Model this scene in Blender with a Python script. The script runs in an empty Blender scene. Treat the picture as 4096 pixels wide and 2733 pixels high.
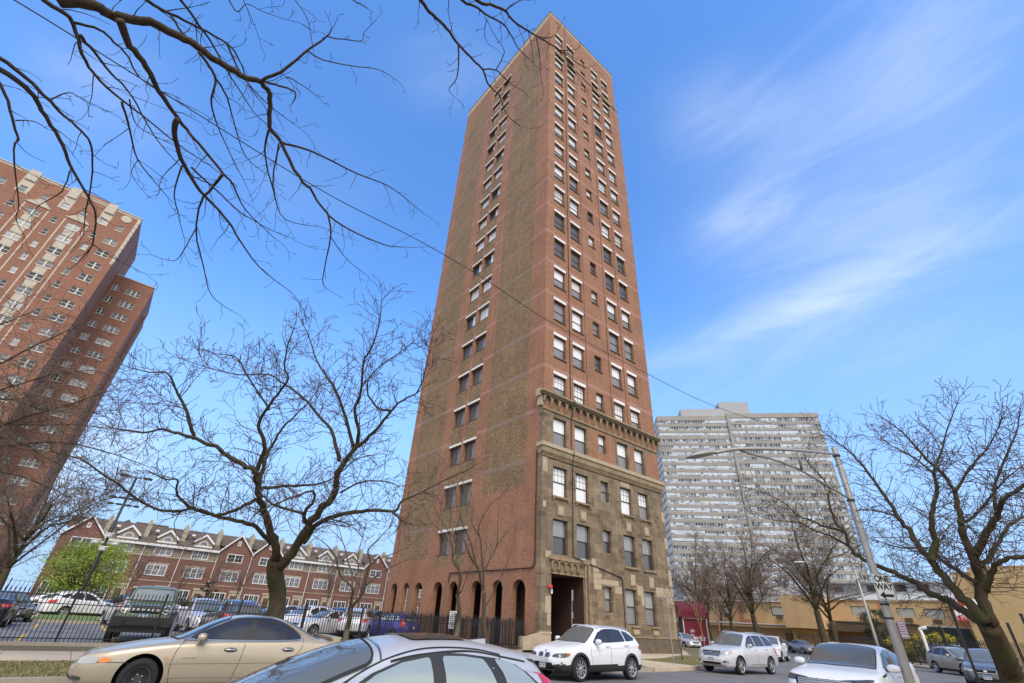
import bpy, bmesh, math, random
from mathutils import Vector, Matrix
from mathutils.bvhtree import BVHTree
R = math.radians
rnd = random.Random(7)
sc = bpy.context.scene
col = sc.collection
PI = math.pi

# ---------------------------------------------------------------- camera
EYE = 1.5
FX = 1820.5                       # focal length in pixels of the 4096 wide photograph
MX = Matrix(((0.77, -0.37, -0.53), (-0.64, -0.37, -0.67), (0.05, 0.85, -0.52)))
def cam_basis():
    def ray(u, v): return Vector(((u - 1175) / 1044.5, -(v - 784) / 1044.5, -1)).normalized()
    z = ray(1279.7, -921.8); x = ray(2693.9, 1517.4)
    x = (x - z * x.dot(z)).normalized(); y = z.cross(x)
    return Matrix((x, y, z))
MX = cam_basis()                  # rows: world axes seen from the camera
O = Vector((0, 0, EYE))
def ray(u, v): return MX @ Vector(((u - 2048) / FX, -(v - 1366.5) / FX, -1))
def at(u, v, d): return O + ray(u, v) * d          # photo pixel + distance along the view axis -> world
def atz(u, v, z):
    r = ray(u, v); return O + r * ((z - EYE) / r.z)
def aty(u, v, y):
    r = ray(u, v); return O + r * (y / r.y)
def atx(u, v, x):
    r = ray(u, v); return O + r * (x / r.x)
cam = bpy.data.cameras.new('camera'); co = bpy.data.objects.new('camera', cam); col.objects.link(co)
co.matrix_world = Matrix.Translation(O) @ MX.to_4x4()
cam.sensor_width = 36; cam.lens = FX / 4096 * 36; cam.clip_start = .05; cam.clip_end = 3000
sc.camera = co

# ---------------------------------------------------------------- materials
MATS = {}
def nodes(name):
    m = bpy.data.materials.new(name); m.use_nodes = True; nt = m.node_tree
    b = nt.nodes['Principled BSDF']; return m, nt, b
def lk(nt, a, b): nt.links.new(a, b)
def N(nt, t, **kw):
    n = nt.nodes.new(t)
    for k, v in kw.items():
        if k.startswith('i_'): n.inputs[k[2:].replace('_', ' ')].default_value = v
        elif isinstance(k, str) and hasattr(n, k): setattr(n, k, v)
    return n
def c4(c): return (c[0], c[1], c[2], 1)
def mat(name, c, rough=.6, metal=0, var=0, vscale=3, coat=0, bump=0, spec=.5, emis=0, obj=False):
    """plain surface with a little procedural unevenness"""
    if name in MATS: return MATS[name]
    m, nt, b = nodes(name)
    b.inputs['Base Color'].default_value = c4(c); b.inputs['Roughness'].default_value = rough
    b.inputs['Metallic'].default_value = metal; b.inputs['Coat Weight'].default_value = coat
    b.inputs['Coat Roughness'].default_value = .04; b.inputs['Specular IOR Level'].default_value = spec
    if var or bump:
        tc = N(nt, 'ShaderNodeTexCoord'); nz = N(nt, 'ShaderNodeTexNoise'); nz.inputs['Scale'].default_value = vscale
        nz.inputs['Detail'].default_value = 6; nz.inputs['Roughness'].default_value = .65
        lk(nt, tc.outputs['Object'], nz.inputs['Vector'])
        if var:
            mx = N(nt, 'ShaderNodeMix', data_type='RGBA')
            rp = N(nt, 'ShaderNodeMapRange'); rp.inputs['From Min'].default_value = .3; rp.inputs['From Max'].default_value = .7
            lk(nt, nz.outputs['Fac'], rp.inputs['Value']); lk(nt, rp.outputs['Result'], mx.inputs['Factor'])
            mx.inputs['A'].default_value = c4([x * (1 - var) for x in c]); mx.inputs['B'].default_value = c4([min(1, x * (1 + var)) for x in c])
            lk(nt, mx.outputs['Result'], b.inputs['Base Color'])
        if bump:
            bp = N(nt, 'ShaderNodeBump'); bp.inputs['Strength'].default_value = bump; bp.inputs['Distance'].default_value = .02
            lk(nt, nz.outputs['Fac'], bp.inputs['Height']); lk(nt, bp.outputs['Normal'], b.inputs['Normal'])
    if emis:
        b.inputs['Emission Color'].default_value = c4(c); b.inputs['Emission Strength'].default_value = emis
    MATS[name] = m; return m
def wallco(nt, obj=False):
    """vector (x+y, z) of the wall, for axis aligned walls"""
    if obj:
        g = N(nt, 'ShaderNodeTexCoord'); out = g.outputs['Object']
    else:
        g = N(nt, 'ShaderNodeNewGeometry'); out = g.outputs['Position']
    s = N(nt, 'ShaderNodeSeparateXYZ'); lk(nt, out, s.inputs[0])
    a = N(nt, 'ShaderNodeMath', operation='ADD'); lk(nt, s.outputs[0], a.inputs[0]); lk(nt, s.outputs[1], a.inputs[1])
    c = N(nt, 'ShaderNodeCombineXYZ'); lk(nt, a.outputs[0], c.inputs[0]); lk(nt, s.outputs[2], c.inputs[1])
    return c.outputs[0]
def brick(name, c1, c2, mortar, w=.22, h=.075, m=.008, rough=.85, dirt=.25, dscale=.35, offs=.5, squash=1, sqf=2, obj=False, big=None, grain=.0, streak=0):
    mm, nt, b = nodes(name); v = wallco(nt, obj)
    bt = N(nt, 'ShaderNodeTexBrick'); bt.offset = offs; bt.squash = squash; bt.squash_frequency = sqf
    bt.inputs['Scale'].default_value = 1; bt.inputs['Brick Width'].default_value = w; bt.inputs['Row Height'].default_value = h
    bt.inputs['Mortar Size'].default_value = m; bt.inputs['Mortar Smooth'].default_value = .2
    bt.inputs['Color1'].default_value = c4(c1); bt.inputs['Color2'].default_value = c4(c2); bt.inputs['Mortar'].default_value = c4(mortar)
    lk(nt, v, bt.inputs['Vector']); out = bt.outputs['Color']
    if big:                                        # a second, larger coursing mixed in patches (random ashlar)
        b2 = N(nt, 'ShaderNodeTexBrick'); b2.offset = .37; b2.inputs['Scale'].default_value = 1
        b2.inputs['Brick Width'].default_value = big[0]; b2.inputs['Row Height'].default_value = big[1]; b2.inputs['Mortar Size'].default_value = m
        b2.inputs['Color1'].default_value = c4(big[2]); b2.inputs['Color2'].default_value = c4(big[3]); b2.inputs['Mortar'].default_value = c4(mortar)
        lk(nt, v, b2.inputs['Vector'])
        vo = N(nt, 'ShaderNodeTexVoronoi'); vo.inputs['Scale'].default_value = .55; vo.distance = 'CHEBYCHEV'; lk(nt, v, vo.inputs['Vector'])
        st = N(nt, 'ShaderNodeSeparateColor'); lk(nt, vo.outputs['Color'], st.inputs[0])
        gt = N(nt, 'ShaderNodeMath', operation='GREATER_THAN'); gt.inputs[1].default_value = .5; lk(nt, st.outputs[0], gt.inputs[0])
        mx = N(nt, 'ShaderNodeMix', data_type='RGBA'); lk(nt, gt.outputs[0], mx.inputs['Factor']); lk(nt, out, mx.inputs['A']); lk(nt, b2.outputs['Color'], mx.inputs['B'])
        out = mx.outputs['Result']
    nz = N(nt, 'ShaderNodeTexNoise'); nz.inputs['Scale'].default_value = dscale; nz.inputs['Detail'].default_value = 8; nz.inputs['Roughness'].default_value = .7
    lk(nt, v, nz.inputs['Vector'])
    mr = N(nt, 'ShaderNodeMapRange'); mr.inputs['From Min'].default_value = .3; mr.inputs['From Max'].default_value = .7
    mr.inputs['To Min'].default_value = 1 - dirt; mr.inputs['To Max'].default_value = 1 + dirt * .6
    lk(nt, nz.outputs['Fac'], mr.inputs['Value'])
    vm = N(nt, 'ShaderNodeVectorMath', operation='SCALE'); lk(nt, out, vm.inputs[0]); lk(nt, mr.outputs['Result'], vm.inputs['Scale'])
    fin = vm.outputs[0]
    if grain:
        n2 = N(nt, 'ShaderNodeTexNoise'); n2.inputs['Scale'].default_value = 7; n2.inputs['Detail'].default_value = 5; n2.inputs['Roughness'].default_value = .8
        mp = N(nt, 'ShaderNodeMapping'); mp.inputs['Scale'].default_value = (.45, 1.5, 1); lk(nt, v, mp.inputs[0]); lk(nt, mp.outputs[0], n2.inputs['Vector'])
        m2 = N(nt, 'ShaderNodeMapRange'); m2.inputs['From Min'].default_value = .35; m2.inputs['From Max'].default_value = .65
        m2.inputs['To Min'].default_value = 1 - grain; m2.inputs['To Max'].default_value = 1 + grain; lk(nt, n2.outputs['Fac'], m2.inputs['Value'])
        v2 = N(nt, 'ShaderNodeVectorMath', operation='SCALE'); lk(nt, fin, v2.inputs[0]); lk(nt, m2.outputs['Result'], v2.inputs['Scale']); fin = v2.outputs[0]
    if streak:                                     # rain streaks running down the wall
        n3 = N(nt, 'ShaderNodeTexNoise'); n3.inputs['Scale'].default_value = 1; n3.inputs['Detail'].default_value = 6; n3.inputs['Roughness'].default_value = .65
        m3 = N(nt, 'ShaderNodeMapping'); m3.inputs['Scale'].default_value = (2.6, .11, 1); lk(nt, v, m3.inputs[0]); lk(nt, m3.outputs[0], n3.inputs['Vector'])
        r3 = N(nt, 'ShaderNodeMapRange'); r3.inputs['From Min'].default_value = .35; r3.inputs['From Max'].default_value = .68; r3.inputs['To Min'].default_value = 1 - streak; r3.inputs['To Max'].default_value = 1 + streak * .5; lk(nt, n3.outputs['Fac'], r3.inputs['Value'])
        v3 = N(nt, 'ShaderNodeVectorMath', operation='SCALE'); lk(nt, fin, v3.inputs[0]); lk(nt, r3.outputs['Result'], v3.inputs['Scale']); fin = v3.outputs[0]
    lk(nt, fin, b.inputs['Base Color']); b.inputs['Roughness'].default_value = rough
    bp = N(nt, 'ShaderNodeBump'); bp.inputs['Strength'].default_value = .35; bp.inputs['Distance'].default_value = .01
    lk(nt, bt.outputs['Fac'], bp.inputs['Height']); bp.invert = True; lk(nt, bp.outputs['Normal'], b.inputs['Normal'])
    MATS[name] = mm; return mm
def ground_mat(name, a, b_, scale, c=None, rough=.9, bump=.3, cscale=.3, spec=.3):
    m, nt, b = nodes(name)
    g = N(nt, 'ShaderNodeNewGeometry'); n1 = N(nt, 'ShaderNodeTexNoise'); n1.inputs['Scale'].default_value = scale; n1.inputs['Detail'].default_value = 10; n1.inputs['Roughness'].default_value = .75
    lk(nt, g.outputs['Position'], n1.inputs['Vector'])
    r = N(nt, 'ShaderNodeMapRange'); r.inputs['From Min'].default_value = .35; r.inputs['From Max'].default_value = .65; lk(nt, n1.outputs['Fac'], r.inputs['Value'])
    mx = N(nt, 'ShaderNodeMix', data_type='RGBA'); lk(nt, r.outputs[0], mx.inputs['Factor']); mx.inputs['A'].default_value = c4(a); mx.inputs['B'].default_value = c4(b_)
    out = mx.outputs['Result']
    if c:
        n2 = N(nt, 'ShaderNodeTexNoise'); n2.inputs['Scale'].default_value = cscale; n2.inputs['Detail'].default_value = 6; n2.inputs['Roughness'].default_value = .7; lk(nt, g.outputs['Position'], n2.inputs['Vector'])
        r2 = N(nt, 'ShaderNodeMapRange'); r2.inputs['From Min'].default_value = .45; r2.inputs['From Max'].default_value = .6; lk(nt, n2.outputs['Fac'], r2.inputs['Value'])
        m2 = N(nt, 'ShaderNodeMix', data_type='RGBA'); lk(nt, r2.outputs[0], m2.inputs['Factor']); lk(nt, out, m2.inputs['A']); m2.inputs['B'].default_value = c4(c); out = m2.outputs['Result']
    lk(nt, out, b.inputs['Base Color']); b.inputs['Roughness'].default_value = rough; b.inputs['Specular IOR Level'].default_value = spec
    bp = N(nt, 'ShaderNodeBump'); bp.inputs['Strength'].default_value = bump; bp.inputs['Distance'].default_value = .03
    lk(nt, n1.outputs['Fac'], bp.inputs['Height']); lk(nt, bp.outputs['Normal'], b.inputs['Normal'])
    MATS[name] = m; return m

red = brick('red_brick', (.365, .148, .076), (.27, .096, .050), (.35, .25, .165), m=.011, dirt=.24, grain=.24, streak=.16)
redlow = red
band = brick('pale_brick_band', (.43, .20, .15), (.38, .165, .12), (.36, .25, .21), dirt=.12, grain=.12)
gold = brick('gold_brick', (.30, .19, .095), (.20, .125, .065), (.21, .155, .10), w=.3, h=.1, dirt=.26, grain=.55, streak=.16)
goldband = brick('grey_brick_band', (.27, .19, .145), (.24, .165, .125), (.25, .18, .14), dirt=.15, grain=.12)
stone = brick('brown_ashlar', (.265, .19, .118), (.14, .102, .064), (.30, .235, .145), w=.62, h=.36, m=.012, dirt=.3, dscale=.8, big=(.85, .5, (.295, .22, .14), (.18, .13, .085)), grain=.2, streak=.22)
pale = mat('pale_limestone', (.42, .34, .235), .85, var=.15, vscale=1.5)
stonem = mat('carved_stone', (.26, .20, .12), .9, var=.3, vscale=2.5)
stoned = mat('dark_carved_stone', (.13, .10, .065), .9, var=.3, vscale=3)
wframe = mat('dark_window_frame', (.045, .04, .036), .5)
lintelm = mat('white_lintel', (.78, .77, .74), .7, var=.06, vscale=6)
sillm = mat('brown_sill', (.10, .075, .05), .8)
blind = mat('white_blind_pane', (.80, .81, .84), .25, coat=.6)
screen = mat('grey_screen_pane', (.085, .08, .085), .45, coat=.25)
screen2 = mat('mid_grey_pane', (.22, .21, .22), .4, coat=.4)  # a paler grey than the screen panes
glass = mat('dark_glass', (.05, .052, .055), .08, spec=.7, coat=.3)
white = mat('white_paint', (.74, .74, .73), .55, var=.05, vscale=4)
black = mat('black_metal', (.012, .012, .013), .45)
def cracks(m, dark=.45, sc_=.55):
    nt2 = m.node_tree; b = nt2.nodes['Principled BSDF']; src = b.inputs['Base Color'].links[0].from_socket; g = N(nt2, 'ShaderNodeNewGeometry'); nz = N(nt2, 'ShaderNodeTexNoise'); nz.inputs['Scale'].default_value = 1.2; nz.inputs['Detail'].default_value = 5
    lk(nt2, g.outputs['Position'], nz.inputs['Vector']); ad = N(nt2, 'ShaderNodeVectorMath', operation='MULTIPLY_ADD'); lk(nt2, nz.outputs['Color'], ad.inputs[0]); ad.inputs[1].default_value = (1.2, 1.2, 0); lk(nt2, g.outputs['Position'], ad.inputs[2])
    vo = N(nt2, 'ShaderNodeTexVoronoi'); vo.feature = 'DISTANCE_TO_EDGE'; vo.inputs['Scale'].default_value = sc_; lk(nt2, ad.outputs[0], vo.inputs['Vector']); r = N(nt2, 'ShaderNodeMapRange'); r.inputs['From Max'].default_value = .012; r.inputs['To Min'].default_value = dark; lk(nt2, vo.outputs['Distance'], r.inputs['Value'])
    v = N(nt2, 'ShaderNodeVectorMath', operation='SCALE'); lk(nt2, src, v.inputs[0]); lk(nt2, r.outputs[0], v.inputs['Scale']); lk(nt2, v.outputs[0], b.inputs['Base Color']); return m
asphalt = ground_mat('asphalt', (.155, .15, .145), (.20, .193, .187), 14, (.135, .13, .127), bump=.15, rough=.85)
lotmat = ground_mat('lot_asphalt', (.17, .165, .17), (.23, .225, .23), 11, (.12, .118, .12), bump=.12, rough=.75, cscale=.5)
cracks(asphalt); cracks(lotmat, .5, .4)
concrete = ground_mat('concrete', (.50, .40, .28), (.60, .49, .35), 9, (.46, .37, .26), bump=.12)
kerbm = ground_mat('kerb_concrete', (.33, .28, .22), (.42, .36, .29), 12, bump=.15)
dirtm = ground_mat('bare_soil', (.14, .095, .06), (.21, .15, .10), 15, (.13, .13, .05), bump=.5, cscale=.8)
grassm = ground_mat('worn_grass', (.16, .14, .06), (.24, .18, .10), 22, (.14, .15, .05), bump=.8, cscale=.9)

# ---------------------------------------------------------------- mesh building
class MB:
    def __init__(s): s.v = []; s.f = []; s.m = []; s.M = None
    def p(s, co):
        co = Vector(co)
        if s.M: co = s.M @ co
        s.v.append(co); return len(s.v) - 1
    def face(s, pts, m=0):
        s.f.append([s.p(q) for q in pts]); s.m.append(m)
    def box(s, x0, x1, y0, y1, z0, z1, m=0):
        if x0 > x1: x0, x1 = x1, x0
        if y0 > y1: y0, y1 = y1, y0
        if z0 > z1: z0, z1 = z1, z0
        i = [s.p((x, y, z)) for z in (z0, z1) for y in (y0, y1) for x in (x0, x1)]
        for f in ((0, 2, 3, 1), (4, 5, 7, 6), (0, 1, 5, 4), (2, 6, 7, 3), (0, 4, 6, 2), (1, 3, 7, 5)):
            s.f.append([i[k] for k in f]); s.m.append(m)
    def prism(s, poly, h0, h1, axis='z', m=0):
        """poly extruded along an axis; poly is a list of the two other coordinates, in order"""
        def mk(a, b, h): return (a, b, h) if axis == 'z' else ((a, h, b) if axis == 'y' else (h, a, b))
        n = len(poly); lo = [s.p(mk(a, b, h0)) for a, b in poly]; hi = [s.p(mk(a, b, h1)) for a, b in poly]
        s.f.append(lo[::-1]); s.m.append(m); s.f.append(hi); s.m.append(m)
        for k in range(n):
            j = (k + 1) % n; s.f.append([lo[k], lo[j], hi[j], hi[k]]); s.m.append(m)
    def tube(s, pts, rad, n=6, m=0, cap=True):
        pts = [Vector(p) for p in pts]
        if not hasattr(rad, '__len__'): rad = [rad] * len(pts)
        rings = []; up = None
        for i, p in enumerate(pts):
            t = (pts[min(i + 1, len(pts) - 1)] - pts[max(i - 1, 0)])
            if t.length < 1e-9: t = Vector((0, 0, 1))
            t.normalize()
            if up is None: up = t.orthogonal().normalized()
            a = (up - t * up.dot(t))
            if a.length < 1e-4: a = t.orthogonal()
            a.normalize(); up = a; b = t.cross(a)
            rings.append([s.p(p + (a * math.cos(2 * PI * k / n) + b * math.sin(2 * PI * k / n)) * rad[i]) for k in range(n)])
        for A, B in zip(rings, rings[1:]):
            for k in range(n):
                j = (k + 1) % n; s.f.append([A[k], A[j], B[j], B[k]]); s.m.append(m)
        if cap:
            s.f.append(rings[0][::-1]); s.m.append(m); s.f.append(rings[-1]); s.m.append(m)
    def lathe(s, prof, n=24, m=0, M=None):
        """profile (r, z) turned about z"""
        old = s.M
        if M is not None: s.M = (old @ M) if old else M
        rings = [[s.p((r * math.cos(2 * PI * k / n), r * math.sin(2 * PI * k / n), z)) for k in range(n)] for r, z in prof]
        for A, B in zip(rings, rings[1:]):
            for k in range(n):
                j = (k + 1) % n; s.f.append([A[k], A[j], B[j], B[k]]); s.m.append(m)
        s.f.append(rings[0][::-1]); s.m.append(m); s.f.append(rings[-1]); s.m.append(m)
        s.M = old
    def mesh(s, name, mats, smooth=False):
        me = bpy.data.meshes.new(name); me.from_pydata([tuple(v) for v in s.v], [], s.f)
        for m in (mats if isinstance(mats, (list, tuple)) else [mats]): me.materials.append(m)
        me.polygons.foreach_set('material_index', s.m)
        if smooth: me.polygons.foreach_set('use_smooth', [True] * len(s.f))
        me.update(); return me
    def build(s, name, mats, parent=None, smooth=False):
        return link(name, s.mesh(name, mats, smooth), parent)
def link(name, me, parent=None, loc=None):
    o = bpy.data.objects.new(name, me); col.objects.link(o)
    if parent is not None:
        o.parent = parent
        if loc is None and parent.get('_w'): o.matrix_parent_inverse = Matrix.Translation(-Vector(parent['_w']))
    if loc is not None: o.location = loc
    return o
def tag(o, label=None, cat=None, group=None, kind=None):
    if label: o['label'] = label
    if cat: o['category'] = cat
    if group: o['group'] = group
    if kind: o['kind'] = kind
    return o
def thing(name, label, cat, loc=(0, 0, 0), rz=0, group=None, world=False):
    """an Empty at the thing's base; world=True: its parts are written in world coordinates"""
    o = bpy.data.objects.new(name, None); col.objects.link(o); o.location = loc; o.rotation_euler = (0, 0, rz)
    o.empty_display_size = .2
    if world: o['_w'] = tuple(loc)
    return tag(o, label, cat, group)
KIDS = {}
def copy_tree(o, parent=None):
    c = o.copy(); col.objects.link(c)
    if parent: c.parent = parent; c.matrix_parent_inverse = o.matrix_parent_inverse.copy()
    for ch in [k for k in bpy.data.objects if k.parent == o]: copy_tree(ch, c)
    return c
def copy_thing(o, loc, rz, label, mapping=None):
    def rec(src, par):
        c = src.copy(); col.objects.link(c)
        if par is not None: c.parent = par; c.matrix_parent_inverse = src.matrix_parent_inverse.copy()
        if mapping and c.type == 'MESH':
            for i, sl in enumerate(c.material_slots):
                if sl.material and sl.material.name in mapping:
                    sl.link = 'OBJECT'; sl.material = mapping[sl.material.name] if False else mapping[src.material_slots[i].material.name]
        for ch in src.children: rec(ch, c)
        return c
    c = rec(o, None); c.location = loc; c.rotation_euler = (0, 0, rz); c['label'] = label
    return c

def wall(mb, o, U, V, nrm, us, vs, holes, depth, mfn, reveal=0):
    """a wall of cells between the break lines, open where a hole is, with reveals going inward"""
    o, U, V, nrm = Vector(o), Vector(U), Vector(V), Vector(nrm)
    for h in holes: us = us + [h[0], h[1]]; vs = vs + [h[2], h[3]]
    us = sorted(set(round(a, 4) for a in us)); vs = sorted(set(round(a, 4) for a in vs))
    def P(u, v, d=0): return o + U * u + V * v - nrm * d
    flip = U.cross(V).dot(nrm) < 0
    def q(a, b, c, d, m): mb.face([a, d, c, b] if flip else [a, b, c, d], m)
    for a, b in zip(us, us[1:]):
        for c, d in zip(vs, vs[1:]):
            uc, vc = (a + b) / 2, (c + d) / 2
            if any(h[0] < uc < h[1] and h[2] < vc < h[3] for h in holes): continue
            q(P(a, c), P(b, c), P(b, d), P(a, d), mfn(uc, vc))
    for h in holes:
        a, b, c, d = h[:4]; dp = h[4] if len(h) > 4 else depth; r = h[5] if len(h) > 5 else reveal
        for (x0, y0), (x1, y1) in (((a, c), (b, c)), ((b, c), (b, d)), ((b, d), (a, d)), ((a, d), (a, c))):
            q(P(x0, y0), P(x0, y0, dp), P(x1, y1, dp), P(x1, y1), r)
def arch_fill(mb, o, U, V, nrm, a, b, ztop, depth, m, ms, n=10):
    """fills the two corners of a rectangular hole so that its head is round, with a soffit"""
    o, U, V, nrm = Vector(o), Vector(U), Vector(V), Vector(nrm); r = (b - a) / 2; cx = (a + b) / 2; zs = ztop - r
    def P(u, v, d=0): return o + U * u + V * v - nrm * d
    arc = [(cx + r * math.cos(PI * k / n), zs + r * math.sin(PI * k / n)) for k in range(n + 1)]
    for k in range(n):
        (u0, v0), (u1, v1) = arc[k], arc[k + 1]
        mb.face([P(u0, v0), P(u0, ztop + .001), P(u1, ztop + .001), P(u1, v1)], m)
        mb.face([P(u0, v0), P(u1, v1), P(u1, v1, depth), P(u0, v0, depth)], ms)

# ---------------------------------------------------------------- world, sun
w = bpy.data.worlds.new('World'); sc.world = w; w.use_nodes = True; nt = w.node_tree
bg = nt.nodes['Background']
SUN_EL, SUN_AZ = R(48), R(232)    # azimuth measured as a compass turn of the sky texture
sky = N(nt, 'ShaderNodeTexSky'); sky.sky_type = 'NISHITA'; sky.sun_disc = False
sky.sun_elevation = SUN_EL; sky.altitude = 200; sky.air_density = 1.0; sky.dust_density = .2; sky.ozone_density = 1.2
sd = Vector((-.47, -.88, 0)).normalized()              # where the sun stands, seen from the scene
sky.sun_rotation = math.atan2(sd.x, sd.y)
tc = N(nt, 'ShaderNodeTexCoord')
nrmz = N(nt, 'ShaderNodeVectorMath', operation='NORMALIZE'); lk(nt, tc.outputs['Generated'], nrmz.inputs[0])
D = nrmz.outputs[0]
tint = N(nt, 'ShaderNodeMix', data_type='RGBA', blend_type='MULTIPLY'); tint.inputs['Factor'].default_value = 1
lk(nt, sky.outputs[0], tint.inputs['A']); tint.inputs['B'].default_value = (.77, 1.25, 1.74, 1)
sky_out = tint.outputs['Result']
def M2(op, a, b=None, c=None):
    n = N(nt, 'ShaderNodeMath', operation=op)
    for i, x in enumerate((a, b, c)):
        if x is None: continue
        if isinstance(x, (int, float)): n.inputs[i].default_value = x
        else: lk(nt, x, n.inputs[i])
    return n.outputs[0]
def dot(v):
    n = N(nt, 'ShaderNodeVectorMath', operation='DOT_PRODUCT'); lk(nt, D, n.inputs[0]); n.inputs[1].default_value = v; return n.outputs['Value']
def streak(p, q, wd, s, ends=1.0):
    """a wisp of cloud lying along the line between two directions of the sky"""
    a, b = ray(*p).normalized(), ray(*q).normalized(); c = (a + b).normalized(); n = a.cross(b).normalized(); t = n.cross(c).normalized()
    half = abs((b - a).dot(t)) / 2 * ends
    x = M2('DIVIDE', dot(tuple(n)), wd); y = M2('DIVIDE', dot(tuple(t)), half)
    e = M2('MULTIPLY', M2('ADD', M2('MULTIPLY', x, x), M2('MULTIPLY', y, y)), -1.0)
    front = M2('GREATER_THAN', dot(tuple(c)), 0.0)
    return M2('MULTIPLY', M2('MULTIPLY', M2('EXPONENT', e), s), front)
def noise(scale, stretch, lo, hi, seed):
    mp = N(nt, 'ShaderNodeMapping'); mp.inputs['Scale'].default_value = stretch; mp.inputs['Location'].default_value = (seed, seed * .7, seed * .3)
    mp.inputs['Rotation'].default_value = (.5, .6, .9)
    lk(nt, D, mp.inputs[0]); n = N(nt, 'ShaderNodeTexNoise'); n.inputs['Scale'].default_value = scale; n.inputs['Detail'].default_value = 7; n.inputs['Roughness'].default_value = .5
    n.inputs['Distortion'].default_value = .6
    lk(nt, mp.outputs[0], n.inputs['Vector']); r = N(nt, 'ShaderNodeMapRange'); r.interpolation_type = 'SMOOTHSTEP'
    r.inputs['From Min'].default_value = lo; r.inputs['From Max'].default_value = hi; lk(nt, n.outputs['Fac'], r.inputs['Value']); return r.outputs[0]
tot = None
for s_ in (((2560, 1480), (4200, 820), .035, .85), ((2700, 1560), (3600, 1100), .06, .5), ((2900, 1150), (4150, 500), .16, .55), ((3000, 800), (4150, 250), .16, .42), ((2650, 500), (3200, 400), .07, .6),
           ((2750, 920), (3200, 820), .06, .75), ((3400, 300), (4300, -150), .17, .5), ((60, 1840), (440, 1790), .06, 1.1), ((150, 1980), (330, 1950), .035, 1.0),
           ((60, 440), (640, 330), .10, .5), ((1600, 300), (2050, 290), .06, .4), ((420, 1850), (640, 1760), .05, 1.0), ((900, 700), (1500, 780), .1, .2), ((3200, 1450), (4096, 1300), .06, .35)):
    x = streak(*s_); tot = x if tot is None else M2('ADD', tot, x)
nn = noise(2.6, (1.0, 1.0, 2.6), .25, .8, 3.1)
qa, qb = ray(2560, 1480).normalized(), ray(4200, 820).normalized(); qc = (qa + qb).normalized(); qn = qa.cross(qb).normalized(); qt = qn.cross(qc).normalized()
cvn = N(nt, 'ShaderNodeCombineXYZ'); lk(nt, M2('MULTIPLY', dot(tuple(qt)), 2.2), cvn.inputs[0]); lk(nt, M2('MULTIPLY', dot(tuple(qn)), 7.5), cvn.inputs[1]); lk(nt, M2('MULTIPLY', dot(tuple(qc)), 2.2), cvn.inputs[2])
wn_ = N(nt, 'ShaderNodeTexNoise'); wn_.inputs['Scale'].default_value = 1.6; wn_.inputs['Detail'].default_value = 9; wn_.inputs['Roughness'].default_value = .58; wn_.inputs['Distortion'].default_value = .9; lk(nt, cvn.outputs[0], wn_.inputs['Vector'])
wr_ = N(nt, 'ShaderNodeMapRange'); wr_.interpolation_type = 'SMOOTHSTEP'; wr_.inputs['From Min'].default_value = .34; wr_.inputs['From Max'].default_value = .72; lk(nt, wn_.outputs['Fac'], wr_.inputs['Value'])
nm = M2('ADD', M2('MULTIPLY', wr_.outputs[0], .17), .13)
cl = N(nt, 'ShaderNodeMath', operation='MULTIPLY', use_clamp=True); lk(nt, tot, cl.inputs[0]); lk(nt, nm, cl.inputs[1])
# the air near the horizon is paler
sz = N(nt, 'ShaderNodeSeparateXYZ'); lk(nt, D, sz.inputs[0])
hz_ = N(nt, 'ShaderNodeMapRange'); hz_.interpolation_type = 'SMOOTHSTEP'; hz_.inputs['From Min'].default_value = .62; hz_.inputs['From Max'].default_value = .02; lk(nt, sz.outputs[2], hz_.inputs['Value'])
hmix = N(nt, 'ShaderNodeMix', data_type='RGBA'); lk(nt, M2('MULTIPLY', hz_.outputs[0], .95), hmix.inputs['Factor']); lk(nt, sky_out, hmix.inputs['A']); hmix.inputs['B'].default_value = (2.05, 3.05, 4.75, 1)
sky_out = hmix.outputs['Result']
# an unseen broken cloud cover, added behind the camera to neutralise the ambient light
axis = ray(2048, 1366.5).normalized()
fill_deck = N(nt, 'ShaderNodeMapRange'); fill_deck.interpolation_type = 'SMOOTHSTEP'; fill_deck.inputs['From Min'].default_value = .50; fill_deck.inputs['From Max'].default_value = .15
lk(nt, M2('ADD', dot(tuple(axis)), M2('MULTIPLY', nn, .12)), fill_deck.inputs['Value'])
clm = M2('MAXIMUM', cl.outputs[0], M2('MULTIPLY', fill_deck.outputs[0], .96))
cmix = N(nt, 'ShaderNodeMix', data_type='RGBA'); lk(nt, clm, cmix.inputs['Factor']); lk(nt, sky_out, cmix.inputs['A'])
cmix.inputs['B'].default_value = (5.9, 6.1, 6.5, 1)
lk(nt, cmix.outputs['Result'], bg.inputs['Color']); bg.inputs['Strength'].default_value = .15
sl = bpy.data.lights.new('sun', 'SUN'); so = bpy.data.objects.new('sun', sl); col.objects.link(so)
sl.energy = 1.8; sl.angle = R(28); sl.color = (1, .90, .76)
sdir = Vector((sd.x * math.cos(SUN_EL), sd.y * math.cos(SUN_EL), math.sin(SUN_EL)))
so.rotation_euler = sdir.to_track_quat('Z', 'Y').to_euler()
vs_ = sc.view_settings; sc.display_settings.display_device = 'sRGB'; vs_.view_transform = 'Standard'; vs_.look = 'None'; vs_.exposure = .52; vs_.gamma = 1; vs_.use_curve_mapping = False
sc.cycles.max_bounces = 6; sc.cycles.use_denoising = True
# ---------------------------------------------------------------- ground
def sheet(name, poly, z, m, zb=None):
    mb = MB()
    if zb is None: mb.face([(x, y, z) for x, y in poly])
    else: mb.prism(poly, zb, z)
    return tag(mb.build(name, m), kind='structure')
ROAD = -.15
sheet('ground', [(-900, -900), (900, -900), (900, 900), (-900, 900)], -.16, dirtm)
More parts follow.
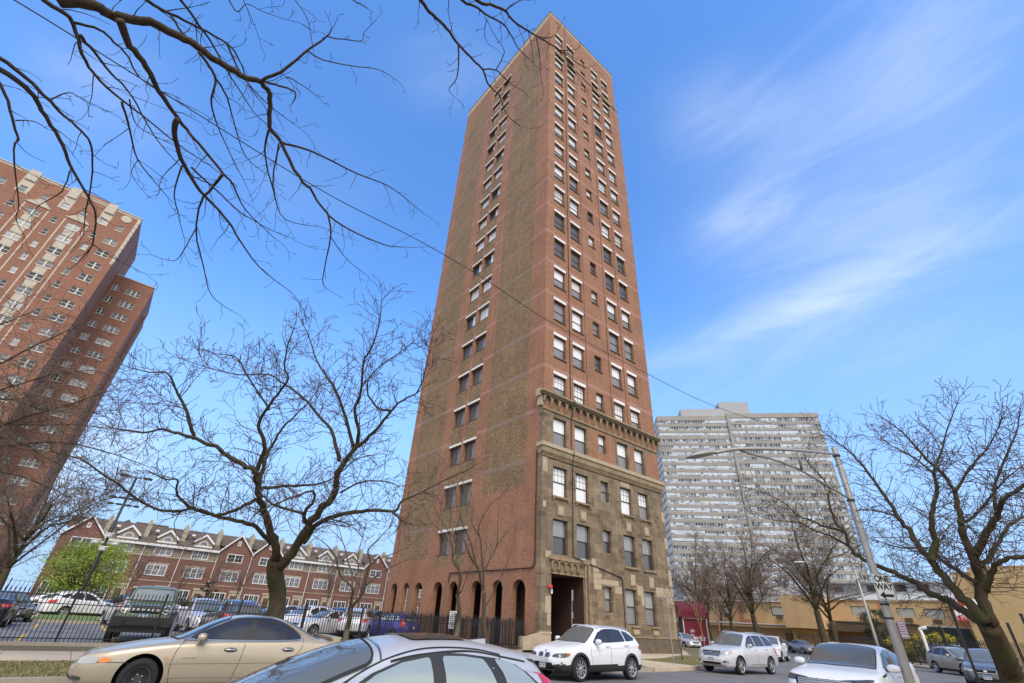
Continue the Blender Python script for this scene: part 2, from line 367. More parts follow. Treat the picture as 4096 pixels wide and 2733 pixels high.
# the street runs along x and bends away to the right beyond the tower
NW = [(-60, 14.9), (16, 14.9), (23, 15.3), (30, 16.6), (38, 20), (48, 27), (62, 40), (90, 70)]
SE = [(104, 58), (77, 32.4), (57.6, 14.6), (49.6, 7.4), (43, 4.9), (36, 4.3), (12, 4.3), (8, 3.6), (-60, 3.6)]
sheet('road', NW + SE, ROAD, asphalt)
def off(poly, d):
    out = []
    for i, p in enumerate(poly):
        a = Vector(poly[max(i - 1, 0)]); b = Vector(poly[min(i + 1, len(poly) - 1)]); t = (b - a).normalized()
        out.append((p[0] - t.y * d, p[1] + t.x * d))
    return out
sheet('kerb', NW + off(NW, .18)[::-1], .002, kerbm, -.155)
sheet('grass_verge', off(NW, .18) + off(NW, 3.6)[::-1], -.004, grassm, -.155)
sheet('pavement', off(NW, 3.6) + off(NW, 6.4)[::-1], 0, concrete, -.155)
mb = MB()
for k in range(62): mb.box(-40 + k * 1.5, -39.985 + k * 1.5, 18.55, 21.27, .001, .003) if k * 1.5 < 56 else None
tag(mb.build('pavement_joint_lines', mat('joint', (.12, .09, .06), .9)), kind='structure')
sheet('forecourt', [(-60, 21.3), (21.85, 21.3), (21.85, 23.35), (-60, 23.35)], -.006, dirtm, -.155)
sheet('tower_forecourt', [(21.85, 21.4), (36.5, 22.6), (36.5, 23.5), (21.85, 23.5)], -.002, concrete, -.155)
sheet('parking_lot', [(-80, 23.45), (21.8, 23.45), (21.8, 46), (60, 46), (60, 92), (-80, 92)], -.01, lotmat, -.155)
sheet('lot_kerb', [(-60, 23.3), (21.7, 23.3), (21.7, 23.45), (-60, 23.45)], .1, kerbm, -.155)
sheet('far_yard', [(-120, 92), (80, 92), (80, 140), (-120, 140)], .0, dirtm, -.155)
sheet('side_yard', [(36.6, 23), (41, 26), (47, 31), (60, 45), (60, 60), (36.6, 60)], .02, concrete, -.155)
# driveway apron across the verge in front of the tower portal
sheet('driveway_apron', [(21.2, 15.15), (24.6, 15.4), (25.6, 15.6), (25.4, 19.0), (22.2, 18.9)], .004, concrete, -.15)
sheet('far_kerb', SE[:6] + off(SE[:6], -.2)[::-1] if False else SE[:6] + [(p[0] + .14, p[1] - .14) for p in SE[:6]][::-1], .0, kerbm, -.155)
sheet('far_pavement', [(p[0] + .14, p[1] - .14) for p in SE[:6]] + [(p[0] + 3.4, p[1] - 3.2) for p in SE[:6]][::-1], -.004, concrete, -.155)
sheet('near_verge', [(-60, -6), (36, -6), (36, 4.12), (12, 4.12), (8, 3.42), (-60, 3.42)], -.02, grassm, -.155); sheet('near_kerb', [(-60, 3.42), (8, 3.42), (12, 4.12), (36, 4.12), (36, 4.3), (12, 4.3), (8, 3.6), (-60, 3.6)], .0, kerbm, -.155)
sheet('garden_bed', [(62, 10), (80, 24), (84, 27), (84, 5), (56, 5)], .06, dirtm, -.155)
# yellow stall lines of the lot
mb = MB()
ym = mat('yellow_line_paint', (.55, .36, .04), .8, var=.3, vscale=6)
for x in (-9.4, -6.6, -3.8, -1.0, 1.75, 4.5, 7.3, 10, 12.8, 15.6): mb.box(x - .06, x + .06, 24.5, 29.6, -.008, -.005)
for x in (-6.6, -3.8, -1.0, 1.75, 4.5, 7.3, 10, 12.8, 15.6): mb.box(x - .06, x + .06, 33.5, 38.6, -.008, -.005)
tag(mb.build('parking_line_markings', ym), kind='structure')
# grass island with a kerb in the lot
isl = [(-1.4, 40.5), (1.7, 40.5), (2.0, 41), (2.0, 56), (-1.7, 56), (-1.7, 41)]
sheet('island_kerb', isl, .14, kerbm, -.15)
sheet('island_grass', [(x * .86 if x < 0 else x * .86, y + .25 if y < 42 else y - .3) for x, y in isl], .17, mat('spring_grass', (.12, .19, .035), .9, var=.35, vscale=5), .0)

# ---------------------------------------------------------------- brick tower
TX0, TX1, TY0, TY1 = 21.9, 36.35, 23.56, 44.5
PITCH = 3.76
tower = thing('brick_tower', 'tall narrow red brick tower with a brown stone base and a side arcade', 'apartment tower', (TX0, TY0, 0), world=True)
W1 = [(22.97, 24.42), (25.3, 26.72)]; W3 = (28.12, 29.08); W4 = [(30.5, 31.95), (32.82, 34.22)]
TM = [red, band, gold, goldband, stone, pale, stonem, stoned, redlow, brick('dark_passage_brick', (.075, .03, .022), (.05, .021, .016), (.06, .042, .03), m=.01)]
fh = []; rows = [19.0 + PITCH * k for k in range(13)] + [67.75, 70.9, 74.2]
wins = []
for i, zt in enumerate(rows):
    h = 2.12 if i < 13 else 1.95
    zt2 = zt - .3
    for j, (a, b) in enumerate(W1 + W4):
        fh.append((a, b, zt2 - h, zt2)); wins.append(('s', i, j, a, b, zt2 - h, zt2))
    a, b = W3; zt3 = zt2 + .1; fh.append((a, b, zt3 - 1.5, zt3)); wins.append(('n', i, 4, a, b, zt3 - 1.5, zt3))
for (zt, h, i) in ((15.0, 2.2, -1), (11.2, 2.1, -2), (7.58, 2.2, -3)):
    for j, (a, b) in enumerate(W1 + W4):
        fh.append((a, b, zt - h, zt, .24, 4)); wins.append(('s', i, j, a, b, zt - h, zt))
    a, b = W3; fh.append((a, b, zt - 1.55, zt, .24, 4 if i < -1 else 0)); wins.append(('n', i, 4, a, b, zt - 1.55, zt))
for (a, b, z0, z1) in ((28.0, 28.85, 2.3, 3.85), (30.3, 31.6, 1.65, 3.87), (32.55, 33.85, 1.65, 3.87)):
    fh.append((a, b, z0, z1, .24, 4)); wins.append(('g', -4, 0, a, b, z0, z1))
PORT = (22.85, 25.85, 0.0, 4.2, 3.2, 9)
def bandz(z):
    for zt in rows[:14] + [15.25]:
        if zt + .02 < z < zt + .34: return True
    return False
def mfront(u, v):
    if v < 11.75: return 4
    if v < 12.7: return 5
    if v < 15.55 and (u < 22.97 or 24.42 < u < 25.3 and False or (30.2 < u < 30.5) or (34.22 < u < 34.45) or (26.72 < u < 26.95) or (24.42 < u < 24.65) or 31.95 < u < 32.1): return 4
    if 15.0 < v < 15.55: return 4 if (u < 27 or u > 30.2) else 0
    if v > 78.2: return 5
    return 1 if bandz(v) else 0
mb = MB()
vsb = [0, 11.75, 12.7, 15.0, 15.55, 78.2, 78.8] + [z + d for z in rows[:14] + [15.25] for d in (.02, .34)]
wall(mb, (0, TY0, 0), (1, 0, 0), (0, 0, 1), (0, -1, 0), [TX0, 24.65, 30.2, 35.85, TX1, 26.95, 24.65, 30.2, 34.45, 32.1, 27, 30.2], vsb, fh + [PORT] + [(35.85, TX1, 68.6, 78.8, .01)], .24, mfront, 8)
for h in fh[-3:]: pass
# left side: arcade, gold panels, window strips
ARCH = [(24.95, 26.3), (27.3, 28.5), (29.68, 31.0), (32.72, 33.98), (34.88, 36.25), (38.0, 39.25), (40.25, 41.4), (42.45, 43.6)]
SW = [(32.22, 34.1), (34.52, 36.42)]
lh = [(a, b, 0, 3.82, .42) for a, b in ARCH]; srows = [7.75 + 3.72 * k for k in range(17)] + [70.3, 74.0]
swins = []
for i, zt in enumerate(srows):
    for j, (a, b) in enumerate(SW):
        lh.append((a, b, zt - 1.95, zt - .22, .3)); swins.append((i, j, a, b, zt - 1.95, zt - .22))
SB = [15.25] + rows[:14]
def mleft(u, v):
    if u < 23.98 and v < 16.8:
        return 5 if 11.8 < v < 12.7 or 15.5 < v < 16.8 else 4
    bz = any(z + .02 < v < z + .34 for z in SB + [7.9, 11.5]) 
    if v > 77.4: return 5
    if v > 74.0: return 0
    if 25.45 < u < 30.65 and v > 9.9: return 3 if bz else 2
    if 38.0 < u < 43.0 and v > 5.6: return 3 if bz else 2
    if 32.22 < u < 36.42 and v > 4.9 and not 34.1 < u < 34.52: return 2
    if v > 12: return 1 if bz else 0
    return 8
wall(mb, (TX0, 0, 0), (0, 1, 0), (0, 0, 1), (-1, 0, 0), [TY0, TY1, 23.98, 25.45, 30.65, 38.0, 43.0, 34.1, 34.52], [0, 4.9, 5.6, 9.9, 12, 11.8, 12.7, 16.8, 15.5, 74.0, 77.4, 78.8] + [z + d for z in SB + [7.9, 11.5] for d in (.02, .34)], lh, .3, mleft, 8)
for a, b in ARCH: arch_fill(mb, (TX0, 0, 0), (0, 1, 0), (0, 0, 1), (-1, 0, 0), a, b, 3.82, .42, 8, 8)
# back and far side, roof
mb.face([(TX1, TY0, 0), (TX1, TY1, 0), (TX1, TY1, 68.6), (TX1, TY0, 68.6)], 0)
mb.face([(35.85, TY0, 68.6), (35.85, TY1, 68.6), (35.85, TY1, 78.8), (35.85, TY0, 78.8)], 0)
mb.face([(35.85, TY0, 68.6), (TX1, TY0, 68.6), (TX1, TY1, 68.6), (35.85, TY1, 68.6)], 5)
nh = [(22.9, 24.3, .6, 3.6, .4), (25.0, 26.4, .6, 3.6, .4)]
wall(mb, (0, TY1, 0), (1, 0, 0), (0, 0, 1), (0, 1, 0), [TX0, 35.85, TX1], [0, 68.6, 78.8], nh + [(35.85, TX1, 68.6, 78.8, .01)], .4, lambda u, v: 0, 0)
mb.face([(TX0, TY0, 78.0), (35.85, TY0, 78.0), (35.85, TY1, 78.0), (TX0, TY1, 78.0)], 7)
# inside of the arcade and the portal
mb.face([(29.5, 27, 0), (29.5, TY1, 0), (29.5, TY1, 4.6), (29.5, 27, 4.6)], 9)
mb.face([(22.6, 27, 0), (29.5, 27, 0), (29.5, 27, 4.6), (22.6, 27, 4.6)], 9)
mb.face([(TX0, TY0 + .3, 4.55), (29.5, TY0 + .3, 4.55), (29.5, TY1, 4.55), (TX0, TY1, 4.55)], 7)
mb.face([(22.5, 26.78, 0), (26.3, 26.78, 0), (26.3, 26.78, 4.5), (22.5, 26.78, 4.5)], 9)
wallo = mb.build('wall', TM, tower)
mb = MB()                                     # cornices, corbel arches, portal frieze
mb.box(TX0 - .22, TX1 + .2, TY0 - .26, TY0 - .003, 12.42, 12.7, 1); mb.box(TX0 - .16, TX1 + .14, TY0 - .18, TY0 - .004, 12.0, 12.42, 0)
mb.box(TX0 - .22, TX0 - .003, TY0 - .004, 24.0, 12.42, 12.7, 1); mb.box(TX0 - .14, TX0 - .004, TY0 - .004, 23.96, 11.9, 12.42, 0)
mb.box(TX0 - .1, TX1 + .1, TY0 - .1, TY0 - .005, 11.72, 11.82, 0)
k = TX0 - .05
while k < TX1: mb.box(k, k + .07, TY0 - .15, TY0 - .006, 11.83, 11.99, 0); k += .15
mb.box(TX0 - .4, TX1 + .3, TY0 - .42, TY0 - .003, 16.62, 16.8, 0); mb.box(TX0 - .32, TX1 + .22, TY0 - .33, TY0 - .004, 16.45, 16.62, 2)
mb.box(TX0 - .4, TX0 - .003, TY0 - .002, 24.05, 16.35, 16.95, 1); mb.box(TX0 - .25, TX0 - .004, TY0 - .003, 24.0, 15.6, 16.35, 1)
ap = 18; du = (TX1 - TX0 + .2) / ap
for i in range(ap):
    a = TX0 - .1 + i * du
    o_ = (0, TY0 - .22, 0)
    arch_fill(mb, o_, (1, 0, 0), (0, 0, 1), (0, -1, 0), a + .1, a + du - .1, 16.4, .2, 0, 2, 8)
    mb.face([(a + .1, TY0 - .22, 16.4), (a + du - .1, TY0 - .22, 16.4), (a + du - .1, TY0 - .22, 16.46), (a + .1, TY0 - .22, 16.46)], 0)
    mb.box(a + .1 - .1, a + .1, TY0 - .22, TY0 - .007, 15.95, 16.45, 0); mb.box(a + du - .1, a + du - .001, TY0 - .22, TY0 - .007, 15.95, 16.45, 0)
    mb.prism([(TY0 - .21, 15.95), (TY0 - .02, 15.95), (TY0 - .02, 15.5), (TY0 - .12, 15.7)], a + du - .12, a + du + .1, 'x', 0)
mb.box(TX0 - .08, TX1 + .1, TY0 - .08, TY0 - .008, 15.35, 15.5, 0)
# portal surround and blind arches
mb.box(22.6, 26.35, TY0 - .16, TY0 - .003, 5.02, 5.2, 0)
mb.box(25.95, 26.3, TY0 - .1, TY0 - .003, 0.95, 5.02, 0); mb.box(26.12, 26.2, TY0 - .17, TY0 - .1, .95, 5.02, 2)
for i in range(5):
    a = 22.85 + i * .6
    arch_fill(mb, (0, TY0 - .1, 0), (1, 0, 0), (0, 0, 1), (0, -1, 0), a + .05, a + .55, 4.94, .09, 0, 2, 8)
    mb.box(a - .05, a + .05, TY0 - .14, TY0 - .004, 4.45, 4.94, 0); mb.lathe([(.03, 0), (.075, .06), (.07, .14), (.02, .2)], 8, 2, Matrix.Translation((a, TY0 - .13, 4.3)))
    mb.face([(a + .05, TY0 - .1, 4.94), (a + .55, TY0 - .1, 4.94), (a + .55, TY0 - .1, 5.02), (a + .05, TY0 - .1, 5.02)], 0)
mb.box(22.8, 25.9, TY0 - .08, TY0 - .005, 4.2, 4.3, 0)
# base courses and pier foot
mb.box(26.4, TX1 + .12, TY0 - .1, TY0 - .003, 0, .9, 2); mb.box(26.4, TX1 + .15, TY0 - .14, TY0 - .003, .9, 1.0, 0)
mb.box(TX0 - .12, 22.72, TY0 - .14, TY0 - .003, 0, .92, 1); mb.box(TX0 - .14, 22.74, TY0 - .17, TY0 - .003, .92, 1.02, 1)
mb.box(TX0 - .12, TX0 - .003, TY0, 24.0, 0, .9, 2)
for zt in (12.7 - 3.75 - .02,):               # framed panels between the stone storeys
    pass
for (a, b) in W1 + W4:
    c = (a + b) / 2
    for z0, z1 in ((7.85, 8.6),):
        mb.box(c - .36, c + .36, TY0 - .05, TY0 - .004, z0, z1, 0); mb.box(c - .24, c + .24, TY0 - .055, TY0 - .03, z0 + .12, z1 - .12, 1)
    mb.box(a - .12, b + .12, TY0 - .14, TY0 - .003, 8.98, 9.1, 0); mb.box(a - .06, a + .06, TY0 - .11, TY0 - .004, 8.83, 8.98, 0); mb.box(b - .06, b + .06, TY0 - .11, TY0 - .004, 8.83, 8.98, 0)
for (a, b) in W4:
    c = (a + b) / 2
    mb.box(a - .12, b + .12, TY0 - .14, TY0 - .003, 5.22, 5.36, 0); mb.box(c - .36, c + .36, TY0 - .05, TY0 - .004, 4.1, 4.95, 0); mb.box(c - .24, c + .24, TY0 - .055, TY0 - .03, 4.2, 4.85, 1)
    mb.box(c - .5, c + .5, TY0 - .12, TY0 - .003, 1.5, 1.62, 0); mb.box(c - .4, c + .4, TY0 - .05, TY0 - .004, 1.05, 1.45, 0); mb.box(c - .28, c + .28, TY0 - .055, TY0 - .03, 1.15, 1.36, 1)
# small stone ledges near the top
mb.box(26.9, TX1 + .1, TY0 - .12, TY0 - .003, 69.05, 69.25, 1)
for (a, b) in W1 + W4: mb.box(a - .05, b + .05, TY0 - .3, TY0 - .004, 68.0, 68.6, 2); [mb.box(a + .1 + t * .3, a + .2 + t * .3, TY0 - .36, TY0 - .3, 67.9, 68.5, 1) for t in range(5)]
mb.build('cornice', [stonem, pale, stoned], tower)
mb = MB()                                     # pale replacement blocks in the ashlar
rr = random.Random(3)
for (a, b, z0, z1) in ((26.9, 27.75, 4.3, 4.62), (26.9, 29.6, 3.95, 4.28), (29.15, 29.9, 3.5, 3.93), (26.9, 27.7, 3.62, 3.93), (31.75, 32.4, 3.55, 4.2), (34.05, 36.32, 3.6, 4.25), (35.2, 36.34, 3.2, 3.58), (32.1, 32.45, 2.9, 3.55), (22.35, 22.8, 2.0, 2.9), (22.5, 22.8, 1.35, 1.98), (22.3, 22.8, 5.1, 5.5), (22.95, 23.6, 5.05, 5.25), (26.75, 27.2, 5.0, 5.5), (26.9, 27.5, 4.65, 4.95),
                       (35.9, 36.34, 4.4, 5.6), (36.0, 36.33, 5.9, 6.6), (35.95, 36.34, 2.0, 3.1), (30.6, 31.7, 11.28, 11.6), (21.92, 22.4, 10.6, 11.7), (35.9, 36.34, 9.3, 10.1), (35.9, 36.34, 7.2, 8.0), (22.0, 22.3, 8.2, 8.6)):
    x = a
    while x < b - .02:
        x2 = min(b, x + rr.uniform(.35, .6)); mb.box(x + .004, x2 - .004, TY0 - .012, TY0 - .001, z0, z1); x = x2
mb.build('pale_stone_blocks', pale, tower)
mb = MB(); mb.box(TX0 - .06, 35.9, TY0 - .06, TY0 + .4, 78.8, 78.92); mb.box(TX0 - .06, TX0 + .4, TY0 + .4, TY1, 78.8, 78.92); mb.box(35.5, 35.9, TY0 + .4, TY1, 78.8, 78.92); mb.box(TX0, 35.9, TY1 - .4, TY1 + .04, 78.78, 78.91)
mb.build('parapet_coping', stonem, tower)
mb = MB()                                     # black conduits clipped to the fronts
cy = TY0 - .04
mb.tube([(24.86, cy, 78.7), (24.86, cy, 17.0), (24.95, cy - .42, 16.8), (24.9, cy - .4, 16.4), (24.86, cy - .05, 15.3), (24.86, cy, 12.9), (24.9, cy - .25, 12.6), (24.86, cy - .1, 11.7), (24.86, cy, 5.4), (25.6, cy, 5.25), (29.9, cy, 4.55), (30.0, cy, 4.4), (30.0, cy, 1.2)], .035, 5)
mb.tube([(21.83, TY0 + .55, 12.2), (21.83, TY0 + .5, 4.7), (21.83, TY0 + .75, 4.45), (21.83, 33.9, 4.4), (21.83, 34.0, 3.7)], .04, 5)
mb.tube([(30.12, cy + .02, 66), (30.12, cy + .02, 17.0)], .02, 4); mb.tube([(32.3, cy + .02, 66), (32.3, cy + .02, 17.0)], .015, 4); mb.tube([(26.98, cy + .02, 66), (26.98, cy + .02, 17.0)], .015, 4)
mb.build('conduit', mat('black_conduit', (.02, .016, .014), .6), tower)

def frame_mb(w, h, muntin=None, style='s'):
    f = MB(); t = .07
    f.box(0, t, 0, .09, 0, h); f.box(w - t, w, 0, .09, 0, h); f.box(t, w - t, 0, .09, 0, t); f.box(t, w - t, 0, .09, h - t, h)
    if style != 'v': f.box(t, w - t, .015, .08, h / 2 - .04, h / 2 + .04)
    return f
CACHE = {}
blind2 = mat('cream_blind_pane', (.66, .64, .60), .3, coat=.5); blind3 = mat('dull_blind_pane', (.46, .47, .50), .2, coat=.6)
def tower_window(kind, w, h, types, P, axis, parent, name, lint=True, sill=True):
    """frame > upper_pane, lower_pane, muntins, lintel, sill; P is the lower left outside corner of the opening"""
    key = (kind, round(w, 2), round(h, 2))
    rz = 0 if axis == 'y' else -PI / 2
    if key not in CACHE: CACHE[key] = frame_mb(w, h, style='s' if kind != 'side' else 'v').mesh('window_frame', wframe)
    o = link(name, CACHE[key], parent); o.matrix_parent_inverse = Matrix.Translation(-Vector(parent['_w'])); o.location = P; o.rotation_euler = (0, 0, rz)
    def sub(nm, key2, fn, m):
        k2 = (nm, key2, m.name)
        if k2 not in CACHE: q = MB(); fn(q); CACHE[k2] = q.mesh(nm, m)
        link(nm, CACHE[k2], o)
    sz = (round(w, 2), round(h, 2))
    if kind == 'side':
        sub('pane', sz + ('a',), lambda q: q.box(.06, w * .5 - .015, .03, .05, .06, h - .06), types[0])
        sub('pane', sz + ('b',), lambda q: q.box(w * .5 + .015, w - .06, .045, .065, .06, h - .06), types[1])
    else:
        sub('upper_pane', sz, lambda q: q.box(.06, w - .06, .03, .05, h / 2 + .02, h - .06), types[0])
        sub('lower_pane', sz, lambda q: q.box(.06, w - .06, .05, .07, .06, h / 2 - .02), types[1])
        for half, flag in ((1, types[2]), (0, types[3])):
            if flag:
                def mun(q, half=half):
                    z0 = h / 2 * half + .04; z1 = z0 + h / 2 - .08; nxx = 3 if w > 1.1 else 2
                    for i in range(1, nxx + 1): x = w * i / (nxx + 1); q.box(x - .014, x + .014, .018, .028, z0, z1)
                    q.box(.07, w - .07, .016, .03, (z0 + z1) / 2 - .014, (z0 + z1) / 2 + .014)
                sub('muntins', sz + (half,), mun, sillm if types[half * -1 + 1] in (blind, blind2) else mat('grey_muntin', (.3, .28, .25), .6))
    if lint: sub('lintel', sz, lambda q: q.box(-.05, w + .05, -.27, -.02 - .2, h + .0, h + .27) if kind != 'side' else q.box(-.03, w + .03, -.35, -.26, h, h + .2), lintelm)
    if sill: sub('sill', sz, lambda q: q.box(-.04, w + .04, -.3, .0, -.09, -.002), sillm)
    return o
PAT = {0: 'Gg GW Wg GG Gg', 1: 'Wg Wg ss Wg Wg', 2: 'gg WW gg gg gg', 3: 'Wg Wg Wg Wg Wg', 4: 'ss ss ss ss ss', 5: 'ss ss WW ss ss', 6: 'GW GW ss GW GG', 7: 'Wg gs Wg gg Wg', 8: 'Wg Wg Wg GW Wg', -1: 'Wg Wg Wg Wg Wg', -2: 'GW GW gg GW Gg', -3: 'gs gs gs gs GG'}
PAT[0] = 'Gg GG Wg GG Gg'; CM = {'W': blind, 'G': blind, 'g': screen2, 's': screen}
order = {0: 0, 1: 1, 2: 3, 3: 4, 4: 2}
for kind, i, j, a, b, z0, z1 in wins:
    w_, h_ = b - a, z1 - z0
    if i in PAT: t = PAT[i].split()[order[j]]
    else: t = rnd.choice(['Wg', 'Wg', 'Wg', 'Wg', 'Wg', 'ss', 'Gg', 'WW', 'GW'])
    if kind == 'g': t = 'gs'
    bl = rnd.choice([blind, blind, blind, blind, blind2, blind3]) if i > 1 else blind
    types = (bl if t[0] in 'WG' else CM[t[0]], bl if t[1] in 'WG' else CM[t[1]], t[0] == 'G', t[1] == 'G')
    low = i < 0
    if i == -3: types = (mat('reflecting_pane', (.22, .23, .24), .12, spec=.8, coat=.6), glass, j == 3, False)
    if kind == 'g': types = (mat('grey_blind_pane', (.33, .34, .34), .4, coat=.3), screen2, False, False)  # ground floor blinds in a darker grey
    tower_window(kind, w_, h_, types, (a, TY0 + .22 if not low else TY0 + .23, z0), 'y', tower, {'s': 'sash_window', 'n': 'narrow_window', 'g': 'ground_floor_window'}[kind], lint=(not low and kind == 's'), sill=not low)
rs = random.Random(11)
for i, j, a, b, z0, z1 in swins:
    t = rs.choice([(blind, blind), (blind, blind), (screen, blind), (blind2, blind), (glass, blind)]) if i > 5 else (screen, screen2)
    tower_window('side', b - a, z1 - z0, t, (TX0 + .28, b, z0), 'x', tower, 'side_window', sill=True)
# barred gate inside the portal, camera and red alarm bell
mb = MB()
for k in range(14): mb.box(24.3 + k * .1, 24.32 + k * .1, 26.0, 26.02, 0, 2.1)
mb.box(24.3, 25.65, 25.99, 26.03, 2.0, 2.05); mb.box(24.3, 25.65, 25.99, 26.03, .2, .25); mb.build('portal_gate', black, tower)
mb = MB(); mb.lathe([(.05, 0), (.13, .02), (.14, .05), (.1, .1), (.03, .12)], 16, 0, Matrix.Translation((22.62, TY0 - .16, 3.42)) @ Matrix.Rotation(R(90), 4, 'X')); mb.box(22.57, 22.67, TY0 - .17, TY0 - .001, 3.36, 3.48)
al = thing('alarm_bell', 'round red alarm bell on the stone corner beside the dark portal', 'alarm bell', (22.62, TY0, 3.4), world=True)
mb.build('bell', mat('red_enamel', (.65, .02, .03), .3, coat=.5), al); mb = MB(); mb.box(22.72, 22.86, TY0 - .12, TY0 - .09, 3.05, 3.3); mb.build('tag_plate', white, al)
mb = MB(); mb.tube([(25.55, TY0 - .02, 5.32), (25.55, TY0 - .3, 5.3)], .025, 6); mb.box(25.35, 25.72, TY0 - .38, TY0 - .26, 5.22, 5.34)
tag(mb.build('security_camera', mat('grey_plastic', (.4, .38, .34), .5)), 'small grey security camera on a bracket under the second sash window above the portal', 'camera')
# ---------------------------------------------------------------- left brick tower
LY = 105; LX1 = -18.67; LX0 = -46
lbrick = brick('orange_brick', (.33, .145, .09), (.27, .105, .065), (.30, .18, .13), dirt=.15, grain=.12, dscale=.2)
lcream = mat('cream_terracotta', (.52, .46, .37), .8, var=.12, vscale=1)
lt = thing('brick_highrise', 'wide orange brick high-rise with cream panels at the left edge', 'apartment building', (LX1, LY, 0), world=True)
lp = 3.068
mb = MB()
holes = []; wl = []
zs = [67.0 - .9] + [62.4 - lp * k for k in range(18)]
COLS = [(-21.85, -19.9, 2), (-24.1, -23.25, 1), (-27.75, -25.75, 3), (-30.0, -29.2, 1), (-33.6, -31.6, 3), (-36.2, -35.3, 1), (-39.6, -37.6, 2), (-43, -41.2, 2)]
for k, zt in enumerate(zs):
    for (a, b, ty) in COLS:
        if k == 0: a, b = (a + b) / 2 - .5, (a + b) / 2 + .5; t2 = 1
        else: t2 = ty
        holes.append((a, b, zt - 1.45, zt)); wl.append((a, b, zt - 1.45, zt, t2))
def ml(u, v):
    for (a, b, ty) in COLS:
        if ty == 3 and a + .25 < u < b - .25 and v < 62.4 and v > 8: return 1
        if ty == 1 and v > 64.6 and a - .45 < u < b + .45 and v < 69: return 1
        if ty == 3 and (a - .75 < u < a - .55 or b + .55 < u < b + .75) and v < 63: return 1
    if u > LX1 - .5 and v > 57: return 1
    if v > 69.0: return 1
    return 0
br = [LX0, LX1, LX1 - .5]
for (a, b, ty) in COLS:
    br += [a - .75, a - .55, b + .55, b + .75, a + .25, b - .25, a - .3, b + .3, a - .45, b + .45]
wall(mb, (0, LY, 0), (1, 0, 0), (0, 0, 1), (0, -1, 0), [u for u in br if LX0 <= u <= LX1], [0, 57, 62.4, 63, 64.6, 66.2, 69.0, 69.4, 8], holes, .22, ml, 0)
mb.face([(LX1, LY, 0), (LX1, 114.3, 0), (LX1, 114.3, 69.4), (LX1, LY, 69.4)], 0); mb.face([(LX0, LY, 69.2), (LX1, LY, 69.2), (LX1, 122, 69.2), (LX0, 122, 69.2)], 1); mb.face([(LX0, LY, 0), (LX0, 122, 0), (LX0, 122, 69.4), (LX0, LY, 69.4)], 0)
mb.face([(LX1, 114, 55), (LX1, 122, 55), (LX1, 122, 69.4), (LX1, 114, 69.4)], 0)
for (xa, xb, z0) in ((-18.9, -18.55, 57.5),):
    for t in range(10): mb.box(LX1 - .35, LX1 + .05, LY - .06, LY - .004, 57.5 + t * 1.15, 58.1 + t * 1.15, 1)
# wing behind
wy = 114.3; wx = -11.85; wt = 60.0; wh = []
for k in range(19):
    zt = 57.9 - lp * k
    for (a, b, ty) in ((-18.3, -17.1, 2), (-15.9, -13.4, 4)):
        wh.append((a, b, zt - 1.35, zt)); wl.append((a, b, zt - 1.35, zt, ty, wy))
wall(mb, (0, wy, 0), (1, 0, 0), (0, 0, 1), (0, -1, 0), [LX1, wx], [0, wt], wh, .2, lambda u, v: 0, 0)
mb.face([(wx, wy, 0), (wx, 128, 0), (wx, 128, wt), (wx, wy, wt)], 0); mb.face([(LX1, wy, wt), (wx, wy, wt), (wx, 128, wt), (LX1, 128, wt)], 1)
mb.box(wx - .02, wx + .5, wy + 6, wy + 12, 0, 55.5, 0)
mb.build('wall', [lbrick, lcream], lt)
mb = MB(); mb.box(-30.7, -24.2, 107.5, 115, 69.3, 71.9); mb.build('penthouse', lbrick, lt)
mb = MB(); mb.box(LX0, LX1 + .1, LY - .12, LY + .3, 69.4, 69.6); mb.box(LX1, wx + .1, wy - .1, wy + .2, wt, wt + .25)
for cx in (-20.8, -41): mb.lathe([(.85, 0), (.85, .1), (.6, .14), (.2, .14)], 20, 0, Matrix.Translation((cx, LY - .003, 67.9)) @ Matrix.Rotation(R(90), 4, 'X'))
for (a, b, ty) in COLS:
    if ty == 3: mb.prism([(a - .9, 63.2), (b + .9, 63.2), ((a + b) / 2 + .5, 64.4), ((a + b) / 2 - .5, 64.4)], LY - .15, LY - .004, 'y')
    if ty == 1:
        for z in (69.4,): mb.box(a - .3, b + .3, LY - .25, LY - .003, 67.6, 70.1)
mb.build('cream_trim', lcream, lt)
wh_frame = mat('cream_frame', (.66, .62, .54), .6)
wl.sort(key=lambda t: -t[3])
stuffm = MB(); stuffg = MB(); cnt = 0
def apt_window(f, g, a, b, z0, z1, y, n, depth=.16):
    t = .1
    f.box(a, b, y + depth - .08, y + depth, z0, z0 + t); f.box(a, b, y + depth - .08, y + depth, z1 - t, z1)
    for i in range(n + 1):
        x = a + (b - a) * i / n; tt = .11 if 0 < i < n else .06
        f.box(max(a, x - tt), min(b, x + tt), y + depth - .09, y + depth - .001, z0 + t, z1 - t)
    f.box(a, b, y + depth - .07, y + depth - .002, (z0 + z1) / 2 - .04, (z0 + z1) / 2 + .04)
    f.box(a - .08, b + .08, y - .08, y + .1, z0 - .12, z0 - .001)
    g.face([(a, y + depth, z0), (b, y + depth, z0), (b, y + depth, z1), (a, y + depth, z1)])
panes = [mat('pane_dark', (.03, .033, .035), .08, spec=.8), mat('pane_curtain', (.42, .42, .43), .3, coat=.4), mat('pane_mid', (.16, .165, .18), .15, coat=.4)]
rw = random.Random(5)
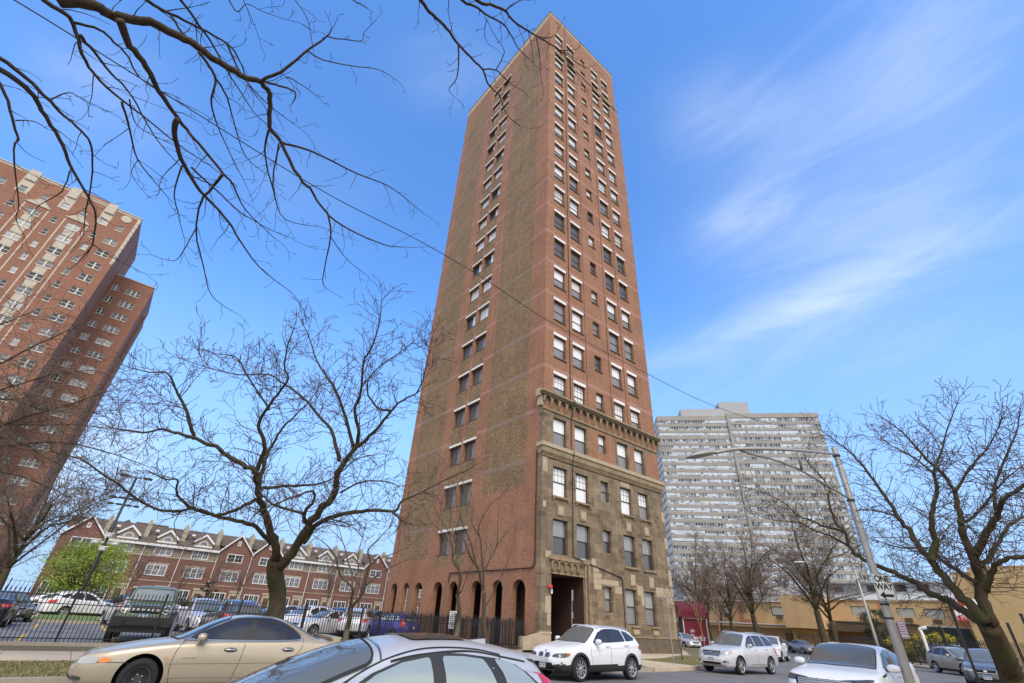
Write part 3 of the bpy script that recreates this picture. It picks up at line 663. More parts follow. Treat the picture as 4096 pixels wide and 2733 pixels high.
for t in wl:
    a, b, z0, z1, ty = t[:5]; y = t[5] if len(t) > 5 else LY; n = {1: 1, 2: 2, 3: 2, 4: 3}[ty]
    if cnt < 99 and a > -40:
        f, g = MB(), MB(); apt_window(f, g, a, b, z0, z1, y, n); o = f.build('window', wh_frame, lt); p_ = g.build('pane', rw.choice(panes), None); p_.parent = o; cnt += 1; p_.matrix_parent_inverse = Matrix.Identity(4)
    else: apt_window(stuffm, stuffg, a, b, z0, z1, y, n)
o = stuffm.build('window_rows', wh_frame, lt); tag(o, kind='stuff'); p_ = stuffg.build('pane', panes[2]); p_.parent = o

# ---------------------------------------------------------------- grey slab high-rise, in its own axes
G = Vector((.6606, -.7507, 0)).normalized(); GD = 200; S_ = 1.5385
gz_ = math.atan2(G.y, G.x)
nv = Vector((G.y, -G.x, 0))                    # towards the camera
P0 = -nv * GD * 1.0
g0 = thing('slab_highrise', 'huge pale grey slab high-rise with rows of ribbon windows behind the bare trees', 'apartment building', (P0.x, P0.y, 0), gz_)
def gx_(x): return x * S_
def gzz(z): return EYE + (z - EYE) * S_
conc = mat('grey_concrete', (.30, .285, .265), .85, var=.12, vscale=.15)
conc2 = mat('grey_panel', (.36, .365, .385), .8, var=.06, vscale=.1)
gl0, glm, gl1 = gx_(20.2), gx_(39.8), gx_(63.6)
top = gzz(54.7)
mb = MB(); mb.box(gl0, gl1, .3, 18, 0, top); mb.box(gl0, glm - .4, -.02, .3, gzz(53.35), top); mb.box(glm - .4, gl1, -.3, .3, gzz(53.95), top + .9)
mb.box(glm - .6, glm + .5, -.7, .3, 0, top + .9); mb.build('core', conc, g0)
NF = 27
def ribbonmat():
    m, nt2, b = nodes('ribbon_glazing'); tcx = nt2.nodes.new('ShaderNodeTexCoord'); s = nt2.nodes.new('ShaderNodeSeparateXYZ'); nt2.links.new(tcx.outputs['Object'], s.inputs[0])
    oi = nt2.nodes.new('ShaderNodeObjectInfo')
    def mth(op, a, b_=0.0):
        n = nt2.nodes.new('ShaderNodeMath'); n.operation = op
        for i, x in enumerate((a, b_)):
            if isinstance(x, (int, float)): n.inputs[i].default_value = x
            else: nt2.links.new(x, n.inputs[i])
        return n.outputs[0]
    cells = []
    for wdt in (1.05, 7.35):                       # single panes, then whole flats
        u = mth('FLOOR', mth('DIVIDE', s.outputs[0], wdt)); c = nt2.nodes.new('ShaderNodeCombineXYZ'); nt2.links.new(u, c.inputs[0])
        nt2.links.new(mth('FLOOR', mth('DIVIDE', s.outputs[2], 2.86)), c.inputs[1])
        wn = nt2.nodes.new('ShaderNodeTexWhiteNoise'); nt2.links.new(c.outputs[0], wn.inputs['Vector']); cells.append(wn.outputs['Value'])
    v = mth('ADD', mth('MULTIPLY', cells[0], .42), mth('MULTIPLY', cells[1], .62))
    cr = nt2.nodes.new('ShaderNodeValToRGB'); nt2.links.new(v, cr.inputs[0]); e = cr.color_ramp
    e.elements[0].position = .0; e.elements[0].color = (.03, .032, .035, 1); e.elements[1].position = .97; e.elements[1].color = (.50, .46, .28, 1)
    for p, c in ((.22, (.12, .12, .13, 1)), (.36, (.21, .24, .28, 1)), (.48, (.44, .50, .57, 1)), (.62, (.54, .61, .70, 1)), (.78, (.52, .60, .72, 1)), (.88, (.36, .44, .40, 1))):
        x = e.elements.new(p); x.color = c
    e.interpolation = 'CONSTANT'
    nt2.links.new(cr.outputs[0], b.inputs['Base Color']); b.inputs['Roughness'].default_value = .25; b.inputs['Coat Weight'].default_value = .3
    MATS['ribbon_glazing'] = m; return m
rg = ribbonmat(); slabm = mat('slab_edge', (.285, .27, .25), .85, var=.15, vscale=.3)
mull = mat('white_mullion', (.50, .52, .56), .5)
rw = random.Random(9)
for fl in range(NF):
    zt = gzz(53.32) - 2.865 * fl
    for side, (a, b, dz, yo) in enumerate(((gl0 + .35, glm - .6, 0, 0), (glm + .5, gl1 - .2, .75, -.28))):
        z1 = zt + dz; z0 = z1 - 1.62
        if z0 < 1: continue
        q = MB(); q.box(a, b, yo - .02, .28, z0 - 1.24, z0); o = q.build('slab_edge', slabm, g0)
        q = MB(); q.box(a, b, yo + .12, .28, z0, z1); q.build('ribbon_window', rg, g0)
        q = MB(); n = int((b - a) / 1.05)
        for i in range(n + 1):
            x = math.ceil(a / 1.05) * 1.05 + i * 1.05
            if x < b: q.box(x - .06, x + .06, yo + .02, yo + .119, z0 + .001, z1)
        q.box(a, b, yo + .04, yo + .118, z0 + .001, z0 + .12); q.box(a, b, yo + .05, yo + .117, z0 + .5, z0 + .58)
        last = g0.children[-1] if False else None
        m_ = q.build('mullions', mull); m_.parent = [c for c in bpy.data.objects if c.name.startswith('ribbon_window')][-1] if False else o
        q = MB()
        for i in range(n):
            if rw.random() < .3: x = math.ceil(a / 1.05) * 1.05 + i * 1.05; q.box(x + .1, x + .95, yo - .06, yo + .1, z0 + .14, z0 + .48)
        if q.f: c_ = q.build('air_conditioners', panes[2]); c_.parent = o
mb = MB()
for fl in range(NF):                            # window bays and balcony fronts of the narrow end
    z = gzz(53.3) - 2.865 * fl
    mb.box(gl0 - .25, gl0 + .002, .8, 2.6, z - 2.3, z - .4); mb.box(gl0 - .25, gl0 + .001, 4, 17.5, z - 2.3, z - .4)
mb.build('end_bays', mull, g0)
mb = MB(); mb.box(gx_(27.6), gx_(38.6), 3, 14, top, gzz(57.7)); mb.box(gx_(38.6), gx_(46.8), 3, 14.5, top, gzz(59.75)); mb.build('roof_plant_room', conc2, g0)
mb = MB(); mb.box(gx_(20), gx_(58), -14, 2, 0, 15.5); mb.box(gx_(30), gx_(58), -14.5, -14.01, 13.5, 15.8)
mb.box(gx_(44), gx_(60), -25, -14.02, 0, 12); mb.build('podium', conc2, g0)

# ---------------------------------------------------------------- terrace of brick houses
HY = 100; HS = 1.613
def hx(x): return x * HS
def hz(z): return EYE + (z - EYE) * HS
tb = brick('terrace_brick', (.225, .095, .068), (.17, .072, .053), (.20, .13, .11), dirt=.15, grain=.12, dscale=.3)
tstucco = mat('taupe_stucco', (.26, .215, .165), .9, var=.08, vscale=1)
tstone = mat('house_stone_trim', (.42, .36, .27), .9, var=.15, vscale=2)
roofm = brick('asphalt_shingle', (.155, .11, .085), (.125, .09, .07), (.10, .075, .06), w=.9, h=.3, m=.02, dirt=.2)
chim = mat('chimney_stucco', (.40, .35, .26), .9, var=.1)
HW = hx(3.34); ez = hz(6.2); rz_ = hz(8.2); pk = hz(7.95)
def house_window(par, x0, x1, z0, z1, y, n, arch=False, rows=2):
    f, g = MB(), MB(); t = .06
    f.box(x0 - .12, x1 + .12, y - .06, y - .002, z0 - .12, z0); f.box(x0 - .12, x1 + .12, y - .06, y - .002, z1, z1 + .12)
    f.box(x0 - .12, x0, y - .06, y - .002, z0, z1); f.box(x1, x1 + .12, y - .06, y - .002, z0, z1)
    for i in range(n + 1):
        x = x0 + (x1 - x0) * i / n; f.box(max(x0, x - t), min(x1, x + t), y - .055, y - .003, z0, z1) if 0 < i < n else None
        if i < n: xm = x + (x1 - x0) / n / 2; f.box(xm - .012, xm + .012, y - .045, y - .004, z0, z1)
    for r in range(1, rows): z = z0 + (z1 - z0) * r / rows; f.box(x0, x1, y - .05, y - .005, z - .018, z + .018)
    g.box(x0, x1, y - .03, y - .006, z0, z1)
    o = f.build('window', white, par); p = g.build('pane', rw.choice([panes[0], panes[0], panes[0], panes[2]]), o)
    return o
def house(kind):
    h = thing('terrace_house', '', 'house', (0, 0, 0))
    w2 = HW / 2; y = 0
    mb = MB()
    if kind == 'D':
        mb.face([(-w2, y, 0), (w2, y, 0), (w2, y, hz(5.15)), (-w2, y, hz(5.15))], 0); mb.face([(-w2, y, hz(5.15)), (w2, y, hz(5.15)), (w2, y, ez), (-w2, y, ez)], 1)
        mb.box(-w2, w2, y - .06, y - .001, hz(5.1), hz(5.2), 2)
    else:
        mb.face([(-w2, y - .25, 0), (w2, y - .25, 0), (w2, y - .25, ez), (0, y - .25, pk), (-w2, y - .25, ez)], 0)
        mb.face([(-w2, y - .25, 0), (-w2, y + 4, 0), (-w2, y + 4, ez), (-w2, y - .25, ez)], 0); mb.face([(w2, y - .25, 0), (w2, y + 4, 0), (w2, y + 4, ez), (w2, y - .25, ez)], 0)
    yy = y if kind == 'D' else y - .25
    mb.box(-w2, w2, yy - .05, yy - .001, hz(2.95), hz(3.02), 2)
    # entrance surround of pale stone
    mb.box(.9, 2.5, yy - .12, yy - .002, 0, 3.15, 2); mb.box(.8, 2.6, yy - .2, yy - .12, 3.0, 3.3, 2)
    mb.build('wall', [tb, tstucco, tstone], h)
    mb = MB(); mb.box(1.2, 2.15, yy - .14, yy - .121, 0, 2.55); o = mb.build('door', mat('brown_door', (.10, .07, .035), .6), h); mb = MB(); mb.box(2.02, 2.07, yy - .17, yy - .141, 1.0, 1.12); mb.build('handle', black, o)
    mb = MB()
    if kind == 'D':
        mb.face([(-w2, y - .45, ez - .1), (w2, y - .45, ez - .1), (w2, y + 5.5, rz_), (-w2, y + 5.5, rz_)]); mb.face([(-w2, y + 11, ez), (w2, y + 11, ez), (w2, y + 5.5, rz_), (-w2, y + 5.5, rz_)])
        ro = mb.build('roof', roofm, h); mb = MB(); mb.box(-w2, w2, y - .55, y - .4, ez - .3, ez + .02); mb.build('gutter', white, h)
    else:
        mb.face([(-w2 - .1, y - .5, ez - .05), (0, y - .5, pk + .12), (0, y + 5, pk + .12), (-w2 - .1, y + 5, ez - .05)]); mb.face([(w2 + .1, y - .5, ez - .05), (w2 + .1, y + 5, ez - .05), (0, y + 5, pk + .12), (0, y - .5, pk + .12)])
        mb.face([(-w2, y + 2.0, hz(6.9)), (w2, y + 2.0, hz(6.9)), (w2, y + 5.5, rz_), (-w2, y + 5.5, rz_)]); mb.face([(-w2, y + 11, ez), (w2, y + 11, ez), (w2, y + 5.5, rz_), (-w2, y + 5.5, rz_)])
        ro = mb.build('roof', roofm, h)
        mb = MB()
        for s in (-1, 1): mb.prism([(s * (w2 + .15), ez - .25), (0, pk - .1), (0, pk + .2), (s * (w2 + .15), ez + .05)], y - .6, y - .45, 'y')
        mb.build('bargeboard', white, h); house_window(h, -.12, .12, hz(7.0), hz(7.3), yy, 1)
    mb = MB(); mb.box(w2 - .75, w2 - .1, y + 1.6, y + 3.0, hz(6.8), hz(8.25)); mb.box(w2 - .6, w2 - .25, y + 2, y + 2.5, hz(8.25), hz(8.5)); c_ = mb.build('chimney', chim); c_.parent = ro
    if kind == 'D':
        mb = MB(); d0 = 1.5
        mb.prism([(-d0 + .15, hz(6.55)), (d0 - .15, hz(6.55)), (d0 - .15, hz(6.9)), (0, hz(7.55)), (-d0 + .15, hz(6.9))], y + .5, y + 3, 'y')
        dm = mb.build('dormer', tstucco, h); mb = MB()
        for s in (-1, 1): mb.prism([(s * d0, hz(6.75)), (0, hz(7.5)), (0, hz(7.72)), (s * (d0 + .12), hz(6.9))], y + .25, y + .45, 'y')
        mb.box(-d0 + .1, d0 - .1, y + .3, y + .49, hz(6.42), hz(6.56)); q = mb.build('dormer_trim', white); q.parent = dm
        mb = MB(); mb.face([(-d0 - .1, y + .3, hz(6.85)), (0, y + .3, hz(7.72)), (0, y + 3.6, hz(7.72)), (-d0 - .1, y + 2, hz(6.85))]); mb.face([(d0 + .1, y + .3, hz(6.85)), (d0 + .1, y + 2, hz(6.85)), (0, y + 3.6, hz(7.72)), (0, y + .3, hz(7.72))])
        q = mb.build('dormer_roof', roofm); q.parent = dm
        mb = MB(); arcp = [(.72 * math.cos(PI * k / 12), hz(6.62) + .62 * math.sin(PI * k / 12)) for k in range(13)]; mb.prism(arcp, y + .42, y + .499, 'y'); q = mb.build('arched_window', white); q.parent = dm
        mb = MB(); mb.prism([(x * .8, hz(6.62) + .05 + (z - hz(6.62)) * .78) for x, z in arcp], y + .40, y + .419, 'y'); q = mb.build('pane', panes[2]); q.parent = dm
        mb = MB(); mb.box(-2.0, -1.5, y + 2.0, y + 2.5, hz(7.45), hz(7.65)); q = mb.build('skylight', white); q.parent = ro
    house_window(h, -1.15, 1.15, hz(5.32), hz(6.0), yy, 3 if kind == 'D' else 2)
    house_window(h, -1.3, 1.3, hz(3.5), hz(4.32), yy, 3 if kind == 'D' else 3)
    mb = MB(); mb.box(-1.6, 1.6, yy - .1, yy - .003, hz(4.42), hz(4.56)); mb.build('stone_lintel', tstone, h)
    house_window(h, -1.9, .3, .8, hz(2.3), yy, 3)
    mb = MB(); mb.tube([(w2 - .02, yy - .15, ez - .2), (w2 - .05, yy - .15, 0)], .06, 5); mb.build('downpipe', white, h)
    return h
kinds = 'GDDDGGDDDGDDG'; names = {'G': 'gabled', 'D': 'dormered'}
desc = ['gabled brick terrace house at the left end, behind the green tree', 'dormered terrace house just right of the left end gable', 'dormered terrace house above the green off-road car',
        'dormered terrace house left of the pair of gables', 'gabled terrace house, left one of the middle pair', 'gabled terrace house, right one of the middle pair, behind the big trunk',
        'dormered terrace house just right of the big trunk', 'dormered terrace house above the silver saloon', 'dormered terrace house left of the last visible gable', 'gabled terrace house beside the brick tower arcade',
        'dormered terrace house seen through the second arch', 'dormered terrace house seen through the third arch', 'gabled terrace house hidden behind the tower']
protos = {}
for i, k in enumerate(kinds[:12]):
    xc = hx(-1.55 + 3.34 * i)
    if k not in protos: hh = house(k); protos[k] = hh; hh.location = (xc, HY, 0)
    else: hh = copy_thing(protos[k], (xc, HY, 0), 0, '')
    hh['label'] = desc[i]; hh['group'] = 'terrace houses beyond the car park'
mb = MB(); mb.box(hx(2.2), hx(5.4), HY + 14, HY + 22, 0, hz(8.9)); mb.prism([(hx(.2), hz(8.0)), (hx(2.4), hz(8.0)), (hx(1.4), hz(8.9))], HY + 12, HY + 16, 'y')
tag(mb.build('rear_house_roof', roofm), 'brown shingled roof showing above the terrace ridge', 'roof')

# ---------------------------------------------------------------- yellow buildings on the right
ylw = mat('yellow_stucco', (.58, .39, .20), .85, var=.1, vscale=.6)
ylb = brick('yellow_painted_brick', (.56, .40, .20), (.53, .375, .185), (.47, .33, .17), w=.4, h=.2, m=.01, dirt=.12)
org = mat('orange_stucco', (.50, .22, .09), .85, var=.08, vscale=.8)
acm = mat('rusty_vent', (.12, .075, .045), .8, var=.3, vscale=5)
yb = thing('yellow_hotel_wing', 'two storey yellow and orange building with shuttered windows behind the railings', 'building', (85, 25, 0), world=True)
X = 85
mb = MB()
h1 = [(19.43, 21.35, 4.6, 5.6), (16.4, 18.43, 4.5, 5.55), (24.4, 26.7, 4.6, 5.75)]
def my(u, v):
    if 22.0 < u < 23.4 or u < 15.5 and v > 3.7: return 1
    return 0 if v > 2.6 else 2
wall(mb, (X, 0, 0), (0, 1, 0), (0, 0, 1), (-1, 0, 0), [14.2, 29.3, 22, 23.4, 15.5], [0, 2.6, 3.7, 6.3], h1, .15, my, 0)
mb.box(X - .1, X + 12, 14.2, 29.3, 6.3, 6.5, 0); mb.box(X - 5, X, 29.3, 34, 2.7, 6.75, 0); mb.box(X - .1, X + 12, 14.1, 14.2, 0, 6.4, 0)
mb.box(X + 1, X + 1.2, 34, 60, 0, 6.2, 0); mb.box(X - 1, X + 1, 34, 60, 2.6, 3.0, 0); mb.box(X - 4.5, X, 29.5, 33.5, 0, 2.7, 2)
mb.box(X + .9, X + 1.001, 41, 43.6, 3.2, 6.6, 1); mb.box(X + .8, X + .9, 41.7, 42.9, 3.6, 6.0, 0)
mb.build('wall', [ylw, org, mat('dark_yellow_base', (.30, .17, .05), .9, var=.2, vscale=1)], yb)  # lower part of the wall in a darker yellow
mb = MB()
shut = mat('grey_shutter', (.42, .42, .38), .6, var=.05)
for (a, b, z0, z1) in h1 + [(36.4, 38.2, 4.4, 5.5), (45, 46.8, 4.4, 5.5)]:
    xx = X + .12 if a < 30 else X + 1; f = MB(); f.box(xx - .06, xx - .003, a - .05, b + .05, z0 - .08, z0); f.box(xx - .06, xx - .003, a - .05, a + .05, z0, z1); f.box(xx - .06, xx - .003, b - .05, b + .05, z0, z1); f.box(xx - .06, xx - .003, a - .05, b + .05, z1 - .04, z1 + .05)
    o = f.build('window', wframe, yb); g = MB(); g.box(xx - .02, xx - .004, a + .05, b - .05, z0, z1 - .04); q = g.build('shutter', shut); q.parent = o
    m = (a + b) / 2; g = MB(); g.box(xx - .35, xx - .005, m - .5, m + .3, z0 - .55, z0 - .12); g.build('air_conditioner', acm, yb)
mb = MB(); mb.box(X - .3, X - .02, 15.2, 18.8, 3.55, 3.68); mb.box(X - 1.2, X + .4, 34.1, 60, 3.0, 3.12); mb.box(X - .2, X + 12.1, 14.15, 29.3, 6.5, 6.62); mb.box(X + .8, X + 1.5, 34, 60, 6.2, 6.35); mb.build('white_trim', white, yb)
# lattice porch roof
mb = MB(); 
for k in range(40): mb.box(X - 3.0, X - 2.96, 19.6 + k * .23, 19.68 + k * .23, 2.6, 3.7)
for k in range(7): mb.box(X - 3.05, X - 3.0, 19.5, 28.9, 2.65 + k * .16, 2.71 + k * .16)
mb.box(X - 3.2, X, 19.4, 29, 3.7, 3.8); mb.build('lattice_porch', mat('grey_timber', (.17, .14, .12), .9, var=.2), yb)
mb = MB(); mb.box(X - .5, X + .1, 17.2, 19.4, 0, 3.6); mb.box(X - .3, X + .1, 14.5, 17, 0, 3.5); mb.build('green_panels', mat('dark_green_panel', (.035, .05, .04), .8, var=.3), yb)
tw = thing('yellow_block', 'tall windowless yellow brick block behind the leaning tree', 'building', (80, 12, 0), world=True)
mb = MB(); mb.box(80, 96, -10, 11.7, 0, 9.58); mb.box(80.2, 96, 11.7, 13.45, 0, 9.1); mb.build('wall', ylb, tw)
mb = MB(); mb.box(79.94, 96.05, -10, 11.76, 9.58, 9.72); mb.box(80.15, 96, 11.76, 13.5, 9.1, 9.22); mb.build('coping', mat('terracotta_coping', (.5, .25, .12), .8), tw)
mb = MB(); mb.box(79.96, 79.999, -10, 11.7, 7.55, 7.62); mb.build('string_course', acm, tw)
mb = MB(); mb.box(79.7, 79.998, 12.3, 12.8, 4.9, 5.4); mb.box(79.99, 80.0, 11.9, 12.0, 3, 3.1); mb.build('vent', mat('vent_grey', (.1, .1, .1), .6), tw)
gb = thing('grey_house_block', 'grey flat roofed upper storey showing between the yellow building and the tree', 'building', (97, 22, 0), world=True)
mb = MB(); mb.box(98, 110, 17, 34, 0, 8.2, 1); mb.box(97.9, 110, 17, 34, 8.2, 9.6, 0); mb.box(97.2, 110, 16.8, 34.4, 9.6, 9.75, 0); mb.build('wall', [conc2, white], gb)
for y in (19.6, 22.4, 26.2, 31): mb = MB(); mb.box(97.84, 97.899, y, y + 1.4, 8.45, 9.4); mb.build('window', panes[0], gb)
# ---------------------------------------------------------------- vehicles
def curve(pts):
    xs = [p[0] for p in pts]; ys = [p[1] for p in pts]; n = len(xs)
    d = [(ys[i + 1] - ys[i]) / (xs[i + 1] - xs[i]) for i in range(n - 1)]
    m = [d[0]] + [0 if d[i - 1] * d[i] <= 0 else 2 * d[i - 1] * d[i] / (d[i - 1] + d[i]) for i in range(1, n - 1)] + [d[-1]]
    def f(x):
        if x <= xs[0]: return ys[0]
        if x >= xs[-1]: return ys[-1]
        i = max(k for k in range(n) if xs[k] <= x); i = min(i, n - 2)
        h = xs[i + 1] - xs[i]; t = (x - xs[i]) / h
        return (2 * t**3 - 3 * t**2 + 1) * ys[i] + (t**3 - 2 * t**2 + t) * h * m[i] + (-2 * t**3 + 3 * t**2) * ys[i + 1] + (t**3 - t**2) * h * m[i + 1]
    return f
def chaik(pts, it=2, closed=False, r=.25):
    for _ in range(it):
        out = []; n = len(pts)
        if not closed: out.append(pts[0])
        for i in range(n if closed else n - 1):
            a, b = pts[i], pts[(i + 1) % n]
            out.append(tuple(a[k] * (1 - r) + b[k] * r for k in range(len(a)))); out.append(tuple(a[k] * r + b[k] * (1 - r) for k in range(len(a))))
        if not closed: out.append(pts[-1])
        pts = out
    return pts
def rc(poly, r):
    out = []; n = len(poly)
    for i in range(n):
        p = Vector(poly[i]); a = Vector(poly[i - 1]) - p; b = Vector(poly[(i + 1) % n]) - p
        if a.normalized().dot(b.normalized()) < -.93: out.append(tuple(p)); continue
        ra, rb = min(r, a.length * .4), min(r, b.length * .4); A, B = p + a.normalized() * ra, p + b.normalized() * rb
        out += [tuple(A), tuple(p * .5 + A * .25 + B * .25), tuple(B)]
    return out
def sm(t): t = max(0, min(1, t)); return t * t * (3 - 2 * t)
paintn = {}
def paint(name, c, metal=.35, rough=.32):
    if name not in MATS:
        m = mat(name, c, rough, metal, coat=.45); 
    return MATS[name]
P_BASE = paint('car_paint', (.5, .5, .5))
rubber = mat('tyre_rubber', (.018, .018, .018), .85); plastic = mat('black_plastic', (.022, .022, .023), .6); wellm = mat('wheel_well', (.006, .006, .006), .95)
alloy = mat('alloy_rim', (.55, .55, .56), .28, .85); steel = mat('dark_steel_rim', (.06, .055, .05), .6, .3); chrome = mat('chrome', (.55, .55, .55), .25, .8)
tint = mat('tinted_glass', (.03, .03, .034), .05, spec=.5, coat=.15); cglass = mat('car_glass', (.11, .12, .12), .05, spec=.5, coat=.35); fogg = mat('pale_car_glass', (.27, .31, .30), .05, spec=1, coat=1)
lampc = mat('clear_lamp', (.42, .42, .40), .08, .35, coat=1); lampd = mat('smoked_lamp', (.07, .07, .07), .08, .2, coat=1); amber = mat('amber_lens', (.75, .22, .02), .15, coat=1); redl = mat('red_lens', (.5, .012, .015), .12, coat=1)
gapm = mat('panel_gap', (.015, .014, .013), .8); platem = mat('plate_white', (.6, .6, .62), .5); plateb = mat('plate_blue', (.08, .25, .42), .5); platet = mat('plate_dark', (.12, .06, .08), .6)
class Body:
    def __init__(s, T):
        s.T = T; L, W = T['L'], T['W']; belt, top, wt, plan = curve(T['belt']), curve(T['top']), curve(T['wt']), curve(T['plan'])
        zb = curve(T.get('zb', [(0, .28), (.25, .2), (L - .3, .2), (L, .32)]))
        n = 76; xs = []
        for i in range(n + 1):
            t = i / n; xs.append(L * (t * .55 + .45 * (1 - math.cos(PI * t)) / 2))
        rings = []
        for x in xs:
            w, zs, zt, wr, b = plan(x), belt(x), top(x), wt(x), zb(x); dz = zt - zs; k = sm((dz - .05) / .22); h = zs - b
            tumb = T.get('flare', .0)
            lo = [(0, b), (w - .16, b), (w - .05, b + .03), (w - .012, b + .25 * h), (w, b + .52 * h), (w - .006, b + .72 * h), (w - .03 - tumb, zs - .05), (w - .075 - tumb, zs)]
            g = [(w - .10 - tumb, zs + .02), (wr + (w - .1 - wr) * .45, zs + dz * .5), (wr, zt - T.get('crown', .10) * k - .01), (wr - .09, zt - T.get('crown', .10) * .35), (wr * .5, zt - T.get('crown', .10) * .1), (0, zt)]
            c = [(w - .13, zs + dz * .25), (w - .22, zs + dz * .5), (w - .34, zs + dz * .72), (w * .5, zs + dz * .88), (w * .25, zs + dz * .97), (0, zt)]
            hi = [(a[0] * k + q[0] * (1 - k), a[1] * k + q[1] * (1 - k)) for a, q in zip(g, c)]
            half = chaik(lo + hi, 2)
            ring = [(x, -y, z) for y, z in half] + [(x, y, z) for y, z in half[-2:0:-1]]
            rings.append(ring)
        mb = MB(); idx = [[mb.p(p) for p in r] for r in rings]; m = len(idx[0]); clad = T.get('clad', -1)
        for A, B in zip(idx, idx[1:]):
            for k in range(m):
                j = (k + 1) % m; mb.f.append([A[k], A[j], B[j], B[k]]); z = (mb.v[A[k]].z + mb.v[B[j]].z) / 2; mb.m.append(1 if z < clad else 0)
        for r, rev in ((0, False), (-1, True)):           # closed, slightly domed ends
            base = idx[r]; cur = base
            for st, (sc_, dx) in enumerate(((.9, .025), (.6, .045), (.25, .05))):
                cx = Vector((0, 0, 0)); 
                for q in base: cx += mb.v[q]
                cx /= m; new = [mb.p((mb.v[q].x + (-dx if not rev else dx), cx.y + (mb.v[q].y - cx.y) * sc_, cx.z + (mb.v[q].z - cx.z) * sc_)) for q in base]
                for k in range(m):
                    j = (k + 1) % m; f = [cur[k], new[k], new[j], cur[j]]; mb.f.append(f if rev else f); mb.m.append(1 if mb.v[cur[k]].z < clad and mb.v[new[j]].z < clad else 0)
                cur = new
            mb.f.append(cur); mb.m.append(0)
        s.mb = mb; s.bvh = BVHTree.FromPolygons(mb.v, mb.f)
    def mesh(s):
        T = s.T; me = s.mb.mesh('body', [P_BASE, plastic, wellm], True)
        bm = bmesh.new(); bm.from_mesh(me); bmesh.ops.recalc_face_normals(bm, faces=bm.faces); bm.to_mesh(me); bm.free()
        o = bpy.data.objects.new('tmp', me); col.objects.link(o); cut = MB(); Rw = T['R']
        for xa in (T['fo'], T['fo'] + T['wb']):
            for sgn in (-1, 1):
                y0, y1 = sgn * (T['W'] / 2 - .27), sgn * (T['W'] / 2 + .2); n = 32; ra = Rw + T.get('gap', .045)
                ring = [(xa + ra * math.cos(2 * PI * k / n), Rw + .01 + ra * math.sin(2 * PI * k / n)) for k in range(n)]
                cut.prism(ring, min(y0, y1), max(y0, y1), 'y', 0)
        cm = cut.mesh('cut', wellm); bm = bmesh.new(); bm.from_mesh(cm); bmesh.ops.recalc_face_normals(bm, faces=bm.faces); bm.to_mesh(cm); bm.free()
        c = bpy.data.objects.new('cut', cm); col.objects.link(c)
        md = o.modifiers.new('b', 'BOOLEAN'); md.object = c; md.operation = 'DIFFERENCE'; md.solver = 'EXACT'
        try: md.material_mode = 'TRANSFER'
        except Exception: pass
        bpy.context.view_layer.update(); dg = bpy.context.evaluated_depsgraph_get(); me2 = bpy.data.meshes.new_from_object(o.evaluated_get(dg))
        bpy.data.objects.remove(o); bpy.data.objects.remove(c); me2.name = 'body'
        # hard edges where the wheel openings are cut
        bm = bmesh.new(); bm.from_mesh(me2)
        for e in bm.edges:
            if len(e.link_faces) == 2 and e.link_faces[0].normal.dot(e.link_faces[1].normal) < .75: e.smooth = False
        bm.to_mesh(me2); bm.free(); return me2
    def cast(s, o, d):
        r = s.bvh.ray_cast(Vector(o), Vector(d)); return (r[0], r[1]) if r[0] else (None, None)
    def proj(s, axis, a, b):
        W, L = s.T['W'], s.T['L']
        if axis == 'L': o, d = (a, -3, b), (0, 1, 0)
        elif axis == 'T': o, d = (a, b, 4), (0, 0, -1)
        elif axis == 'F': o, d = (-2, a, b), (1, 0, 0)
        elif axis == 'B': o, d = (L + 2, a, b), (-1, 0, 0)
        elif axis == 'FC': q = .7071; o, d = (.2 + q * a - 2 * q, -(W / 2 - .2) - q * a - 2 * q, b), (q, q, 0)
        elif axis == 'BC': q = .7071; o, d = (L - .2 - q * a + 2 * q, -(W / 2 - .2) - q * a - 2 * q, b), (-q, q, 0)
        p, n = s.cast(o, d)
        if p is None: return None
        if n.dot(Vector(d)) > 0: n = -n
        return p, n
    def patch(s, poly, axis, off=.008, step=.06, rnd_=2, mirror=False, mb=None, m=0):
        if rnd_: poly = rc(poly, .03 * rnd_)
        bm = bmesh.new(); vs = [bm.verts.new((p[0], p[1], 0)) for p in poly]; bm.faces.new(vs)
        lo = [min(p[k] for p in poly) for k in (0, 1)]; hi = [max(p[k] for p in poly) for k in (0, 1)]
        for k in (0, 1):
            c = math.ceil(lo[k] / step) * step
            while c < hi[k]:
                g = bm.verts[:] + bm.edges[:] + bm.faces[:]; no = (1, 0, 0) if k == 0 else (0, 1, 0); bmesh.ops.bisect_plane(bm, geom=g, plane_co=(c, c, 0), plane_no=no, dist=1e-5); c += step
        mb = mb or MB(); im = {}
        for v in bm.verts:
            q = s.proj(axis, v.co.x, v.co.y)
            if q: p = q[0] + q[1] * off; im[v] = mb.p((p.x, -p.y if mirror else p.y, p.z))
        for f in bm.faces:
            if all(v in im for v in f.verts): ids = [im[v] for v in f.verts]; mb.f.append(ids); mb.m.append(m)
        bm.free(); return mb
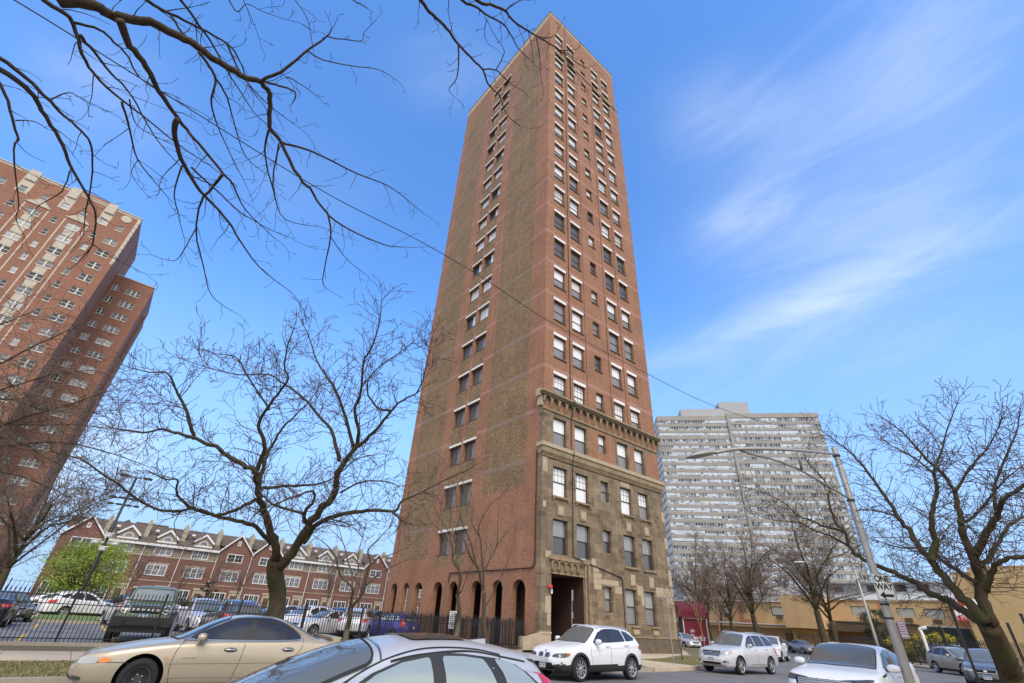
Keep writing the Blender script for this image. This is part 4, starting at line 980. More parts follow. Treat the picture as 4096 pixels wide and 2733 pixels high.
    def ribbon(s, path, axis, width=.012, off=.004, mirror=False, mb=None, closed=False, step=.06, m=0):
        mb = mb or MB(); pts = []
        P = path + ([path[0]] if closed else [])
        for a, b in zip(P, P[1:]):
            n = max(1, int(math.hypot(b[0] - a[0], b[1] - a[1]) / step))
            for i in range(n): pts.append((a[0] + (b[0] - a[0]) * i / n, a[1] + (b[1] - a[1]) * i / n))
        pts.append(P[-1]); prev = None
        for i, p in enumerate(pts):
            a, b = pts[max(i - 1, 0)], pts[min(i + 1, len(pts) - 1)]; tx, tz = b[0] - a[0], b[1] - a[1]; l = math.hypot(tx, tz) or 1; nx, nz = -tz / l * width / 2, tx / l * width / 2
            q = [s.proj(axis, p[0] + k * nx, p[1] + k * nz) for k in (-1, 1)]
            if None in q: prev = None; continue
            ids = []
            for pp, nn in q: c = pp + nn * off; ids.append(mb.p((c.x, -c.y if mirror else c.y, c.z)))
            if prev: mb.f.append([prev[0], prev[1], ids[1], ids[0]]); mb.m.append(m)
            prev = ids
        return mb
def wheel_mesh(Rw, wd, style):
    t = MB(); rr = Rw * (.62 if style == 'steel' else .70)
    M = Matrix.Rotation(R(90), 4, 'X')              # axis along y, outer face towards -y
    t.lathe([(rr, -wd / 2 + .02), (rr + .01, -wd / 2), (Rw - .03, -wd / 2 + .005), (Rw - .008, -wd / 2 + .03), (Rw, -wd / 4), (Rw, wd / 4), (Rw - .008, wd / 2 - .03), (Rw - .03, wd / 2 - .005), (rr + .01, wd / 2), (rr, wd / 2 - .02)], 40, 0, M)
    r = MB(); ro = rr
    r.lathe([(ro - .035, wd / 2 - .07), (ro - .02, wd / 2 - .005), (ro + .004, wd / 2 + .004), (ro + .004, wd / 2 - .04), (ro - .03, wd / 2 - .09)], 36, 0, M)
    r.lathe([(ro - .002, wd / 2 - .10), (ro - .02, wd / 2 - .095), (.02, wd / 2 - .095)], 30, 1, M)
    y = -(wd / 2 - .03)
    if style == 'steel':
        r.lathe([(ro - .01, wd / 2 - .05), (ro * .62, wd / 2 - .02), (ro * .5, wd / 2 - .045), (.1, wd / 2 - .05), (.07, wd / 2 - .02), (.02, wd / 2 - .018)], 30, 0, M)
        for k in range(14):
            a = 2 * PI * k / 14; r.lathe([(.019, 0), (.019, .004), (.002, .005)], 10, 1, Matrix.Translation((ro * .74 * math.cos(a), -(wd / 2 - .027), ro * .74 * math.sin(a))) @ M)
        for k in range(5):
            a = 2 * PI * k / 5; r.lathe([(.012, 0), (.012, .02), (.004, .022)], 8, 2, Matrix.Translation((.075 * math.cos(a), -(wd / 2 - .03), .075 * math.sin(a))) @ M)
    else:
        n, pair = {'ten': (5, .26), 'five': (5, 0), 'multi': (9, .0), 'six': (6, 0)}[style]
        wa, wb_ = {'ten': (.026, .018), 'five': (.06, .05), 'multi': (.022, .02), 'six': (.045, .035)}[style]
        for k in range(n):
            for s_ in ((-1, 1) if pair else (0,)):
                a = 2 * PI * k / n + s_ * pair * .5; a2 = 2 * PI * k / n + s_ * pair * 1.15
                p0 = Vector((math.cos(a) * .05, 0, math.sin(a) * .05)); p1 = Vector((math.cos(a2) * (ro - .015), 0, math.sin(a2) * (ro - .015)))
                d = (p1 - p0).normalized(); q = Vector((-d.z, 0, d.x))
                A = [p0 + q * wa, p0 - q * wa, p1 - q * wb_, p1 + q * wb_]; r.prism([(p.x, p.z) for p in A], y - .012, y + .045, 'y', 0)
        r.lathe([(.07, wd / 2 - .05), (.065, wd / 2 - .01), (.03, wd / 2)], 16, 0, M)
    return t.mesh('tyre', rubber, True), r.mesh('rim', [alloy if style != 'steel' else steel, wellm, chrome], False)
def ellipsoid(mb, c, r, n=12, m=0, cut=None):
    c = Vector(c); rows = []
    for i in range(n + 1):
        ph = PI * i / n; row = []
        for k in range(2 * n):
            th = PI * k / n; sx, sy, sz = math.sin(ph) * math.cos(th), math.sin(ph) * math.sin(th), math.cos(ph)
            e = .8; f = lambda v: math.copysign(abs(v) ** e, v); row.append(mb.p(c + Vector((f(sx) * r[0], f(sy) * r[1], f(sz) * r[2]))))
        rows.append(row)
    for A, B in zip(rows, rows[1:]):
        for k in range(2 * n): j = (k + 1) % (2 * n); mb.f.append([A[k], B[k], B[j], A[j]]); mb.m.append(m)
TYPES = {}
def mirror_pts(p): return [(a, b) for a, b in p]
def make_car(ty, label, cat='car', group=None):
    T = TYPES[ty]; B = Body(T); root = thing(T['name'], label, cat, group=group); L, W = T['L'], T['W']
    link('body', B.mesh(), root)
    gm = T.get('glass', tint); gs = T.get('side_glass', gm)
    def add(nm, mb, m, smooth=True, par=None):
        if mb.f: return mb.build(nm, m, par or root, smooth)
    add('windscreen', B.patch(T['wind'], T.get('wind_ax', 'T'), .012, .06, T.get('wrnd', 2)), gm)
    if 'wind_trim' in T:
        pass
    add('windscreen_seal', B.ribbon(rc(T['wind'], .03 * T.get('wrnd', 2)), T.get('wind_ax', 'T'), .018, .016, closed=True), gapm)
    add('rear_window', B.patch(T['rearw'], T.get('rear_ax', 'T'), .012, .06, 2), gm)
    if 'roofglass' in T: add('sunroof', B.patch(T['roofglass'], 'T', .012, .06, 2), tint)
    for mir in (False, True):
        for q in T['side']: add('side_window', B.patch(q, 'L', .012, .06, T.get('srnd', 1), mir), gs)
        for q in T.get('pillar', []): add('pillar_trim', B.patch(q, 'L', .008, .06, 0, mir), plastic)
        if 'strip' in T: add('window_trim', B.ribbon(T['strip'], 'L', T.get('stripw', .022), .012, mir), T.get('stripm', chrome))
        mb = MB()
        for q in T['gaps']: B.ribbon(q, 'L', .011, .003, mir, mb)
        add('door_gaps', mb, gapm)
        for nm, ax, q, mm in T.get('lamps', []):
            add(nm, B.patch(q, ax, .01, .06, 2, mir), mm)
        for q in T.get('mould', []): add('side_moulding', B.ribbon(q, 'L', T.get('mouldw', .03), .012, mir), T.get('mouldm', P_BASE))
        for x, z in T['handles']:
            pr_ = B.proj('L', x, z)
            if pr_:
                p = pr_[0]; mb = MB(); s_ = 1 if mir else -1; y = abs(p.y)
                if T.get('handle') == 'oval':
                    add('handle_recess', B.patch([(x + .13 * math.cos(a), z + .042 * math.sin(a)) for a in [2 * PI * k / 14 for k in range(14)]], 'L', .004, .1, 0, mir), mat('handle_shadow', (.10, .085, .06), .5))
                mb.tube([(x - .11, s_ * (y + .006), z), (x - .08, s_ * (y + .028), z + .005), (x + .08, s_ * (y + .028), z + .005), (x + .11, s_ * (y + .006), z)], [.012, .016, .016, .012], 8); add('door_handle', mb, T.get('handlem', P_BASE))
        mx, my, mz = T['mirror']; mb = MB(); s_ = 1 if mir else -1; mr = T.get('mirror_r', (.07, .125, .085))
        ellipsoid(mb, (mx, s_ * (my + .13), mz + .02), mr); mb.tube([(mx + .02, s_ * (my - .06), mz - .03), (mx, s_ * (my + .08), mz - .02)], .03, 8, 1)
        mo = add('mirror', mb, [T.get('mirrorm', P_BASE), plastic])
        mb = MB(); mb.box(mx + mr[0] * .86, mx + mr[0] * 1.02, s_ * (my + .04), s_ * (my + .22), mz - .04, mz + .08); add('mirror_glass', mb, cglass, False, mo)
        for xa in T.get('arches', []) and (T['fo'], T['fo'] + T['wb']):
            ra = T['R'] + .045 + T['arches'] / 2; pth = [(xa + ra * math.cos(PI * (-.12 + 1.24 * k / 20)), T['R'] + ra * math.sin(PI * (-.12 + 1.24 * k / 20))) for k in range(21)]
            add('arch_trim', B.ribbon(pth, 'L', T['arches'], .014, mir, step=1), plastic)
        if 'rails' in T:
            z0 = T['rails']; xs_, xe_ = T['railx']; mb = MB(); y = T['raily']; mb.tube([(xs_, s_ * y, z0(xs_) - .01), (xs_ + .1, s_ * y, z0(xs_ + .1) + .05), ((xs_ + xe_) / 2, s_ * y, z0((xs_ + xe_) / 2) + .055), (xe_ - .1, s_ * y, z0(xe_ - .1) + .05), (xe_, s_ * y, z0(xe_) - .01)], .018, 8); add('roof_rail', mb, T.get('railm', chrome))
    key = ('wheel', T['R'], T['rim'])
    if key not in CACHE: CACHE[key] = wheel_mesh(T['R'], .235, T['rim'])
    for xa in (T['fo'], T['fo'] + T['wb']):
        for s_ in (-1, 1):
            wo = link('wheel', CACHE[key][0], root); wo.location = (xa, s_ * (W / 2 - .125), T['R']); wo.rotation_euler = (0, rnd.uniform(0, 6), 0 if s_ < 0 else PI)
            link('rim', CACHE[key][1], wo)
    for nm, mm, fn in T.get('extra', []):
        mb = MB(); fn(B, mb); add(nm, mb, mm, False)
    if T.get('plate', True):
        for fr in (True, False):
            if fr and not T.get('fplate', True): continue
            zz = T['fpz'] if fr else T['rpz']; q = B.proj('F' if fr else 'B', T.get('fpy', 0) if fr else 0, zz)
            if q:
                x = q[0].x - .02 if fr else q[0].x + .02; cy_ = T.get('fpy', 0) if fr else 0; mb = MB(); x2 = x - .012 if fr else x + .012
                mb.box(x, x2, cy_ - .15, cy_ + .15, zz - .075, zz + .075, 0); x3 = x2 - .002 if fr else x2 + .002
                mb.box(x2, x3, cy_ - .148, cy_ + .148, zz + .03, zz + .073, 1)
                for k in range(7):
                    if k != 3: mb.box(x2, x3, cy_ - .125 + k * .037, cy_ - .1 + k * .037, zz - .045, zz + .015, 2)
                add('licence_plate', mb, [platem, plateb, platet], False)
    return root
def grille_bars(y0, y1, z0, z1, n, vert=True, th=.012, proud=.03, m=0):
    def fn(B, mb):
        for k in range(n):
            t = (k + .5) / n
            if vert: a = y0 + (y1 - y0) * t; pts = [(a, z0), (a, z1)]
            else: b = z0 + (z1 - z0) * t; pts = [(y0 + (y1 - y0) * i / 8, b) for i in range(9)]
            B.ribbon(pts, 'F', th, proud, mb=mb, m=m)
    return fn
def ring(y, z, a, b, n=20, p=1): return [(y + a * math.copysign(abs(math.cos(2 * PI * k / n)) ** p, math.cos(2 * PI * k / n)), z + b * math.copysign(abs(math.sin(2 * PI * k / n)) ** p, math.sin(2 * PI * k / n))) for k in range(n)]
def fpatch(q, off=.012, ax='F', rn=1, sym=True):
    def fn(B, mb):
        B.patch(q, ax, off, .08, rn, False, mb)
        if sym: B.patch(q, ax, off, .08, rn, True, mb)
    return fn
# gold saloon
TYPES['saloon_gold'] = dict(name='gold_saloon', L=4.98, W=1.87, R=.325, wb=2.77, fo=1.08, rim='steel', gap=.07,
  belt=[(0, .52), (.1, .66), (.45, .75), (1.0, .84), (1.5, .90), (2.2, .94), (3.2, .97), (4.0, .99), (4.6, .99), (4.9, .93), (4.98, .85)],
  top=[(0, .54), (.1, .69), (.45, .79), (1.0, .90), (1.45, .965), (1.7, 1.06), (2.1, 1.27), (2.45, 1.395), (2.8, 1.435), (3.2, 1.43), (3.6, 1.36), (3.95, 1.23), (4.3, 1.07), (4.55, 1.02), (4.85, .99), (4.98, .9)],
  wt=[(0, .5), (1.4, .68), (2.0, .62), (2.5, .60), (3.2, .60), (3.8, .60), (4.3, .64), (4.98, .6)], plan=[(0, .45), (.08, .62), (.25, .78), (.6, .88), (1.2, .925), (2, .935), (3.6, .935), (4.4, .89), (4.8, .78), (4.98, .62)],
  zb=[(0, .30), (.2, .2), (4.7, .22), (4.98, .36)],
  wind=[(1.52, -.66), (1.40, 0), (1.52, .66), (2.38, .50), (2.44, 0), (2.38, -.50)], rearw=[(4.42, -.58), (4.48, 0), (4.42, .58), (3.62, .48), (3.56, 0), (3.62, -.48)],
  side=[[(1.72, .985), (2.30, 1.27), (2.55, 1.35), (2.82, 1.375), (2.74, .99)], [(2.90, .995), (2.95, 1.38), (3.25, 1.36), (3.50, 1.29), (3.50, 1.01)], [(3.54, 1.01), (3.54, 1.27), (3.72, 1.19), (3.88, 1.08), (3.80, 1.02)]], srnd=1,
  pillar=[chaik([(1.66, .965), (2.28, 1.278), (2.55, 1.37), (2.95, 1.40), (3.3, 1.38), (3.6, 1.285), (3.84, 1.14), (3.92, 1.03), (3.80, 1.0), (2.8, .975)], 2, True, .15)],
  strip=chaik([(1.62, .955), (2.28, 1.285), (2.55, 1.375), (2.95, 1.405), (3.3, 1.385), (3.6, 1.29), (3.85, 1.14), (3.93, 1.03), (3.80, .995), (2.8, .97), (1.62, .955)], 2), stripw=.02,
  gaps=[chaik([(1.66, .95), (1.55, .8), (1.52, .5), (1.60, .26)], 2), [(2.78, .97), (2.74, .6), (2.66, .24)], chaik([(3.95, 1.05), (3.96, .85), (3.75, .66), (3.60, .62)], 2), [(1.6, .235), (3.5, .235)], chaik([(.25, .57), (.75, .585), (.86, .56)], 1)],
  mould=[[(1.45, .585), (3.6, .615)], [(1.5, .36), (3.5, .37)]], mouldw=.028, handles=[(2.52, .81), (3.66, .835)], handle='oval', handlem=chrome,
  mirror=(1.92, .87, 1.0), mirror_r=(.085, .11, .075),
  lamps=[('headlight', 'FC', [(-.30, .53), (-.22, .64), (.16, .655), (.17, .555)], lampc), ('indicator', 'FC', [(.18, .565), (.17, .65), (.34, .65), (.34, .58)], amber), ('tail_light', 'BC', [(-.3, .68), (-.3, .86), (.35, .88), (.35, .7)], redl), ('fog_lamp', 'FC', [(-.28, .30), (-.24, .36), (.02, .35), (.0, .29)], lampd)],
  fplate=False, fpz=.4, rpz=.78,
  extra=[('front_intake', plastic, fpatch([(-.4, .28), (.4, .28), (.36, .36), (-.36, .36)], sym=False)),
         ('spoiler', P_BASE, lambda B, mb: (mb.box(4.62, 4.86, -.70, .70, 1.06, 1.085), mb.box(4.66, 4.82, -.72, -.66, .98, 1.06), mb.box(4.66, 4.82, .66, .72, .98, 1.06), mb.box(4.66, 4.82, -.1, .1, 1.0, 1.06))),
         ('side_badge', mat('badge_grey', (.25, .21, .15), .4), lambda B, mb: [B.patch([(x, .655), (x + .018, .655), (x + .018, .672), (x, .672)], 'L', .006, .2, 0, False, mb) for x in [1.70 + .028 * k for k in range(9)]]),
         ('indicator', amber, fpatch(ring(1.42, .665, .028, .018), .008, 'L'))])
TYPES['hatch_silver'] = dict(crown=.17, name='silver_hatchback', L=4.1, W=1.70, R=.31, wb=2.5, fo=.8, rim='six', glass=cglass, side_glass=fogg,
  belt=[(0, .5), (.1, .66), (.5, .80), (.9, .90), (1.5, .97), (2.6, 1.03), (3.4, 1.09), (3.85, 1.10), (4.02, .98), (4.1, .85)],
  top=[(0, .52), (.1, .70), (.5, .87), (.78, .98), (1.15, 1.14), (1.6, 1.32), (2.0, 1.44), (2.4, 1.505), (2.85, 1.52), (3.3, 1.475), (3.72, 1.41), (3.85, 1.30), (4.0, 1.1), (4.1, .9)],
  wt=[(0, .45), (.8, .66), (1.5, .63), (2.1, .59), (3.0, .585), (3.7, .56), (4.1, .6)], plan=[(0, .45), (.1, .62), (.3, .75), (.8, .83), (1.5, .85), (3.2, .85), (3.8, .80), (4.02, .7), (4.1, .6)],
  wind=[(.80, -.68), (.68, 0), (.80, .68), (2.0, .55), (2.06, 0), (2.0, -.55)], rearw=[(-.5, 1.1), (.5, 1.1), (.46, 1.36), (-.46, 1.36)], rear_ax='B',
  roofglass=[(2.4, -.36), (2.4, .36), (3.0, .35), (3.0, -.35)],
  side=[[(1.62, 1.045), (2.0, 1.235), (2.25, 1.322), (2.51, 1.365), (2.51, 1.065)], [(2.63, 1.07), (2.63, 1.372), (2.85, 1.372), (3.07, 1.352), (3.18, 1.10)], [(3.28, 1.11), (3.20, 1.36), (3.42, 1.32), (3.62, 1.16)]],
  pillar=[[(1.50, 1.02), (1.98, 1.25), (2.25, 1.342), (2.50, 1.385), (2.66, 1.395), (2.85, 1.393), (3.07, 1.375), (3.24, 1.36), (3.46, 1.31), (3.66, 1.16), (3.62, 1.11), (2.5, 1.045)]],
  gaps=[[(1.05, .97), (1.0, .7), (1.1, .25)], [(2.58, 1.44), (2.58, 1.0), (2.55, .25)], chaik([(3.28, 1.38), (3.32, 1.05), (3.2, .8), (2.95, .5)], 2), chaik([(1.40, 1.0), (1.96, 1.30), (2.3, 1.405), (2.6, 1.44), (3.0, 1.435), (3.3, 1.39)], 2)],
  handles=[(2.1, .92), (3.05, .96)], mirror=(1.35, .80, 1.0), fpz=.45, rpz=.8,
  lamps=[('headlight', 'FC', [(-.3, .62), (-.1, .72), (.45, .86), (.4, .68)], lampc), ('tail_light', 'BC', [(-.10, .80), (-.10, 1.05), (.14, 1.28), (.19, 1.05), (.2, .82)], redl)],
  extra=[('spoiler', P_BASE, lambda B, mb: mb.prism([(3.66, 1.405), (3.9, 1.375), (3.92, 1.35), (3.66, 1.36)], -.50, .50, 'y')), ('roof_aerial', P_BASE, lambda B, mb: mb.prism([(3.2, 1.48), (3.42, 1.455), (3.42, 1.5)], -.025, .025, 'y')),
         ('roof_seam', gapm, lambda B, mb: [B.ribbon([(2.15, s * .56), (2.6, s * .54), (3.6, s * .50)], 'T', .014, .004, mb=mb) for s in (-1, 1)]), ('windscreen_header', mat('dark_band', (.10, .10, .10), .2, coat=1), lambda B, mb: B.ribbon([(2.07, -.55), (2.12, 0), (2.07, .55)], 'T', .02, .006, mb=mb))])
kid = [chaik([(s * .045, .72), (s * .06, .60), (s * .22, .60), (s * .27, .70), (s * .24, .765), (s * .08, .765)], 2, True) for s in (-1, 1)]
def kidney(B, mb):
    for k in kid: B.patch(k, 'F', .012, .05, 0, False, mb)
def kidney_rim(B, mb):
    for k in kid: B.ribbon(k, 'F', .016, .022, mb=mb, closed=True)
    for k in kid:
        a, b = min(p[0] for p in k), max(p[0] for p in k)
        for i in range(7): x = a + (b - a) * (i + .7) / 7.4; B.ribbon([(x, .61), (x, .755)], 'F', .008, .02, mb=mb)
TYPES['suv_white'] = dict(name='white_suv', L=4.65, W=1.88, R=.355, wb=2.81, fo=.87, rim='ten', clad=.47, arches=.075,
  belt=[(0, .62), (.08, .76), (.4, .90), (1.0, 1.0), (1.5, 1.05), (2.5, 1.09), (3.6, 1.15), (4.2, 1.16), (4.5, 1.08), (4.65, .9)],
  top=[(0, .64), (.08, .80), (.35, .96), (.9, 1.06), (1.25, 1.12), (1.6, 1.33), (2.0, 1.56), (2.35, 1.64), (2.9, 1.66), (3.5, 1.64), (4.05, 1.57), (4.3, 1.42), (4.5, 1.18), (4.65, .95)],
  wt=[(0, .5), (1.2, .74), (2.0, .64), (2.6, .62), (3.6, .61), (4.2, .60), (4.65, .7)], plan=[(0, .55), (.08, .70), (.25, .83), (.7, .92), (1.5, .94), (3.6, .94), (4.2, .90), (4.5, .80), (4.65, .68)],
  zb=[(0, .34), (.2, .24), (4.3, .26), (4.65, .42)],
  wind=[(1.28, -.72), (1.16, 0), (1.28, .72), (2.02, .57), (2.08, 0), (2.02, -.57)], rearw=[(-.56, 1.16), (.56, 1.16), (.50, 1.48), (-.50, 1.48)], rear_ax='B',
  side=[[(1.62, 1.11), (2.05, 1.42), (2.35, 1.52), (2.55, 1.545), (2.50, 1.13)], [(2.58, 1.135), (2.63, 1.55), (3.05, 1.555), (3.40, 1.53), (3.46, 1.18)], [(3.52, 1.185), (3.48, 1.52), (3.80, 1.47), (4.10, 1.30), (4.04, 1.22)]],
  pillar=[[(2.50, 1.13), (2.56, 1.55), (2.63, 1.55), (2.59, 1.13)]],
  gaps=[[(1.45, 1.05), (1.40, .8), (1.50, .45)], [(2.54, 1.12), (2.50, .8), (2.48, .45)], chaik([(3.62, 1.15), (3.60, .95), (3.35, .75), (3.3, .5)], 2)],
  mould=[[(1.45, .86), (2.3, .955), (3.4, 1.0), (4.2, 1.04)]], mouldw=.012, handles=[(2.33, 1.02), (3.42, 1.06)], mirror=(1.72, .88, 1.13), rails=curve([(1.9, 1.56), (2.5, 1.60), (3.5, 1.58), (4.1, 1.5)]), railx=(2.1, 4.0), raily=.60,
  lamps=[('headlight', 'FC', [(-.40, .66), (-.30, .75), (.10, .80), (.22, .76), (.08, .66)], lampd), ('indicator', 'FC', [(.12, .66), (.13, .80), (.25, .80), (.24, .73)], amber), ('fog_lamp', 'FC', ring(-.06, .505, .045, .045, 12), chrome), ('tail_light', 'BC', [(-.2, .9), (-.25, 1.05), (.25, 1.08), (.3, .95)], redl), ('lower_intake', 'FC', [(-.25, .34), (-.3, .41), (.08, .40), (.14, .34)], plastic)],
  fpz=.42, rpz=.7, glass=cglass, side_glass=tint,
  extra=[('grille', wellm, kidney), ('grille_surround', chrome, kidney_rim), ('lower_grille', wellm, fpatch([(-.50, .34), (.50, .34), (.42, .50), (-.42, .50)], sym=False)), ('mid_grille', wellm, fpatch([(-.26, .545), (.26, .545), (.28, .58), (-.28, .58)], sym=False)), ('skid_plate', alloy, fpatch([(-.45, .29), (.45, .29), (.5, .325), (-.5, .325)], .018, sym=False)),
         ('headlight_lens', chrome, fpatch(ring(-.12, .705, .045, .04, 12), .016, 'FC')), ('bonnet_badge', mat('badge_blue', (.05, .1, .3), .3), lambda B, mb: B.patch(ring(.1, 0, .035, .035, 12), 'T', .006, .1, 0, False, mb)),
         ('bonnet_crease', P_BASE, lambda B, mb: [B.ribbon([(.2, s * .3), (.7, s * .5), (1.1, s * .62)], 'T', .02, .006, mb=mb) for s in (-1, 1)])])
def bars_h(B, mb):
    for z in (.73, .785, .84, .895): B.ribbon([(-.42 + .84 * i / 10, z) for i in range(11)], 'F', .018, .03, mb=mb)
    B.ribbon(ring(0, .815, .06, .04, 16), 'F', .014, .04, mb=mb, closed=True); B.ribbon(ring(0, .83, .03, .022, 12), 'F', .01, .042, mb=mb, closed=True); B.ribbon([(0, .78), (0, .85)], 'F', .01, .042, mb=mb)
TYPES['suv_silver'] = dict(name='silver_suv', L=4.79, W=1.91, R=.365, wb=2.79, fo=.95, rim='five', gap=.055,
  belt=[(0, .66), (.1, .86), (.4, .96), (1.0, 1.04), (1.5, 1.09), (2.6, 1.12), (3.8, 1.17), (4.4, 1.18), (4.68, 1.05), (4.79, .85)],
  top=[(0, .70), (.1, .92), (.4, 1.03), (1.0, 1.12), (1.35, 1.17), (1.7, 1.40), (2.1, 1.64), (2.45, 1.72), (3.0, 1.745), (3.8, 1.73), (4.35, 1.66), (4.55, 1.48), (4.7, 1.22), (4.79, .9)],
  wt=[(0, .55), (1.3, .78), (2.1, .68), (2.7, .66), (3.8, .655), (4.4, .64), (4.79, .72)], plan=[(0, .60), (.1, .76), (.3, .86), (.7, .93), (1.5, .955), (3.8, .955), (4.4, .91), (4.68, .84), (4.79, .72)],
  zb=[(0, .36), (.2, .26), (4.4, .28), (4.79, .42)], wind=[(1.40, -.76), (1.26, 0), (1.40, .76), (2.10, .61), (2.16, 0), (2.10, -.61)], rearw=[(-.6, 1.22), (.6, 1.22), (.55, 1.58), (-.55, 1.58)], rear_ax='B', glass=cglass, side_glass=tint,
  side=[[(1.72, 1.15), (2.18, 1.50), (2.45, 1.60), (2.62, 1.61), (2.62, 1.16)], [(2.70, 1.165), (2.70, 1.62), (3.45, 1.62), (3.55, 1.19)], [(3.64, 1.195), (3.55, 1.62), (4.12, 1.58), (4.42, 1.32), (4.40, 1.22)]],
  gaps=[[(1.50, 1.08), (1.45, .8), (1.55, .40)], [(2.64, 1.15), (2.60, .8), (2.60, .40)], chaik([(3.62, 1.17), (3.62, .95), (3.40, .75), (3.35, .45)], 2)], handles=[(2.42, 1.02), (3.44, 1.05)], mirror=(1.82, .90, 1.17), mirrorm=chrome,
  rails=curve([(1.9, 1.66), (2.6, 1.70), (3.8, 1.69), (4.3, 1.62)]), railx=(2.3, 4.25), raily=.64, railm=alloy, fpz=.56, rpz=.8,
  lamps=[('headlight', 'FC', [(-.36, .76), (-.28, .88), (.20, .93), (.26, .86), (.05, .77)], lampc), ('indicator', 'FC', [(.17, .83), (.17, .925), (.26, .92), (.27, .86)], amber), ('fog_lamp', 'FC', ring(-.05, .50, .055, .055, 12), chrome), ('tail_light', 'BC', [(-.1, .85), (-.1, 1.12), (.22, 1.15), (.25, .92)], redl), ('lower_intake', 'FC', [(-.28, .46), (-.26, .54), (-.12, .54), (-.12, .46)], plastic)],
  extra=[('grille', wellm, fpatch([(-.42, .71), (.42, .71), (.47, .91), (-.47, .91)], .015, sym=False)), ('grille_bars', chrome, bars_h), ('lower_grille', wellm, fpatch([(-.45, .38), (.45, .38), (.5, .46), (-.5, .46)], sym=False)), ('sill_strip', chrome, lambda B, mb: (B.ribbon([(1.9, .42), (3.2, .42)], 'L', .022, .016, mb=mb), B.ribbon([(1.9, .42), (3.2, .42)], 'L', .022, .016, True, mb)))])
def mesh_grille(B, mb):
    for r in range(4):
        z = .73 + r * .038
        for s in (1, -1): B.ribbon([(-.56 + i * .035, z + s * .013 * (1 if (i + r) % 2 else -1)) for i in range(33)], 'F', .010, .022, mb=mb, step=1)
TYPES['suv_sleek'] = dict(name='low_roof_suv', L=4.37, W=1.9, R=.365, wb=2.68, fo=.86, rim='ten', clad=.42, arches=.05, gap=.05,
  belt=[(0, .70), (.07, .84), (.4, .95), (1.0, 1.03), (1.6, 1.08), (2.6, 1.13), (3.6, 1.19), (4.1, 1.22), (4.3, 1.1), (4.37, .9)],
  top=[(0, .72), (.07, .90), (.4, 1.03), (1.0, 1.10), (1.25, 1.14), (1.6, 1.35), (1.95, 1.54), (2.2, 1.595), (2.7, 1.60), (3.4, 1.55), (3.95, 1.47), (4.1, 1.38), (4.25, 1.2), (4.37, .95)],
  wt=[(0, .6), (1.2, .76), (2.0, .74), (2.7, .70), (3.6, .64), (4.1, .60), (4.37, .7)], plan=[(0, .66), (.07, .80), (.22, .89), (.7, .945), (1.5, .95), (3.5, .95), (4.0, .92), (4.3, .82), (4.37, .72)],
  zb=[(0, .36), (.2, .24), (4.1, .26), (4.37, .42)], wind=[(1.26, -.75), (1.14, 0), (1.26, .75), (1.98, .67), (2.04, 0), (1.98, -.67)], rearw=[(-.5, 1.22), (.5, 1.22), (.46, 1.4), (-.46, 1.4)], rear_ax='B', glass=cglass, side_glass=tint,
  side=[[(1.55, 1.12), (1.98, 1.42), (2.35, 1.50), (2.50, 1.505), (2.50, 1.15)], [(2.56, 1.155), (2.56, 1.505), (3.10, 1.48), (3.30, 1.45), (3.36, 1.2)], [(3.42, 1.205), (3.36, 1.44), (3.70, 1.39), (3.95, 1.30), (3.90, 1.25)]],
  gaps=[[(1.42, 1.05), (1.36, .8), (1.45, .42)], [(2.50, 1.14), (2.48, .8), (2.46, .42)], chaik([(3.5, 1.18), (3.48, 1), (3.25, .8), (3.2, .45)], 2)], handles=[(2.3, .97), (3.25, 1.0)], mirror=(1.60, .90, 1.12), mirror_r=(.085, .135, .085),
  lamps=[('headlight', 'FC', [(-.45, .80), (-.42, .88), (.10, .93), (.30, .93), (.05, .82)], lampd), ('lower_intake', 'FC', [(-.2, .42), (-.2, .60), (.0, .62), (.05, .44)], plastic), ('tail_light', 'BC', [(-.3, .98), (-.3, 1.06), (.25, 1.08), (.25, 1.0)], redl)],
  mould=[[(1.2, 1.02), (1.5, 1.045), (1.52, .99)]], mouldm=chrome, mouldw=.016, fpz=.5, rpz=.75,
  extra=[('grille', wellm, fpatch([(-.60, .72), (.60, .72), (.62, .87), (-.62, .87)], .012, sym=False)), ('grille_mesh', chrome, mesh_grille), ('bonnet_lettering', chrome, lambda B, mb: [B.patch([(.035, -.55 + k * .115), (.06, -.55 + k * .115), (.06, -.51 + k * .115), (.035, -.51 + k * .115)], 'T', .006, .2, 0, False, mb) for k in range(10) if k != 5]), ('bonnet_vent', wellm, fpatch([(1.02, .96), (1.35, 1.0), (1.38, 1.03), (1.05, 1.0)], .01, 'L')), ('lower_grille', wellm, fpatch([(-.45, .38), (.45, .38), (.5, .5), (-.5, .5)], sym=False))])
